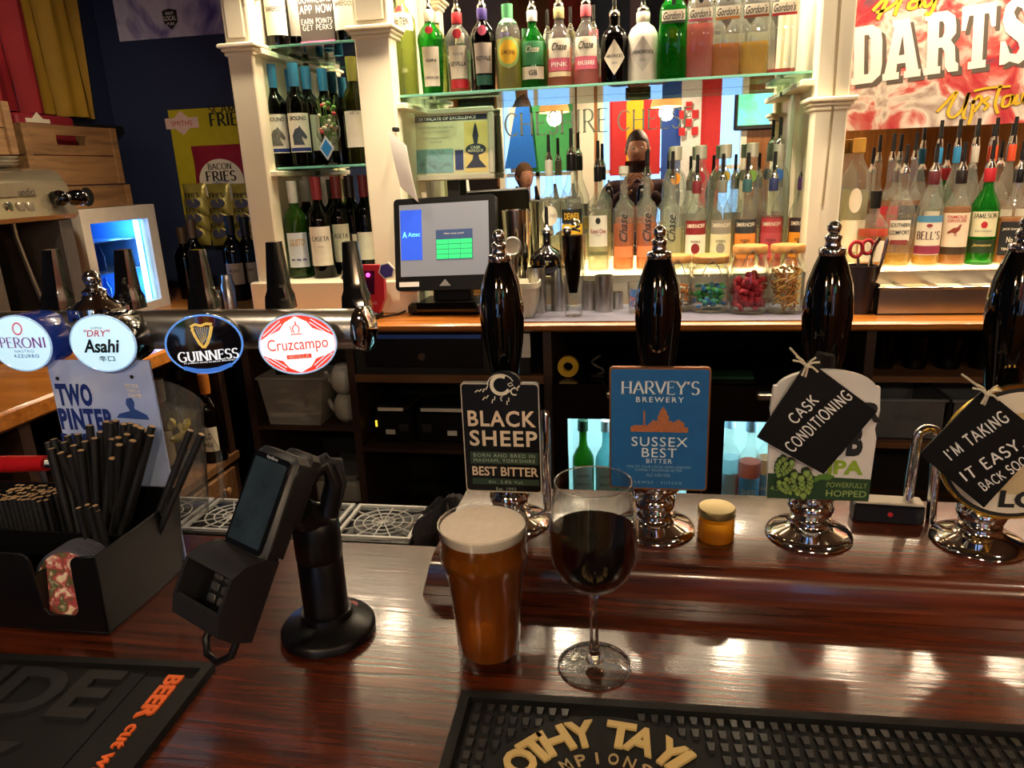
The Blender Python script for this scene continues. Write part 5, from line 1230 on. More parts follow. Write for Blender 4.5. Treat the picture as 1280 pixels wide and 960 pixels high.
o = MB().box(-1.2, 1.71, MY, MY+.006, CZ, 1.16).build('back_mirror', MIRROR, smooth=0); tag(o, 'large mirror behind the bottles reflecting the pub', 'mirror')
MB().box(-1.2, 1.71, MY+.006, MY+.02, CZ, 1.16).build('backing_board', DARK_WOOD, fr)
# faded gilt lettering on the mirror
a = at_y(625, 168, MY); b = at_y(852, 160, MY); zc = (at_y(640, 142, MY).z+at_y(640, 170, MY).z)/2
GILT = mat('8f8a82', .45, .3, name='silver_gilt')
for m in (wall(pen('CHESHIRE', .335, .07, thin=.045, thick=.12, serif=.1, gap=.1), (at_y(625, 155, MY).x+at_y(765, 150, MY).x)/2, MY-.0008, zc), wall(pen('CHEESE', .235, .06, thin=.045, thick=.1, serif=.1, gap=.1), (at_y(776, 155, MY).x+at_y(862, 150, MY).x)/2, MY-.0008, zc-.004)):
    m.build('gilt_lettering', GILT, bpy.data.objects['back_mirror'], smooth=0)
# glass shelves
def gshelf(label, x0, x1, y0, z):
    o = MB().rbox(x0, x1, y0, MY-.004, z-.007, z, .0015).build('glass_shelf', G_SHELF, smooth=0); tag(o, label, 'shelf', 'glass shelves')
    e = MB().rbox(x0, x1, y0-.0012, y0, z-.0068, z-.0002, .0004).build('polished_edge', mat('6fae98', .08, var=.05, coat=.5, emit='7fc4a8', es=.12, name='glowing_glass_edge'), o)  # faint emission stands for light gathered in the glass edge
GZ = .7
gshelf('long greenish glass shelf holding the gin bottles', -.716, .478, 2.2, GZ); gshelf('upper short glass shelf of the left bay', -1.118, -.80, 2.22, .862); gshelf('lower short glass shelf of the left bay', -1.118, -.80, 2.22, .512)
# lit bottle risers
RZ = .160
RIS = mat('f4e6c0', .4, emit='ffe0a0', es=2.0, name='lit_riser_top')
for (a, b, label) in [(-.37, .458, 'glowing step under the flavoured vodka bottles'), (.552, 1.615, 'glowing step under the whisky bottles')]:
    t = thing('bottle_riser', label, 'riser', ((a+b)/2, 2.36, CZ)); MB().box(a, b, 2.255, MY-.006, CZ+.0005, RZ-.008).build('step', mat('8a8478', .5), t); MB().box(a, b, 2.25, MY-.006, RZ-.008, RZ).build('lit_top', RIS, t)
# LED strips under the cornice and above each bay
t = thing('led_strip', 'warm light strip under the cornice above the bottles', 'light', (0, 2.225, 1.155)); MB().box(-1.1, 1.6, 2.22, 2.23, 1.1515, 1.1598).build('strip', glow('warm_led', 'ffe2b0', 6), t)
for _x in (-1.03, -.88, -.55, -.25, .05, .33, .7, .95, 1.2, 1.45): lamp_light('led_strip_lamp', 'AREA', (_x, 2.235, 1.147), (3.0 if _x < -.8 else 2.4 if _x > .6 else 5.0), WARM, .09, (_x, 2.33, .2))
for _x in (-.9, -.3, .3, .9, 1.4): lamp_light('added_uplight_lamp', 'AREA', (_x, 2.098, 1.222), 1.6, WARM, .05, (_x, 2.16, 1.6))
t = thing('led_strip', 'added warm light strip on top of the cornice, out of view', 'light', (0, 2.1, 1.2155)); MB().box(-1.2, 1.7, 2.094, 2.104, 1.2155, 1.220).build('strip', glow('added_uplight_glow', 'ffd79a', 4), t)
# play-darts wall panel
DY = MY-.004
dp_ = thing('darts_panel', 'red and white Play DARTS Upstairs panel behind the whisky bottles', 'sign', (1.1, DY, .55))
MB().box(.553, 1.615, DY-.004, DY+.002, .55, 1.155).build('panel', blotch('red_swirl_print', ['5d5560', 'c03a44', 'd06a62', 'eadfd0', 'b09a90', 'b83a44'], 6, .12, .6, 1.6), dp_)
A = at_y(1063, 107, DY); B = at_y(1240, 83, DY); ang = atan2(B.z-A.z, B.x-A.x); tl = at_y(1072, 33, DY)
def along(d, up): return (A.x+d*cos(ang)-up*sin(ang), A.z+d*sin(ang)+up*cos(ang))
hgt = (tl.z-A.z)*.98; W4 = (B-A).length
def slab(ch):
    """wide poster capitals with flat serifs, unit box"""
    Wd, Tk, s = 1.0, .34, .12
    L = {'D': [[(0,0),(0,s),(.08,s),(.08,1-s),(0,1-s),(0,1),(.62,1),(.86,.88),(.9,.7),(.9,.3),(.86,.12),(.62,0)], [(.38,.16),(.5,.16),(.56,.24),(.56,.76),(.5,.84),(.38,.84)]],
         'A': [[(-.06,0),(-.06,s),(0,s),(.26,1-s),(.2,1-s),(.2,1),(.68,1),(.98,s),(1.04,s),(1.04,0),(.56,0),(.56,s),(.62,s),(.6,.26),(.36,.26),(.34,s),(.42,s),(.42,0)], [(.4,.4),(.57,.4),(.5,.74)]],
         'R': [[(0,0),(0,s),(.08,s),(.08,1-s),(0,1-s),(0,1),(.62,1),(.84,.9),(.88,.74),(.88,.62),(.74,.52),(.86,.42),(.9,.16),(.98,.12),(.98,.0),(.7,0),(.6,.1),(.58,.34),(.5,.42),(.4,.42),(.4,s),(.48,s),(.48,0)], [(.4,.58),(.5,.58),(.55,.65),(.55,.77),(.5,.84),(.4,.84)]],
         'T': [[(.22,0),(.22,s),(.32,s),(.32,.84),(.2,.84),(.12,.62),(.0,.62),(.0,1),(.94,1),(.94,.62),(.82,.62),(.74,.84),(.62,.84),(.62,s),(.72,s),(.72,0)], None],
         'S': [[(.02,.0),(.02,.36),(.16,.36),(.3,.16),(.48,.14),(.56,.22),(.5,.32),(.14,.5),(.04,.68),(.12,.9),(.34,1.0),(.62,.94),(.7,1),(.82,1),(.82,.64),(.68,.64),(.56,.82),(.42,.86),(.34,.78),(.42,.68),(.78,.5),(.9,.3),(.82,.08),(.56,-.02),(.3,.04),(.16,0)], None]}[ch]
    return L
def letter_mesh(ch, w_, h):
    outer, hole = slab(ch); bm = bmesh.new()
    def loop(P):
        vs = [bm.verts.new((x*w_, y*h, 0)) for x, y in P]; return [bm.edges.new((vs[i], vs[(i+1) % len(vs)])) for i in range(len(vs))]
    ed = loop(outer) + (loop(hole) if hole else [])
    bmesh.ops.triangle_fill(bm, edges=ed, use_beauty=True)
    bm.verts.index_update(); m = MB().add([tuple(v.co) for v in bm.verts], [tuple(v.index for v in f.verts) for f in bm.faces]); bm.free(); return m
xs_ = [0.0, .145, .37, .565, .82]; ws = [.19, .20, .20, .20, .2]
offs = [0, .20, .43, .64, .86]
SH = mat('5d5348', .6, name='shadow_print')
tot = W4/.83
for ch, o_ in zip('DARTS', offs):
    for (mm, nm, dx, dz, dy) in ((SH, 'letter_shadow', .012, -.012, .0045), (WHITE, 'letter', 0, 0, .0052)):
        m = letter_mesh(ch, tot*.205, hgt*(1.0+.12*o_))
        def pl_(x, y, z, o_=o_, dx=dx, dz=dz, dy=dy): a, c = along(o_*tot+x+dx, y+dz); return (a, DY-dy-.0005, c)
        m.map(pl_).build(nm, mm, dp_, smooth=0)
def script(pts_list, m, name, thick, d):
    mb = MB(); 
    for P in pts_list:
        Q = [at_y(*p, DY) for p in P]
        S = []
        for i in range(len(Q)-1):       # smooth the pen path
            p0, p1, p2, p3 = Q[max(i-1, 0)], Q[i], Q[i+1], Q[min(i+2, len(Q)-1)]
            for k in range(5):
                t_ = k/5; S.append(.5*((2*p1)+(p2-p0)*t_+(2*p0-5*p1+4*p2-p3)*t_*t_+(3*p1-p0-3*p2+p3)*t_**3))
        S.append(Q[-1]); ribbon(mb, [(p.x, p.z) for p in S], thick*.75, thick*1.1)
    mb.map(lambda x, y, z: (x, DY-d, y)).build(name, m, dp_, smooth=0)
PLAY = [[(1096, 25), (1106, 5), (1115, -15)], [(1090, 14), (1110, -5), (1122, 0), (1108, 12), (1094, 16)], [(1132, -14), (1120, 12), (1118, 20)], [(1150, 2), (1138, 3), (1135, 11), (1143, 10), (1150, 2), (1148, 10)], [(1154, 1), (1156, 9), (1164, 4), (1168, -4), (1166, 10), (1160, 19), (1156, 16)]]
UPST = [[(1170, 140), (1180, 130), (1193, 116), (1194, 118), (1184, 140), (1190, 147), (1203, 135), (1210, 116), (1203, 144), (1207, 148)], [(1216, 125), (1213, 145), (1209, 156)], [(1214, 130), (1222, 120), (1226, 126), (1216, 140)], [(1236, 121), (1229, 127), (1234, 132), (1228, 138)], [(1250, 106), (1243, 128), (1246, 142)], [(1216, 114), (1235, 110), (1262, 108)], [(1264, 119), (1254, 122), (1252, 133), (1260, 131), (1265, 119), (1264, 131)], [(1271, 118), (1268, 130), (1274, 128)], [(1278, 116), (1277, 128), (1282, 118), (1290, 116)]]
script(PLAY, mat('1c1712', .5), 'script_shadow', .012, .0050); script(PLAY, YELLOW, 'script_play', .010, .0060); script(UPST, mat('1c1712', .5), 'script_shadow', .010, .0054); script(UPST, YELLOW, 'script_upstairs', .0085, .0064)
# ------------------------------------------------------------------ bottles
PROF = {
 'gin': [(.9,0),(1,.02),(1,.6),(.98,.66),(.85,.72),(.55,.78),(.37,.82),(.33,.86),(.33,1)],
 'stout': [(.95,0),(1,.03),(1,.62),(.95,.7),(.75,.78),(.45,.83),(.40,.86),(.40,1)],
 'shaker': [(.78,0),(.82,.02),(.94,.55),(1,.64),(.96,.7),(.72,.77),(.42,.83),(.36,.86),(.36,1)],
 'spirit': [(.95,0),(1,.02),(1,.56),(.93,.63),(.62,.72),(.38,.79),(.34,.85),(.36,1)],
 'wine': [(.95,0),(1,.02),(1,.58),(.95,.63),(.7,.69),(.42,.74),(.36,.8),(.36,.97),(.4,.98),(.4,1)],
 'slim': [(.97,0),(1,.02),(1,.62),(.92,.66),(.5,.71),(.36,.75),(.33,.8),(.33,1)],
 'decanter': [(.4,0),(.75,.05),(1,.25),(1,.42),(.75,.58),(.3,.68),(.22,.74),(.22,.94),(.3,.95),(.3,1)],
 'tall': [(.92,0),(.95,.02),(1,.66),(.96,.72),(.6,.8),(.36,.85),(.36,1)],
 'squat': [(.95,0),(1,.02),(1,.48),(.9,.58),(.55,.66),(.36,.72),(.33,.78),(.35,1)],
}
def rad_at(prof, zf):
    for (r0, z0), (r1, z1) in zip(prof, prof[1:]):
        if z0 <= zf <= z1: return r0+(r1-r0)*(zf-z0)/max(z1-z0, 1e-6)
    return prof[-1][0]
PB = mat('0a0a0b', .35, name='black_pourer')
def bottle(label, x, y, z, prof, h, r, gm, liq=None, fill=.5, cap=None, capm=None, labels=(), sq=0, group=None, turn=0, name='bottle', cat='bottle', seg=28):
    face = atan2(x-CAM.x, y-CAM.y)*.75
    t = thing(name, label, cat, (x, y, z+.0003), (0, 0, -face+turn), group=group)
    P = PROF[prof]; pr = [(0, 0)] + [(a*r, b*h) for a, b in P]
    g = MB().lathe(pr + [(pr[-1][0]*.75, h), (pr[-1][0]*.75, h*.97)], seg, sq=sq).build('glass', gm, t, world=False, smooth=50)
    if liq is not None:
        ins = []
        for a, b in P:
            if b > fill: break
            ins.append((a*r*.93, max(b*h, .004)))
        ins.append((rad_at(P, fill)*r*.93, fill*h)); MB().lathe([(0, .004)]+ins+[(0, fill*h)], seg, sq=sq).build('liquid', liq, t, world=False, smooth=50)
    rn_ = pr[-1][0]
    if cap == 'pourer':
        if capm: MB().lathe([(rn_*1.06, h*.86), (rn_*1.12, h*.87), (rn_*1.12, h*.985), (rn_*1.02, h)], 18).build('neck_sleeve', capm, t, world=False)
        c = MB().lathe([(0, h-.004), (rn_*1.02, h-.002), (rn_*1.06, h+.003), (rn_*.9, h+.010), (.0075, h+.016), (.0065, h+.024), (0, h+.024)], 18).build('pourer_collar', CHROME, t, world=False)
        MB().lathe([(0, h+.022), (.0058, h+.022), (.005, h+.075), (0, h+.076)], 12).build('pourer', PB, t, world=False)
    elif cap == 'screw': MB().lathe([(rn_*1.02, h*.9), (rn_*1.22, h*.905), (rn_*1.22, h+.004), (rn_*1.1, h+.006), (0, h+.006)], 20).build('cap', capm or BLACKP, t, world=False)
    elif cap == 'stopper': MB().lathe([(0, h-.002), (rn_*1.1, h-.002), (rn_*1.15, h+.004), (rn_*1.35, h+.006), (rn_*1.35, h+.028), (0, h+.03)], 20).build('stopper', capm or BLACKP, t, world=False)
    elif cap == 'capsule':
        k0 = .78; MB().lathe([(rad_at(P, k0)*r*1.05, k0*h), (rn_*.98*1.0+.0012, .84*h), (rn_+.0014, h*.96), (rn_+.0014, h+.001), (0, h+.0015)], 20).build('capsule', capm or BLACKP, t, world=False)
    for li, lb in enumerate(labels):
        z0, z1, ha, lm = lb[:4]; txt = lb[4] if len(lb) > 4 else ()
        shape = lb[5] if len(lb) > 5 else None
        R = r*1.012+.0004*li
        if shape == 'disc' or shape == 'diamond':
            zc = (z0+z1)/2*h; hh = (z1-z0)/2*h; ww = ha
            pts = ellipse(ww, hh, 24) if shape == 'disc' else [(lambda a, b, q: (a[0]+(b[0]-a[0])*q, a[1]+(b[1]-a[1])*q))(*e, i/7) for e in (((0, -hh), (ww, 0)), ((ww, 0), (0, hh)), ((0, hh), (-ww, 0)), ((-ww, 0), (0, -hh))) for i in range(7)]
            n = len(pts); mm = MB(); V = []
            for k in (1, .8, .6, .4, .2): V += [(a*k, b*k, 0) for a, b in pts]
            V.append((0, 0, 0)); mm.add(V, [(k*n+i, k*n+(i+1) % n, (k+1)*n+(i+1) % n, (k+1)*n+i) for k in range(4) for i in range(n)]+[(4*n+i, 4*n+(i+1) % n, 5*n) for i in range(n)])
            wrap(mm, R, zc); L_ = mm
        else:
            zs = sorted({z0, z1} | {b for a, b in P if z0 < b < z1})
            L_ = MB().lathe([(rad_at(P, q)*r*1.012+.0004*li, q*h) for q in zs], 12, a0=-pi/2-ha, a1=-pi/2+ha, sq=sq)
        lo_ = L_.build('label', lm, t, world=False)
        for tx in txt:
            s, zf, w_, hh, tm = tx[:5]; o = tx[5] if len(tx) > 5 else {}
            kind = o.get('k', 't')
            tmesh = pen(s, w_, hh, thin=.07, thick=.17, serif=.1) if kind == 's' else text(s, w_, hh, bold=o.get('b', .015), shear=o.get('sh', 0))
            if o.get('rot'): spin(tmesh, o['rot'])
            Rt = rad_at(P, zf)*r*1.012+.0006+.0004*li
            if sq: tmesh.map(lambda a, b, c: (a, -r*1.0-.0022, zf*h+b))
            else: wrap(tmesh, Rt, zf*h)
            tmesh.build('lettering', tm, lo_, world=False, smooth=0)
    return t
def dense(m, cuts=4):
    """split faces finely so that a flat shape can be wrapped round a bottle"""
    bm = bmesh.new(); vs = [bm.verts.new(p) for p in m.v]
    for f in m.f: bm.faces.new([vs[i] for i in f])
    bmesh.ops.triangulate(bm, faces=bm.faces); bmesh.ops.subdivide_edges(bm, edges=bm.edges, cuts=cuts, use_grid_fill=True)
    bm.verts.index_update(); o = MB().add([tuple(v.co) for v in bm.verts], [tuple(v.index for v in f.verts) for f in bm.faces]); bm.free(); return o
def X(px, py, y): return at_y(px, py, y).x
def top_h(px, py, y, z): return at_y(px, py, y).z - z
# ---- gins on the long glass shelf
G = 'gin bottles on the long glass shelf'; Yg = 2.275; z = GZ
def gpx(px): return X(px, 100, Yg)
bottle('pale green fluted gin bottle at the far left of the glass shelf', gpx(507), Yg, z, 'tall', .30, .041, G_PALEGREEN, liquid('c9d08a', .3), .62, 'screw', WHITE, [(.60, .76, 1.0, OFFWHITE, [('No TEN', .68, .05, .02, INK)]), (.77, .83, .45, RED)], group=G)
bottle('dark green gin bottle with tall white label and black pourer', gpx(541), Yg, z, 'shaker', .235, .0385, G_GREEN, None, cap='pourer', capm=OFFWHITE, labels=[(.1, .56, .75, OFFWHITE, [('GIN', .4, .03, .008, INK), ('LONDON DRY', .2, .045, .008, INK)]), (.70, .79, .012, RED, (), 'disc')], group=G)
bottle('clear gin bottle with orange base and red neck', gpx(575), Yg, z, 'shaker', .222, .0385, G_CLEAR, L_ORANGE, .16, 'pourer', RED, [(.18, .58, .8, OFFWHITE, [('SEVILLA', .36, .05, .012, INK), ('FLOR DE', .48, .03, .007, GREY)]), (.06, .17, .85, RED), (.66, .78, .013, RED, (), 'disc')], group=G)
bottle('dark gin bottle with purple neck and patterned label', gpx(606), Yg, z, 'shaker', .228, .0375, G_DARK, None, cap='pourer', capm=mat('3d2a78', .5), labels=[(.22, .58, .8, mat('cbbcb0', .5), [('ROYALE', .4, .045, .012, INK)]), (.08, .2, .8, mat('1f5a4a', .5)), (.66, .78, .013, PINK, (), 'disc')], group=G)
bottle('pale yellow lemon gin bottle with round label and green stopper', gpx(637), Yg, z, 'stout', .232, .0375, G_CLEAR, L_LIMON, .6, 'capsule', mat('4f9a68', .5), [(.26, .62, .036, mat('9fb86a', .5), (), 'disc'), (.3, .58, .028, YELLOW, [('LIMONE', .44, .04, .012, mat('8a5a10', .5))], 'disc')], group=G)
bottle('bright green gin bottle with GB band', gpx(667), Yg, z, 'spirit', .212, .0375, G_GREEN, None, cap='pourer', capm=WHITE, labels=[(.3, .6, .95, mat('2f7a4a', .5), [('Chase', .5, .04, .018, OFFWHITE, dict(sh=.4))]), (.12, .28, .95, OFFWHITE, [('GB', .2, .025, .014, INK)])], group=G)
PK = mat('d4647a', .5)
bottle('clear bottle of orange pink gin with pink label band', gpx(700), Yg, z, 'spirit', .215, .0385, G_CLEAR, L_PEACH, .5, 'pourer', mat('b9b07a', .5), [(.36, .6, .9, OFFWHITE, [('Chase', .5, .045, .02, INK, dict(sh=.4))]), (.2, .36, .92, PK, [('PINK', .28, .05, .012, WHITE)]), (.13, .19, .92, mat('d9c9a0', .5))], group=G)
bottle('clear bottle of rhubarb gin with red neck and pink label band', gpx(733), Yg, z, 'spirit', .215, .0385, G_CLEAR, L_PINK, .3, 'pourer', mat('e0606a', .5), [(.36, .6, .9, OFFWHITE, [('Chase', .5, .045, .02, INK, dict(sh=.4))]), (.2, .36, .92, PK, [('RHUBARB', .28, .05, .012, WHITE)])], group=G)
bottle('squat black gin bottle with cream diamond label', gpx(768), Yg, z, 'stout', .182, .039, G_DARK, None, cap='pourer', labels=[(.12, .64, .032, OFFWHITE, [("HENDRICK'S", .40, .05, .009, INK), ('GIN', .30, .016, .007, GREY)], 'diamond')], group=G)
bottle('squat white ceramic gin bottle with grey diamond label', gpx(803), Yg, z, 'stout', .186, .0425, mat('e8e2d4', .35, name='white_ceramic'), None, cap='pourer', capm=OFFWHITE, labels=[(.14, .64, .036, mat('b9b4ac', .5), [("HENDRICK'S", .42, .06, .01, INK), ('GIN', .31, .018, .007, GREY)], 'diamond')], group=G)
def gordon(label, px, gm, liq, fill, band):
    bottle(label, gpx(px), Yg, z, 'gin', .272, .0388, gm, liq, fill, 'pourer', None, [(.56, .66, .72, OFFWHITE, [("Gordon's", .607, .056, .02, INK, dict(sh=.35))]), (.535, .56, .72, band), (.70, .76, .006, INK, (), 'disc')], group=G, sq=5)
gordon('green square gin bottle with white script label', 840, G_GREEN, None, 0, mat('1f3a20', .5)); gordon('square gin bottle full of pink liquid', 873, G_CLEAR, L_PINK, .52, PK)
gordon('square gin bottle half full of orange liquid', 906, G_CLEAR, L_AMBER, .32, mat('d88a3a', .5)); gordon('square gin bottle half full of yellow liquid', 941, G_CLEAR, L_YELLOW, .32, mat('9a4a2a', .5)); gordon('square gin bottle nearly empty of red liquid by the right pillar', 975, G_CLEAR, L_RASP, .05, RED)
# ---- flavoured vodkas on the lit riser
V = 'vodka bottles on the lit step'; Yv = 2.325; z = RZ
def vpx(px, y=Yv): return X(px, 332, y)
bottle('clear vodka bottle with plain pale label and black pourer', vpx(748), Yv, z, 'slim', .315, .034, G_CLEAR, L_CLEARY, .3, 'pourer', BLACKP, [(.24, .54, .95, mat('d9d6c8', .45), [('Ketel One', .39, .05, .014, mat('8a2430', .5)), ('VODKA', .35, .02, .005, GREY)]), (.155, .19, 1.0, mat('6a6a4a', .5)), (.46, .52, .008, INK, (), 'disc')], group=V)
for px, lab, lq, cp in ((779, 'slim bottle of orange liquor with upright black script and white stopper', L_ORANGE, 'stopper'), (808, 'slim bottle of amber liquor with upright black script and black pourer', L_ORANGE, 'pourer')):
    bottle(lab, vpx(px), Yv, z, 'slim', .285, .033, G_CLEAR, lq, .5, cp, mat('d6d2c6', .5) if cp == 'stopper' else None, [(.14, .26, 1.0, mat('e07a4a', .5)), (.28, .62, .015, G_CLEAR, [('Chase', .46, .085, .026, INK, dict(rot=90, sh=.4))], 'disc')], group=V)
bottle('clear vodka bottle with upright black script near the jars', vpx(838), Yv, z, 'slim', .275, .034, G_CLEAR, L_CLEARY, .45, 'pourer', None, [(.06, .16, 1.0, mat('4a463c', .5)), (.28, .62, .015, G_CLEAR, [('Chase', .46, .08, .026, INK, dict(rot=90, sh=.4))], 'disc')], group=V)
SMR = mat('7a1a20', .5)
def smir(label, px, lq, fill, main, neck, band=None, seg=None):
    bottle(label, vpx(px), Yv, z, 'spirit', .262, .0345, G_CLEAR, lq, fill, 'pourer', neck, [(.40, .56, 1.0, band or SMR, [('SMIRNOFF', .50, .058, .012, OFFWHITE)]), (.12, .40, 1.0, main, [('VODKA', .32, .03, .008, INK)]), (.18, .30, .013, band or SMR, (), 'disc')], group=V)
smir('clear vodka bottle with red brand band and white label', 868, L_CLEARY, .3, OFFWHITE, mat('7a2430', .5)); smir('clear vodka bottle with grey band and yellow marked label', 899, L_CLEARY, .45, mat('d8d2a8', .5), mat('8a8a80', .5), mat('8a8578', .5))
smir('peach vodka bottle with teal neck and orange label', 929, L_PEACH, .5, mat('e08a3a', .5), mat('3a6a70', .5), mat('2f3438', .5)); smir('raspberry red vodka bottle with blue neck', 961, L_RASP, .58, mat('b84a52', .5), mat('2f3a70', .5), mat('a8353e', .5)); smir('orange vodka bottle with purple neck beside the right pillar', 996, L_ORANGE, .55, mat('e0962a', .5), mat('4a2a60', .5), mat('2a2024', .5))
W2 = 'tall clear bottles in the second row'; Y2 = 2.408
for px, cc, nm in ((842, 'e8962a', 'orange'), (872, 'b83040', 'red'), (902, 'd8b83a', 'yellow'), (934, '7fae4a', 'green'), (966, '2f6ab8', 'blue')):
    m_ = mat(cc, .4); bottle('tall clear bottle with ' + nm + ' ball mark, second row behind the vodkas', X(px, 320, Y2), Y2, z, 'stout', .36, .037, G_CLEAR, L_CLEARY, .3, 'screw' if px < 960 else 'pourer', mat('c9c4b4', .3, .3), [(.70, .80, .015, m_, (), 'disc')], group=W2, sq=4)
# ---- two clear bottles and a round black one, left of the vodkas
bottle('clear spirit bottle with round white label and black pourer', X(689, 330, 2.33), 2.33, z, 'slim', .34, .034, G_CLEAR, L_CLEARY, .25, 'pourer', mat('cfcabc', .5), [(.42, .6, .026, OFFWHITE, [('SALTED', .51, .04, .009, GREY)], 'disc')], group='bottles left of the vodkas')
bottle('clear spirit bottle with yellow and black band', X(716, 330, 2.33), 2.33, z, 'spirit', .355, .038, G_CLEAR, L_CLEARY, .25, 'pourer', BLACKP, [(.42, .54, .95, INK, [('DEWER', .48, .05, .02, YELLOW)]), (.3, .41, .95, YELLOW)], group='bottles left of the vodkas')
bottle('round black liqueur bottle with gold belt and pourer', -.262, 2.16, .168, 'decanter', .125, .052, mat('0b0809', .06, coat=.6), None, cap='pourer', labels=[(.28, .38, 3.1, GOLD)], group=None)
# ---- whiskies
S = 'whisky bottles on the right lit step'; Yw = 2.315; z = RZ
def wpx(px, y=Yw): return X(px, 328, y)
bottle('amber whisky bottle with long black neck beside the tongs pot', wpx(1085), 2.30, z, 'squat', .215, .042, G_CLEAR, L_WHISKY, .5, 'capsule', BLACKP, [(.08, .36, 1.0, OFFWHITE), (.42, .52, 1.1, mat('a8402a', .4))], group=S)
bottle('clear liqueur bottle with small white label and black pourer', wpx(1119), Yw, z, 'spirit', .265, .0385, G_CLEAR, L_YELLOW, .12, 'pourer', None, [(.28, .50, .75, OFFWHITE, [('SOUTHERN', .45, .055, .011, INK), ('COMFORT', .37, .055, .012, INK)]), (.24, .29, .6, mat('8a3a3a', .5))], group=S)
bottle('whisky bottle with white label, blue top band and red base band', wpx(1155), Yw, z, 'spirit', .265, .0375, G_CLEAR, L_GOLD, .1, 'pourer', mat('5a1a24', .5), [(.12, .47, 1.0, OFFWHITE, [("BELL'S", .33, .065, .022, mat('4a1420', .5), dict(k='s'))]), (.47, .54, 1.0, mat('4f8ab0', .5)), (.13, .22, 1.02, mat('8a2a48', .5)), (.42, .455, .008, mat('8a2a30', .5), (), 'disc')], group=S)
t = bottle('amber whisky bottle with red game bird on its label', wpx(1188), Yw, z, 'spirit', .265, .0375, G_CLEAR, L_WHISKY, .62, 'pourer', mat('1c1412', .4), [(.2, .56, 1.0, mat('e6d2b8', .5), [('FAMOUS', .52, .05, .009, RED), ('GROUSE', .48, .05, .008, RED)]), (.12, .2, 1.0, mat('3a2a18', .5))], group=S)
lab = [c for c in t.children if c.name.startswith('label')][0]
gr = [(-.022, .0), (-.014, .006), (-.006, .012), (.002, .013), (.008, .021), (.011, .0215), (.0135, .019), (.011, .017), (.010, .008), (.004, .0005), (.001, -.002), (.003, -.012), (.0015, -.012), (-.001, -.003), (-.002, -.003), (-.001, -.012), (-.0025, -.012), (-.004, -.003), (-.01, -.001), (-.02, -.005)]
mm = MB(); mm.add([(a, b, 0) for a, b in gr], [tuple(range(len(gr)))]); mm = dense(mm); wrap(mm, .0375*1.012+.0007, .265*.36); mm.build('game_bird', mat('8a3a2a', .5), lab, world=False, smooth=0)
bottle('green whiskey bottle with cream label and red neck', wpx(1222), Yw, z, 'spirit', .268, .0375, G_GREEN, None, cap='pourer', capm=RED, labels=[(.3, .56, .95, mat('ddd8b0', .5), [('JAMESON', .52, .062, .013, INK, dict(k='s')), ('IRISH WHISKEY', .36, .045, .005, GREY)]), (.13, .27, .95, mat('20361c', .5), [('Jameson', .21, .05, .01, mat('c9b46a', .5), dict(sh=.3))]), (.39, .46, .008, RED, (), 'disc')], group=S)
bottle('square bourbon bottle with black and white label by the right edge', wpx(1258), Yw, z, 'squat', .262, .0375, G_CLEAR, L_WHISKY, .5, 'pourer', BLACKP, [(.10, .46, .72, INK, [("JACK DANIEL'S", .38, .05, .008, OFFWHITE), ('No 7', .27, .025, .016, OFFWHITE), ('TENNESSEE', .17, .045, .007, OFFWHITE)])], group=S, sq=5)
bottle('whisky bottle at the right edge of the step, amber', wpx(1296), Yw, z, 'spirit', .268, .043, G_CLEAR, L_WHISKY, .6, 'pourer', None, [(.2, .5, .9, OFFWHITE)], group=S)
S2 = 'whisky bottles in the back row'; Yx = 2.405
def xpx(px): return X(px, 318, Yx)
bottle('white wine coloured spirit bottle with oval label behind the right pillar', xpx(1062), Yx, z, 'tall', .36, .040, G_CLEAR, L_CLEARY, .6, 'screw', mat('c9983a', .4), [(.1, .36, 1.0, OFFWHITE), (.42, .62, .018, OFFWHITE, (), 'disc')], group=S2)
bottle('scotch bottle with slanted red label in the back row', xpx(1103), Yx, z, 'slim', .30, .030, G_CLEAR, L_WHISKY, .6, 'pourer', None, [(.36, .56, .8, mat('b0202a', .5), [('RED LABEL', .46, .05, .01, GOLD)])], group=S2, sq=5)
bottle('scotch bottle with slanted black label in the back row', xpx(1130), Yx, z, 'slim', .30, .030, G_CLEAR, L_WHISKY, .6, 'pourer', None, [(.36, .56, .8, INK, [('BLACK', .46, .045, .01, GOLD)])], group=S2, sq=5)
for px, cc, dsc in ((1158, '2f86b8', 'blue neck band, left one'), (1180, '2f86b8', 'blue neck band, right one'), (1202, 'c9c2b0', 'silver neck band'), (1224, 'd8502a', 'orange neck band, left one'), (1246, 'd8502a', 'orange neck band, right one'), (1270, '8a8a8a', 'grey neck band, nearest the right edge')):
    bottle('clear bottle in the back whisky row with ' + dsc, xpx(px), Yx, z, 'spirit', .33, .0255, G_CLEAR, L_GOLD if px > 1190 else L_CLEARY, .45, 'pourer', mat(cc, .5), [(.2, .45, .9, OFFWHITE)], group=S2)
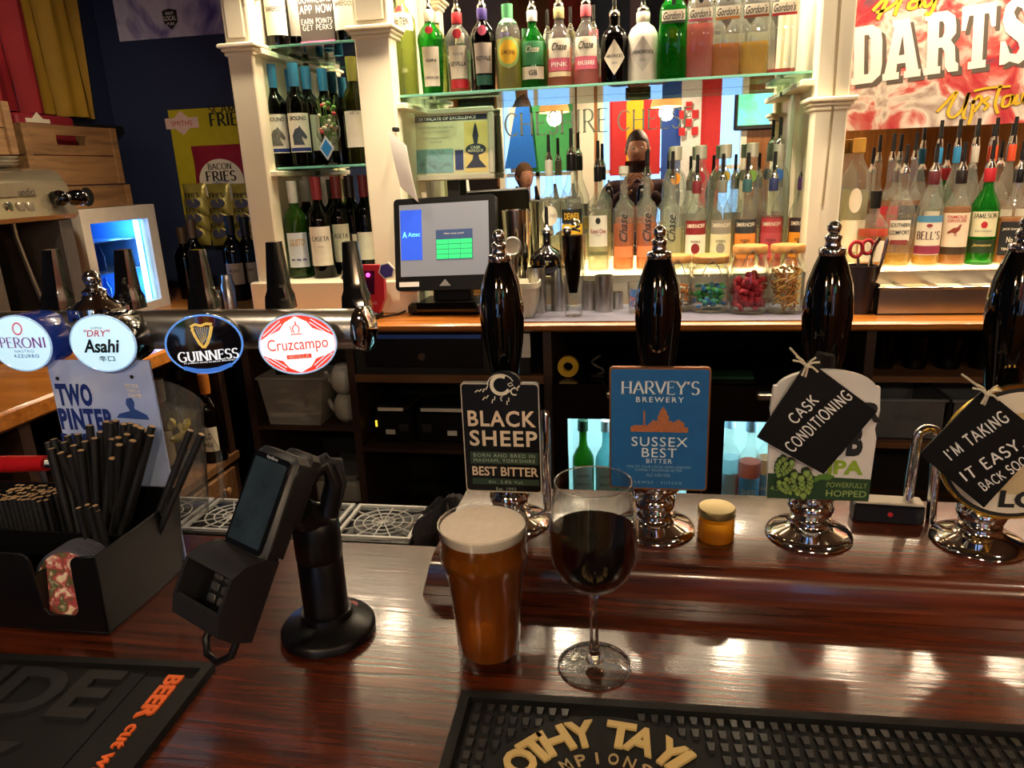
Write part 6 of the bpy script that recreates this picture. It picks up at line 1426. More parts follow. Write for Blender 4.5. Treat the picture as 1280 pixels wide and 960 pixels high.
# ---- wines in the left bay
def wine(label, px, py, y, z, h, gm, cap, lm, texts=(), group=None, r=.0375, lz=(.16, .52), turn=0):
    bottle(label, X(px, py, y), y, z, 'wine', h, r, gm, None, 0, 'capsule', cap, [(lz[0], lz[1], .95, lm, texts)] if lm else [], group=group, turn=turn, name='wine_bottle')
BC = mat('3f8fc8', .4); RC = mat('7a1f26', .4); WGp = 'wine bottles in the left bay'
LAB = mat('e8e2d2', .5)
wine('wine bottle with white label on the top left shelf', 349, 50, 2.3, .862, .30, G_WINE, BLACKP, LAB, [('BAREFOOT', .36, .055, .014, INK)], WGp, lz=(.12, .5)); wine('plain dark wine bottle behind the white label one, top left shelf', 371, 48, 2.40, .862, .30, G_WINE, BLACKP, mat('b8b0a0', .5), (), WGp); wine('wine bottle with white label half hidden by the inner pillar', 434, 46, 2.3, .862, .30, G_WINE, BLACKP, LAB, [('BAREFOOT', .36, .055, .014, INK)], WGp, lz=(.12, .5))
for px, nm, lq in ((352, 'left wine bottle with blue cap and horse head label', 0), (379, 'right wine bottle with blue cap and horse head label', 1)):
    wine(nm, px, 203, 2.275, .512, .305, G_WINE, BC, LAB, [('BOLINO', .47, .05, .012, INK)], WGp, lz=(.14, .52), turn=.1)
    t = [o for o in bpy.data.objects if o.get('label') == nm][0]; lab = [c for c in t.children if c.name.startswith('label')][0]
    hp = [(-.022, -.03), (-.024, -.002), (-.014, .016), (-.002, .022), (.001, .028), (.005, .020), (.014, .008), (.023, -.006), (.021, -.012), (.013, -.011), (.006, -.004), (.006, -.014), (.014, -.03)]
    mm = MB(); mm.add([(a, b, 0) for a, b in hp], [(0, 1, 11, 12), (1, 2, 10, 11), (2, 3, 5, 10), (3, 4, 5), (5, 6, 9, 10), (6, 7, 8, 9)]); mm = dense(mm); wrap(mm, .0375*1.012+.0007, .305*.31); mm.build('horse_head', mat('6a6a64' if lq == 0 else '3f4a58', .5, var=.3, scale=200), lab, world=False, smooth=0)
    mm = MB().lathe([(.0375*1.016, .305*.15), (.0375*1.016, .305*.185)], 10, a0=-pi/2-.9, a1=-pi/2+.9); mm.build('blue_band', DBLUE, lab, world=False)
for px, y, nm in ((366, 2.39, 'left'), (393, 2.36, 'middle'), (413, 2.43, 'right')): wine('blue capped wine bottle in the back row of the lower glass shelf, ' + nm, px, 195, y, .512, .305, G_WINE, BC, LAB, (), WGp)
wine('olive green wine bottle with tan label beside the inner pillar', 450, 203, 2.27, .512, .31, G_OLIVE, mat('a8a04a', .4), LAB, [('ARTA', .48, .03, .01, GREY)], WGp, lz=(.16, .5))
wine('pale green wine bottle with blue patterned label on the plinth', 378, 345, 2.24, .163, .305, glass('light_green_wine', '7fae5a', edge=.35, diffuse=.2, dcol='4f8a30'), mat('c9c8c0', .4), mat('c9d2dc', .5), [('GUSTO', .38, .05, .022, mat('b8963a', .5), dict(sh=.3)), ('~ ~ ~', .2, .05, .008, DBLUE)], WGp, lz=(.12, .48)); wine('silver capped green wine bottle behind the patterned label one', 392, 335, 2.36, .163, .305, G_WINE, mat('b8b8b0', .4), LAB, (), WGp)
wine('dark wine bottle with big white label and red capsule, front', 407, 345, 2.235, .163, .315, G_WINE, RC, LAB, [('CASETA', .40, .058, .014, INK, dict(k='s')), ('RIOJA', .32, .02, .005, GREY)], WGp, r=.039, lz=(.13, .52)); wine('dark wine bottle with white label and red capsule, just right of the front one', 430, 335, 2.33, .163, .315, G_WINE, RC, LAB, [('CASETA', .40, .058, .014, INK, dict(k='s'))], WGp, r=.038, lz=(.13, .52))
wine('dark wine bottle with small white label, second from the inner pillar', 446, 330, 2.39, .163, .315, G_WINE, mat('2a1216', .4), LAB, (), WGp, lz=(.13, .4)); wine('dark wine bottle with small label against the inner pillar', 463, 332, 2.38, .163, .315, G_WINE, RC, LAB, (), WGp, lz=(.13, .42))
# sign and flower glass in the left bay
t = thing('offer_sign', 'black APP NOW sign with pink foot on the top left shelf', 'sign', (X(399, 50, 2.3), 2.3, .862)); xs0 = X(377, 50, 2.3)
MB().rbox(xs0, xs0+.115, 2.298, 2.302, .8625, 1.05, .001).build('board', mat('4a4540', .6, name='slate_card'), t); MB().rbox(xs0, xs0+.115, 2.29, 2.312, .8623, .878, .001).build('foot', mat('d86aa0', .4), t)
m = MB(); 
for s_, py, w_, h_ in (('APP NOW', 11, .105, .022), ('EARN POINTS', 26, .1, .014), ('GET PERKS', 34, .095, .014), ('DOWNLOAD', -2, .105, .018)): m.merge(wall(pen(s_, w_, h_, thin=.14, gap=.16, jitter=.03), xs0+.057, 2.2972, at_y(399, py, 2.298).z))
m.build('lettering', WHITE, t, smooth=0)
fx = X(414, 203, 2.25); t = thing('flower_glass', 'stemmed glass of dried flowers with blue diamond tag', 'glass', (fx, 2.252, .512))
MB().lathe([(0, 0), (.03, 0), (.03, .003), (.005, .008), (.0045, .05), (.02, .06), (.036, .085), (.038, .11), (.033, .15), (.031, .15), (.036, .11), (.034, .086), (.018, .063), (0, .056)], 28).build('glass', G_THIN, t, world=False, smooth=60)
rn = random.Random(11)
for c_, k in (('c9404a', 5), ('5a8a3a', 16), ('d8a890', 7), ('e6dcc0', 6)):
    m = MB()
    for i in range(k):
        a, rr = rn.uniform(0, 6.28), rn.uniform(0, .026); m.sphere((rr*cos(a), rr*sin(a), rn.uniform(.09, .185)), rn.uniform(.005, .01), 8, 5, (1, 1, .8))
    m.build('flowers', mat(c_, .7), t, world=False)['kind'] = 'stuff'
m = MB()
for i in range(14): a = rn.uniform(0, 6.28); m.tube([(0, 0, .066), (.02*cos(a), .02*sin(a), .13), (.03*cos(a), .03*sin(a), rn.uniform(.16, .21))], .001, 4)
m.build('stalks', mat('6a8a4a', .8), t, world=False)['kind'] = 'stuff'
MB().prism([(0.008, .014), (.032, .05), (.008, .086), (-.016, .05)], -.045, -.043).build('diamond_tag', mat('cfd8e2', .4), t, world=False); MB().prism([(0.008, .024), (.026, .05), (.008, .076), (-.010, .05)], -.0456, -.045).build('blue_diamond', mat('2f8ad0', .4), t, world=False)
# dark bottles under the snack card
for k, (px, py, h_) in enumerate(((268, 300, .29), (252, 312, .26), (337, 300, .30), (320, 305, .29))):
    yk = 2.42+.06*(k % 2); bottle('dark unlit wine bottle below the snack card, ' + ['tallest with dull capsule', 'short one on the left', 'with pale label, hidden by the tap lever', 'with pale label beside the pillar'][k], X((253, 240, 300, 318)[k]-8*0, 372, yk), yk, CZ, 'wine', h_, .037, G_DARK, None, 0, 'capsule', mat('4a3a2a', .4) if k < 2 else BLACKP, [(.2, .45, .9, mat('8a7a66', .5), [('PORT', .36, .04, .01, INK)])] if k > 1 else [], group='dark bottles below the snack card', name='wine_bottle')
for k, (px, h_) in enumerate(((288, .12), (272, .07))):
    o = MB().lathe([(0, 0), (.02, 0), (.022, h_*.75), (.018, h_*.8), (.016, h_), (0, h_)], 24, (X(px, 378, 2.2), 2.2, CZ+.0003)).build('cocktail_shaker', STEEL); tag(o, ['tall steel shaker between the dark bottles and tap levers', 'short steel measure beside the tall shaker'][k], 'shaker')
# bottles on the side counter's shelf
z = -.338
bottle('brown beer bottle with black and white label on the side shelf', -1.262, 1.875, z, 'wine', .27, .036, G_BROWN, None, 0, 'capsule', mat('c9782a', .4), [(.14, .42, .9, OFFWHITE, [('OLD', .32, .03, .02, INK), ('PALE', .22, .035, .012, INK)])], turn=-.35); bottle('dark bottle with orange and purple label on the side shelf', -1.345, 1.88, z, 'wine', .28, .034, G_DARK, None, 0, 'screw', BLACKP, [(.14, .5, .9, mat('8a2a5a', .5), [('FRUIT', .42, .04, .02, ORANGE)])], turn=-.35)
bottle('brown bottle with pale label deeper on the side shelf', -1.43, 1.87, z, 'wine', .28, .035, G_BROWN, None, 0, 'capsule', BLACKP, [(.15, .5, .9, mat('c9bfae', .5))], turn=-.35); bottle('dark bottle with silver cap behind the jug', -1.32, 1.75, z, 'wine', .29, .036, G_BROWN, None, 0, 'capsule', mat('a8a8a8', .3, .6), [(.15, .5, .9, mat('a89c86', .5))], turn=-.35)
bottle('dark bottle nearest the sign on the side shelf', -1.33, 1.60, z, 'wine', .29, .036, G_DARK, None, 0, 'capsule', mat('b8b0a0', .4), [(.15, .5, .9, mat('c9bfae', .5))], turn=-.35)
# bottles in the fridges
FB_ = 'chilled bottles in the bottle fridges'; z = -.56
for k, (x, c_, lb) in enumerate(((-.155, '4f9a3a', 'green chilled bottle with white label, left in the left fridge'), (-.085, 'a8d8dc', 'pale chilled bottle beside the green one in the left fridge'), (-.02, '4f9a3a', 'green chilled bottle behind the blue clip'), (.06, 'a8d8dc', 'pale chilled bottle behind the blue clip'))):
    bottle(lb, x, 2.06, z, 'wine', .30, .033, glass('chilled_glass', c_, edge=.5, diffuse=.35, dcol=c_), None, 0, 'screw', mat('1f3a22', .4) if k % 2 == 0 else mat('d8e8ec', .4), [(.2, .55, 1.0, mat('cfe4e6', .5), [('LAGER', .45, .04, .01, GREY), ('BREWED', .36, .04, .008, GREY)])], group=FB_)
for k, (x, c_, lb) in enumerate(((.278, 'cfe4ee', 'clear chilled bottle at the left of the right fridge'), (.335, 'd8563a', 'chilled bottle of red drink with blue label in the right fridge'), (.39, 'd88a5a', 'chilled bottle of orange drink behind the hop clip'), (.46, 'cfe4ee', 'clear chilled bottle at the right of the right fridge'))):
    bottle(lb, x, 2.06+.03*(k % 2 == 0), z, 'wine', .31, .034, G_CLEAR, liquid(c_, .5), .6, 'screw', mat('bcd8f0', .4), [(.18, .46, 1.0, mat('6fb0e0' if k else 'd8e8f0', .5), [('SHED', .32, .045, .016, WHITE)])], group=FB_)
# ------------------------------------------------------------------ things on the back counter
def W(px, py, y): return at_y(px, py, y)
# till screen
tl = thing('till_screen', 'black touch screen till showing a blue logo panel and green keypad', 'till', (-.56, 2.14, CZ), (0, 0, radians(-4)))
TI = world_of(tl)
def tl_put(m): return m.xf(Matrix.Translation((-.56, 2.10, .275)) @ Matrix.Rotation(radians(-4), 4, 'Z') @ Matrix.Rotation(radians(-12), 4, 'X') @ Matrix.Rotation(radians(-1.5), 4, 'Y'))
hw, hh = .157, .136
tl_put(MB().prism(rrect(2*hw, 2*hh, .012, 4), 0, .03, 'xz')).build('case', BLACKP, tl)
SCR = mat('76787e', .2, var=.08, scale=3, emit='8a8c92', es=.38, name='lit_grey_screen')
tl_put(MB().box(-hw+.018, hw-.02, -.0012, 0, -hh+.042, hh-.018)).build('screen', SCR, tl)
tl_put(MB().box(-hw+.021, -hw+.088, -.0022, -.0012, -.045, hh-.034)).build('logo_panel', mat('2f52c8', .3, emit='2f55d0', es=.7, name='lit_blue_panel'), tl)
m = text('Aztec', .038, .013, bold=.01).move(-hw+.064, .03); m.merge(text('A', .014, .018, bold=.03).move(-hw+.034, .03)); tl_put(m.map(lambda x, y, z: (x, -.0028, y))).build('lettering', mat('6fe0e0', .4, emit='7fe8e8', es=.7), tl, smooth=0)
tl_put(MB().box(-.025, .088, -.0022, -.0012, -.047, .04)).build('keypad_panel', mat('3a4a6a', .3, emit='3a4a70', es=.4), tl)
m = MB()
for r_ in range(4):
    for c_ in range(3): m.box(-.0235+c_*.037, .012+c_*.037, -.003, -.0022, -.045+r_*.0145, -.032+r_*.0145)
tl_put(m).build('green_keys', mat('2fbf6a', .3, emit='38d07a', es=.75, name='lit_green_keys'), tl)
tl_put(text('New tasty panel', .06, .006).map(lambda x, y, z: (x+.031, -.003, y+.028))).build('screen_caption', WHITE, tl, smooth=0)
tl_put(MB().box(-hw+.012, -hw+.075, -.001, 0, -hh+.012, -hh+.026)).build('white_sticker', PAPER, tl)
tl_put(MB().prism([(-.018, -hh+.012), (.018, -hh+.012), (0, -hh+.032)], -.0015, 0)).build('silver_badge', SILVER, tl)
MB().rbox(-.69, -.45, 2.10, 2.26, CZ+.0004, .095, .008).build('base', BLACKP, tl); MB().rbox(-.62, -.50, 2.15, 2.2, .09, .26, .008).build('neck', BLACKP, tl); MB().rbox(-.66, -.47, 2.086, 2.1, .07, .1, .004).build('card_slot', BLACKG, tl)
o = MB().tube([(-.69, 2.16, .075), (-.72, 2.1, .064), (-.76, 2.07, .063), (-.79, 2.07, .064), (-.80, 2.1, .064)], .003, 6).build('till_cable', BLACKM, smooth=60); tag(o, 'thin dark cable trailing from the till across the worktop', 'cable')
# framed certificate
def cert():
    y = 2.40; c = W(562, 181, y); t = thing('framed_certificate', 'silver framed certificate with a black pump handle emblem', 'certificate', (c.x, y, .2), (0, 0, 0))
    w_, h_ = .148, .112; put = lambda m: m.xf(Matrix.Translation((c.x, y, c.z)) @ Matrix.Rotation(radians(-7), 4, 'X'))
    fm = MB(); b = .018
    for (x0, x1, z0, z1) in [(-w_, w_, h_-b, h_), (-w_, w_, -h_, -h_+b), (-w_, -w_+b, -h_+b, h_-b), (w_-b, w_, -h_+b, h_-b)]: fm.rbox(x0, x1, -.01, .004, z0, z1, .003)
    put(fm).build('frame', mat('cfc8b8', .3, .5, name='silver_frame'), t)
    sh = put(MB().box(-w_+b, w_-b, -.002, 0, -h_+b, h_-b)).build('sheet', mat('cfc8a8', .5), t)
    put(MB().box(-w_+b+.004, w_-b-.004, -.0028, -.002, h_-b-.02, h_-b-.004)).build('title_band', mat('1a2440', .5), sh)
    F_ = lambda m, d=.0034: put(m.map(lambda x, y_, z: (x, -d, y_)))
    F_(text('CERTIFICATE OF EXCELLENCE', .20, .010, bold=.01).move(-.01, h_-b-.012)).build('title', WHITE, sh, smooth=0)
    m = text('THE STANDARD OF CASK ALE', .12, .006).move(-.045, .055); m.merge(text('awarded to the landlord of', .09, .006).move(-.045, .042)); m.merge(text('CASK MARQUE AWARD', .09, .006).move(-.045, .022)); m.merge(text('THIS PUB', .04, .006).move(-.045, .010)); F_(m, .003).build('small_lettering', GREY, sh, smooth=0)
    put(MB().box(-w_+b+.004, .012, -.0028, -.002, -h_+b+.006, -.012)).build('blue_panel', blotch('teal_print', ['5a8a98', '7fa8b0', '6a7f8a'], 20), sh)
    put(MB().box(.018, .045, -.0032, -.002, -.08, -.018)).build('navy_stamp', mat('1c2f6a', .5), sh)
    put(MB().box(.05, w_-b-.004, -.0028, -.002, -h_+b+.006, h_-b-.026)).build('gold_panel', mat('d8c078', .5), sh)
    hd = MB(); cx_ = .087
    hd.prism([(cx_-.006, .0), (cx_-.010, .025), (cx_-.004, .055), (cx_, .066), (cx_+.004, .055), (cx_+.010, .025), (cx_+.006, .0)], -.0036, -.0028); hd.prism(ellipse(.034, .018, 24, cx_, -.018), -.0036, -.0028); hd.prism([(cx_-.008, -.034), (cx_+.008, -.034), (cx_+.012, -.05), (cx_+.034, -.075), (cx_-.034, -.075), (cx_-.012, -.05)], -.0036, -.0028); put(hd).build('pump_emblem', mat('1a2440', .5), sh)
    m = text('CASK', .034, .009, bold=.02).move(cx_, -.012); m.merge(text('MARQUE', .05, .010, bold=.02).move(cx_, -.023)); F_(m, .0042).build('emblem_lettering', OFFWHITE, sh, smooth=0)
    return t, c
ctf, cc_ = cert()
MB().box(cc_.x-.02, cc_.x+.02, 2.415, 2.425, CZ, cc_.z).build('support_leg', BLACKM, ctf)
# loose paper slips clipped to the inner pillar
a = W(494, 165, 2.13); o = thing('paper_slips', 'curled white paper slips pinned to the inner pillar', 'paper', (-.69, 2.135, .47))
def fn(u, v): return (-.708+.05*u+.018*(1-v), 2.128-.02*sin(v*2)-.012*u, .44+.16*v-.04*u)
MB().grid(fn, 6, 10).build('slip', PAPER, o, smooth=60); MB().grid(lambda u, v: tuple(Vector(fn(u, v))+Vector((.004, .006, -.006))), 6, 10).build('slip', PAPER, o, smooth=60)
MB().rbox(-.70, -.685, 2.122, 2.149, .595, .607, .002).build('clip', BLACKM, o)
# red gadget
r0 = W(461, 392, 2.05); t = thing('red_card_reader', 'red plastic gadget with pink light and purple badges by the till', 'gadget', (-.79, 2.06, CZ))
MB().prism([(-.822, .078), (-.762, .078), (-.742, .12), (-.738, .2), (-.75, .222), (-.828, .222), (-.838, .2), (-.834, .12)], 2.05, 2.072).build('body', mat('b01e30', .35, coat=.3, name='red_gadget'), t)
MB().rbox(-.822, -.762, 2.04, 2.09, CZ+.0004, .079, .004).build('foot', BLACKP, t); MB().prism([(-.825, .135), (-.772, .135), (-.765, .205), (-.825, .205)], 2.048, 2.05).build('window', mat('3a0a2a', .15, coat=.5), t)
MB().sphere((-.785, 2.046, .193), .006, 12, 8).build('pink_light', glow('pink_led', 'ff2fa0', 8), t); m = wall(text('VOUCHER', .045, .010), -.788, 2.0488, .108); m.build('lettering', mat('d8a0a8', .5), t, smooth=0)
for (x, z_) in ((-.726, .205), (-.845, .19)):
    h_ = MB(); h_.prism([(x+.026*cos(pi*k/3+.2), z_+.026*sin(pi*k/3+.2)) for k in range(6)], 2.044, 2.05); b_ = h_.build('hex_badge', OFFWHITE, t); MB().prism([(x+.022*cos(pi*k/3+.2), z_+.022*sin(pi*k/3+.2)) for k in range(6)], 2.0428, 2.044).build('hex_face', mat('3a2f78', .5), b_)
# grey counter mat
o = MB().rbox(-.345, .55, 1.985, 2.24, CZ+.0002, CZ+.004, .001).build('counter_mat', mat('6a6878', .6, var=.08, scale=40, name='grey_rubber_mat')); tag(o, 'thin grey lilac rubber mat under the glasses and jars', 'mat')
MT = CZ+.0044
# shakers, measures, tub, mixing glass
def tin(label, px, y, pt, r0, r1, m=STEEL, name='steel_cup', z=MT, pw=None):
    x = W(px, 385, y).x; h_ = W(px, pt, y).z-z; o = MB().lathe([(0, 0), (r0, 0), (r1, h_), (r1-.0015, h_), (r0-.0015, .003), (0, .003)], 28, (x, y, z)).build(name, m, smooth=40); tag(o, label, 'cup', 'steel cups and shakers on the counter'); return x, h_
POL = mat('cfc9bd', .12, 1.0, var=.03, name='polished_steel')
tin('tall polished shaker tin behind the first pump handle', 650, 2.2, 262, .030, .046, POL, 'shaker_tin'); tin('narrow polished shaker tin beside the white tub', 640, 2.12, 320, .028, .036, POL, 'shaker_tin')
tin('steel cup under the round black bottle, left', 672, 2.12, 334, .027, .027); tin('steel cup under the round black bottle, right', 700, 2.15, 334, .027, .027); tin('steel cup right of the mixing glass', 737, 2.16, 352, .024, .024); tin('brushed steel cup beside the riser', 755, 2.13, 344, .027, .027); tin('smallest steel cup, half hidden behind the blue printed glass', 771, 2.17, 365, .018, .02)
st = thing('cocktail_strainer', 'round coiled cocktail strainer leaning on the shaker', 'strainer', (W(634, 330, 2.09).x, 2.09, MT)); q = W(640, 308, 2.06)
m = MB().lathe([(0, -.001), (.022, -.001), (.022, .001), (0, .001)], 24).map(lambda x, y, z: (q.x+x, 2.07+z+y*.2, q.z+y)); m.build('disc', POL, st); MB().tube([(q.x+.024*cos(2*pi*k/40), 2.07+.0048*sin(2*pi*k/40), q.z+.024*sin(2*pi*k/40)) for k in range(40)], .0025, 6, closed=True).build('coil', STEEL, st); MB().tube([(q.x, 2.07, q.z-.02), (q.x-.005, 2.1, MT+.004)], .004, 8).build('handle', STEEL, st)
tb = thing('white_tub', 'small cream white plastic tub on the counter mat', 'tub', (W(655, 388, 2.06).x, 2.06, MT)); MB().lathe([(0, 0), (.030, 0), (.040, .03), (.047, .085), (.050, .086), (.050, .102), (.047, .102), (.043, .085), (.036, .03), (.027, .004), (0, .004)], 28, sq=4).build('body', mat('e2dcc6', .4, name='cream_plastic'), tb, world=False)
mg = thing('mixing_glass', 'tall mixing glass with a dark steel tin and strainer inside', 'glass', (W(717, 388, 2.06).x, 2.06, MT))
hm = W(717, 292, 2.06).z-MT; MB().lathe([(0, 0), (.023, 0), (.025, .003), (.036, hm*.7), (.037, hm), (.0355, hm), (.0345, hm*.7), (.022, .03), (0, .025)], 36).build('glass', G_THIN, mg, world=False, smooth=60)
MB().lathe([(0, .065), (.012, .067), (.024, hm*.6), (.031, hm*.98), (0, hm*.98)], 28).build('inner_tin', mat('1c1a1c', .1, .9, name='dark_steel'), mg, world=False, smooth=60)
MB().tube([(.012*cos(k*.5)+.008, .012*sin(k*.5)*.6, hm+.006+.0011*k) for k in range(30)], .003, 6).build('strainer_coil', POL, mg, world=False); MB().sphere((-.014, -.012, hm+.008), .013, 14, 8, (1, .5, 1)).build('spoon_bowl', POL, mg, world=False)
bg = thing('printed_tumbler', 'small clear tumbler with blue print beside the second pump handle', 'glass', (W(798, 384, 2.1).x, 2.1, MT)); MB().lathe([(0, 0), (.027, 0), (.033, .088), (.0315, .088), (.0255, .008), (0, .008)], 30).build('glass', G_THIN, bg, world=False, smooth=60); MB().lathe([(.0292, .02), (.033, .072)], 12, a0=-pi/2-.9, a1=-pi/2+.9).build('print', blotch('blue_tumbler_print', ['e8e8e8', '3a7ac8', '5aa0e0', 'c85a4a', 'e8e8e8'], 60), bg, world=False)
# clip-top jars
LIDW = wood('pale_lid_wood', 'a8713a', 'd09a5a', rough=.5, stretch=(6, 30, 30))
def jar(label, px, y, wpx_, pt, cols, seed, strips=False):
    c = W(px, 385, y); x = c.x; r_ = (W(px+wpx_/2, 360, y).x-x)*.98; h_ = W(px, pt, y).z-MT
    t = thing('storage_jar', label, 'jar', (x, y, MT), group='lidded glass jars on the counter'); b = h_-.022
    MB().lathe([(0, 0), (r_*.86, 0), (r_*.97, .006), (r_, .02), (r_, b*.72), (r_*.93, b*.86), (r_*.86, b*.92), (r_*.9, b), (r_*.86, b), (r_*.82, b*.92), (r_*.9, b*.84), (r_*.95, b*.7), (r_*.95, .02), (r_*.84, .008), (0, .007)], 32, sq=3).build('jar_glass', G_THIN, t, world=False, smooth=60)
    MB().lathe([(0, b), (r_*.92, b), (r_*.94, b+.003), (r_*.94, b+.018), (r_*.9, b+.021), (0, b+.0215)], 36).build('lid', LIDW, t, world=False)
    MB().tube([(-r_*.5, -r_*.92, b-.03), (-r_*.3, -r_*1.0, b-.006), (0, -r_*1.02, b+.012), (r_*.3, -r_*1.0, b-.006), (r_*.5, -r_*.92, b-.03)], .0016, 6).build('wire_clip', STEEL, t, world=False)
    rn = random.Random(seed); n = 90
    for k, col_ in enumerate(cols):
        m = MB()
        for i in range(n//len(cols)):
            a, q = rn.uniform(0, 6.28), r_*.80*rn.random()**.5; zz = .014+rn.uniform(0, b*(.42 if not strips else .62))
            if strips: m.tube([(q*cos(a), q*sin(a), zz), (q*cos(a+.5), q*sin(a+.5), zz+.01), (q*.8*cos(a+1), q*.8*sin(a+1), zz+rn.uniform(-.005, .014))], .0035, 5)
            else: m.sphere((q*cos(a), q*sin(a), zz), .0085, 7, 5, (1, 1, rn.uniform(.5, 1)))
        m.build('contents', mat(col_, .45, coat=.2), t, world=False)['kind'] = 'stuff'
jar('glass jar of green and blue sweets', 886, 2.13, 52, 318, ['3f9a4a', '2f7ac8', '4fb8a0'], 1); jar('glass jar packed with red fruit sweets', 934, 2.10, 50, 306, ['c0303e', 'd84a58', 'a82432'], 2, False); jar('glass jar of pale orange peel strips', 980, 2.10, 50, 305, ['d8a85a', 'c9883a', 'e0b870'], 3, True); jar('small glass jar half hidden by the second pump handle', 845, 2.14, 40, 318, ['d88a4a', 'e8e0d0'], 4)
# more red for the packed jar
t = [o for o in bpy.data.objects if o.get('label') == 'glass jar packed with red fruit sweets'][0]
rn = random.Random(9); m = MB()
for i in range(110): a, q = rn.uniform(0, 6.28), .043*rn.random()**.5; m.sphere((q*cos(a), q*sin(a), .02+rn.uniform(.0, .085)), .0095, 7, 5)
m.build('contents', mat('b82c3c', .45, coat=.2), t, world=False)['kind'] = 'stuff'
# garnish tray
x0 = W(1094, 388, 2.07).x; t = thing('garnish_tray', 'long steel garnish tray with compartments on the right counter', 'tray', (x0+.2, 2.12, CZ))
zt = CZ+.085; x1 = x0+.42; y0, y1 = 2.06, 2.2
m = MB(); m.box(x0, x1, y0, y1, CZ+.0004, CZ+.004); m.box(x0, x1, y0, y0+.003, CZ, zt-.012); m.box(x0, x1, y1-.003, y1, CZ, zt+.01); m.box(x0, x0+.003, y0, y1, CZ, zt); m.box(x1-.003, x1, y0, y1, CZ, zt); m.build('body', STEEL, t)
for k in range(1, 5): MB().box(x0+.084*k-.002, x0+.084*k+.002, y0+.004, y1-.004, CZ+.01, zt-.016).build('divider', STEEL, t)
for k in range(5): MB().rbox(x0+.084*k+.004, x0+.084*k+.08, y0+.006, y1-.006, CZ+.05, zt-.022, .004).build('insert', mat(['d8c8a0', 'c9a878', 'd8cdb0', 'b8b0a0', 'd0c8b8'][k], .4), t)
MB().rbox(x0-.004, x1+.004, y0-.006, y0+.004, zt-.016, zt-.008, .002).build('front_lip', POL, t); MB().rbox(x0-.004, x1+.004, y1-.002, y1+.008, zt+.006, zt+.014, .002).build('back_lip', POL, t)
# utensil pot
c = W(1072, 385, 2.1); t = thing('utensil_pot', 'dark pot with steel tongs and red handled scissors', 'utensils', (c.x, 2.1, CZ)); x = c.x
MB().lathe([(0, 0), (.034, 0), (.04, .13), (.037, .13), (.032, .004), (0, .004)], 28, (x, 2.1, CZ+.0004)).build('pot', mat('2a2124', .4), t)
MB().tube([(x+.01, 2.1, CZ+.02), (x+.024, 2.09, .24), (x+.034, 2.085, .265)], .006, 8).build('tongs', POL, t); MB().tube([(x+.02, 2.09, CZ+.02), (x+.045, 2.075, .22), (x+.05, 2.075, .262)], .005, 8).build('tongs', POL, t)
MB().tube([(x-.022+.016*cos(2*pi*k/20), 2.085, .235+.02*sin(2*pi*k/20)) for k in range(20)], .005, 8, closed=True).build('scissor_loop', RED, t); MB().tube([(x+.008+.014*cos(2*pi*k/20), 2.092, .24+.018*sin(2*pi*k/20)) for k in range(20)], .005, 8, closed=True).build('scissor_loop', RED, t); MB().tube([(x-.015, 2.088, .215), (x-.004, 2.09, .1)], .004, 6).build('scissor_blade', STEEL, t)
o = MB().tube([(.503+.0, 2.142, .9), (.506, 2.142, .6), (.5, 2.142, .35)], .003, 6).build('pillar_cable', mat('8a7a5a', .6)); o.parent = bpy.data.objects['bar_shelving']; FRAME[o.as_pointer()] = Matrix.Identity(4)
o.location = -Vector(bpy.data.objects['bar_shelving'].location)
# ------------------------------------------------------------------ people reflected in the mirror
def skin_body(name, J, E, parent, m, root):
    """J: joint name -> (co, radius); E: edges; one continuous skinned surface"""
    names = list(J); me = bpy.data.meshes.new(name); me.from_pydata([J[n][0] for n in names], [(names.index(a), names.index(b)) for a, b in E], [])
    o = bpy.data.objects.new(name, me); COL.objects.link(o); me.materials.append(m)
    s = o.modifiers.new('skin', 'SKIN'); s.use_smooth_shade = True
    if not me.skin_vertices: 
        me.attributes  # layer is made by the modifier below
    bm = bmesh.new(); bm.from_mesh(me); lay = bm.verts.layers.skin.verify(); bm.verts.ensure_lookup_table()
    for i, n in enumerate(names):
        r = J[n][1]; bm.verts[i][lay].radius = (r, r) if not isinstance(r, tuple) else r; bm.verts[i][lay].use_root = (n == root)
    bm.to_mesh(me); bm.free()
    o.modifiers.new('smooth', 'SUBSURF').levels = 2; o.modifiers['smooth'].render_levels = 2
    o.parent = parent; return o
SKINM = mat('b98468', .55, var=.06, name='skin')
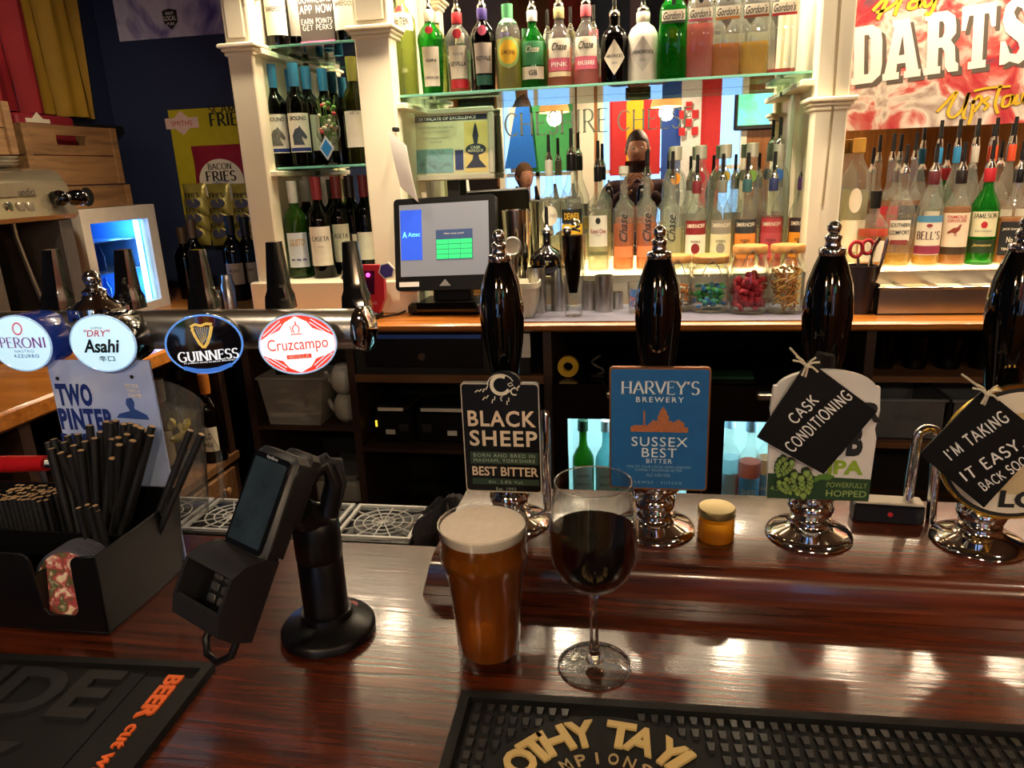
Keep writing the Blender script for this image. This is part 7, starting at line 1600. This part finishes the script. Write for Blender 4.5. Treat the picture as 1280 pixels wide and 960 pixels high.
def person(label, loc, rz, top, trousers, hair, phone=False, scale=1.0):
    t = thing('person', label, 'person', loc, (0, 0, rz)); t.scale = (scale,)*3
    FRAME[t.as_pointer()] = Matrix.Identity(4)
    J = {'pel': ((0, 0, .95), (.15, .10)), 'belly': ((0, 0, 1.1), (.14, .10)), 'chest': ((0, 0, 1.3), (.17, .115)), 'neck0': ((0, .0, 1.45), .07)}
    E = [('pel', 'belly'), ('belly', 'chest'), ('chest', 'neck0')]
    for s, k in ((-1, 'l'), (1, 'r')):
        J['sh'+k] = ((s*.19, 0, 1.40), .062)
        if phone: J['el'+k] = ((s*.25, .08, 1.18), .048); J['wr'+k] = ((s*.10, .30, 1.36), .032)
        else: J['el'+k] = ((s*.25, -.02, 1.13), .048); J['wr'+k] = ((s*.24, .08, .90), .034)
        E += [('chest', 'sh'+k), ('sh'+k, 'el'+k), ('el'+k, 'wr'+k)]
    skin_body('shirt', J, E, t, top, 'pel')
    J = {'pel': ((0, 0, .93), (.155, .115))}; E = []
    for s, k in ((-1, 'l'), (1, 'r')):
        J['hip'+k] = ((s*.09, 0, .86), .095); J['kn'+k] = ((s*.10, .015, .48), .066); J['an'+k] = ((s*.10, -.01, .09), .05); E += [('pel', 'hip'+k), ('hip'+k, 'kn'+k), ('kn'+k, 'an'+k)]
    skin_body('trousers', J, E, t, trousers, 'pel')
    for s in (-1, 1): MB().sphere((s*.10, .05, .045), .05, 14, 8, (.9, 2.4, .9)).build('shoe', BLACKM, t, world=False, smooth=60)
    # head: skull, jaw, nose, ears in one surface
    def hd(u, v):
        a, b = 2*pi*u, pi*v; x, y, z = sin(b)*sin(a), sin(b)*cos(a), cos(b)
        w_ = .074*(1-.16*max(0, -z)); d_ = .094*(1-.12*max(0, -z)); h_ = .118
        nose = .022*math.exp(-((x/.16)**2+((z+.12)/.2)**2))*(y > 0); chin = .012*math.exp(-((x/.35)**2+((z+.8)/.2)**2))*(y > 0); eye = -.007*(math.exp(-(((x-.42)/.18)**2+((z-.08)/.13)**2))+math.exp(-(((x+.42)/.18)**2+((z-.08)/.13)**2)))*(y > 0)
        return (x*w_, y*d_+nose+chin+eye+.012, 1.635+z*h_)
    MB().grid(hd, 40, 28).build('head', SKINM, t, world=False, smooth=80)
    MB().tube([(0, 0, 1.44), (0, .005, 1.56)], [.058, .052], 16).build('neck', SKINM, t, world=False, smooth=60)
    for s in (-1, 1):
        MB().sphere((s*.077, .005, 1.63), .028, 12, 8, (.35, .6, 1)).build('ear', SKINM, t, world=False, smooth=60)
        MB().sphere((s*.030, .0905, 1.645), .0085, 12, 8).build('eye', WHITE, t, world=False, smooth=60); MB().sphere((s*.030, .0975, 1.645), .004, 10, 6).build('iris', INK, t, world=False)
    MB().sphere((0, .098, 1.575), .022, 14, 8, (1, .35, .28)).build('mouth', mat('8a4a44', .5), t, world=False, smooth=60)
    MB().grid(lambda u, v: (.081*sin(pi*v*.56)*sin(2*pi*u), .004+.102*sin(pi*v*.56)*cos(2*pi*u)*(1-.12*(cos(2*pi*u) > .2)*(v > .7)), 1.645+.124*cos(pi*v*.56)+.012*(v > .8)*(cos(2*pi*u) > .1)), 36, 14).build('hair', hair, t, world=False, smooth=70)
    # hands: palm and five bent fingers each
    for s in (-1, 1):
        Jh = {}; Eh = []
        if phone: w0 = Vector((s*.10, .30, 1.36)); fd = Vector((-s*.25, .3, .45)).normalized(); sd = Vector((-s*.5, .3, -.5)).normalized()
        else: w0 = Vector((s*.24, .08, .90)); fd = Vector((-s*.05, .12, -1)).normalized(); sd = Vector((0, 1, .1)).normalized()
        nd = fd.cross(sd).normalized(); Jh['w'] = (tuple(w0), .026); Jh['p'] = (tuple(w0+fd*.05), (.034, .018)); Eh.append(('w', 'p'))
        for i in range(4):
            L_ = (.07, .078, .073, .058)[i]; b0 = w0+fd*.085+sd*(.027-.018*i); k1 = b0+fd*L_*.5+nd*.008*s; k2 = k1+(fd*.7+nd*.7*s).normalized()*L_*.5
            for n_, q, r_ in (('a', b0, .0095), ('b', k1, .0085), ('c', k2, .0075)): Jh['%s%d' % (n_, i)] = (tuple(q), r_)
            Eh += [('p', 'a%d' % i), ('a%d' % i, 'b%d' % i), ('b%d' % i, 'c%d' % i)]
        b0 = w0+fd*.03+sd*.03; Jh['t0'] = (tuple(b0), .012); Jh['t1'] = (tuple(b0+(fd+sd).normalized()*.03), .0105); Jh['t2'] = (tuple(b0+(fd+sd).normalized()*.03+fd*.025), .009); Eh += [('w', 't0'), ('t0', 't1'), ('t1', 't2')]
        skin_body('hand', Jh, Eh, t, SKINM, 'w')
    return t
person('customer in a dark jumper holding up a phone, reflected mid mirror', (0, -.46, ZF), 0, mat('3a2426', .9, bump=.2, name='dark_jumper'), mat('1e2430', .9, name='dark_denim'), mat('2a1612', .7, name='dark_hair'), True, 1.03)
o = MB().rbox(-.078, .078, -.022, -.013, .434, .508, .004).build('mobile_phone', BLACKG); tag(o, 'black mobile phone held level by the reflected customer', 'phone')
person('customer in a navy top standing by the reflected window', (-.93, -1.25, ZF), radians(-35), mat('2a2f4a', .9, bump=.2, name='navy_top'), mat('3a3430', .9, name='brown_trousers'), mat('6a4a30', .7, name='brown_hair'), False, .93)
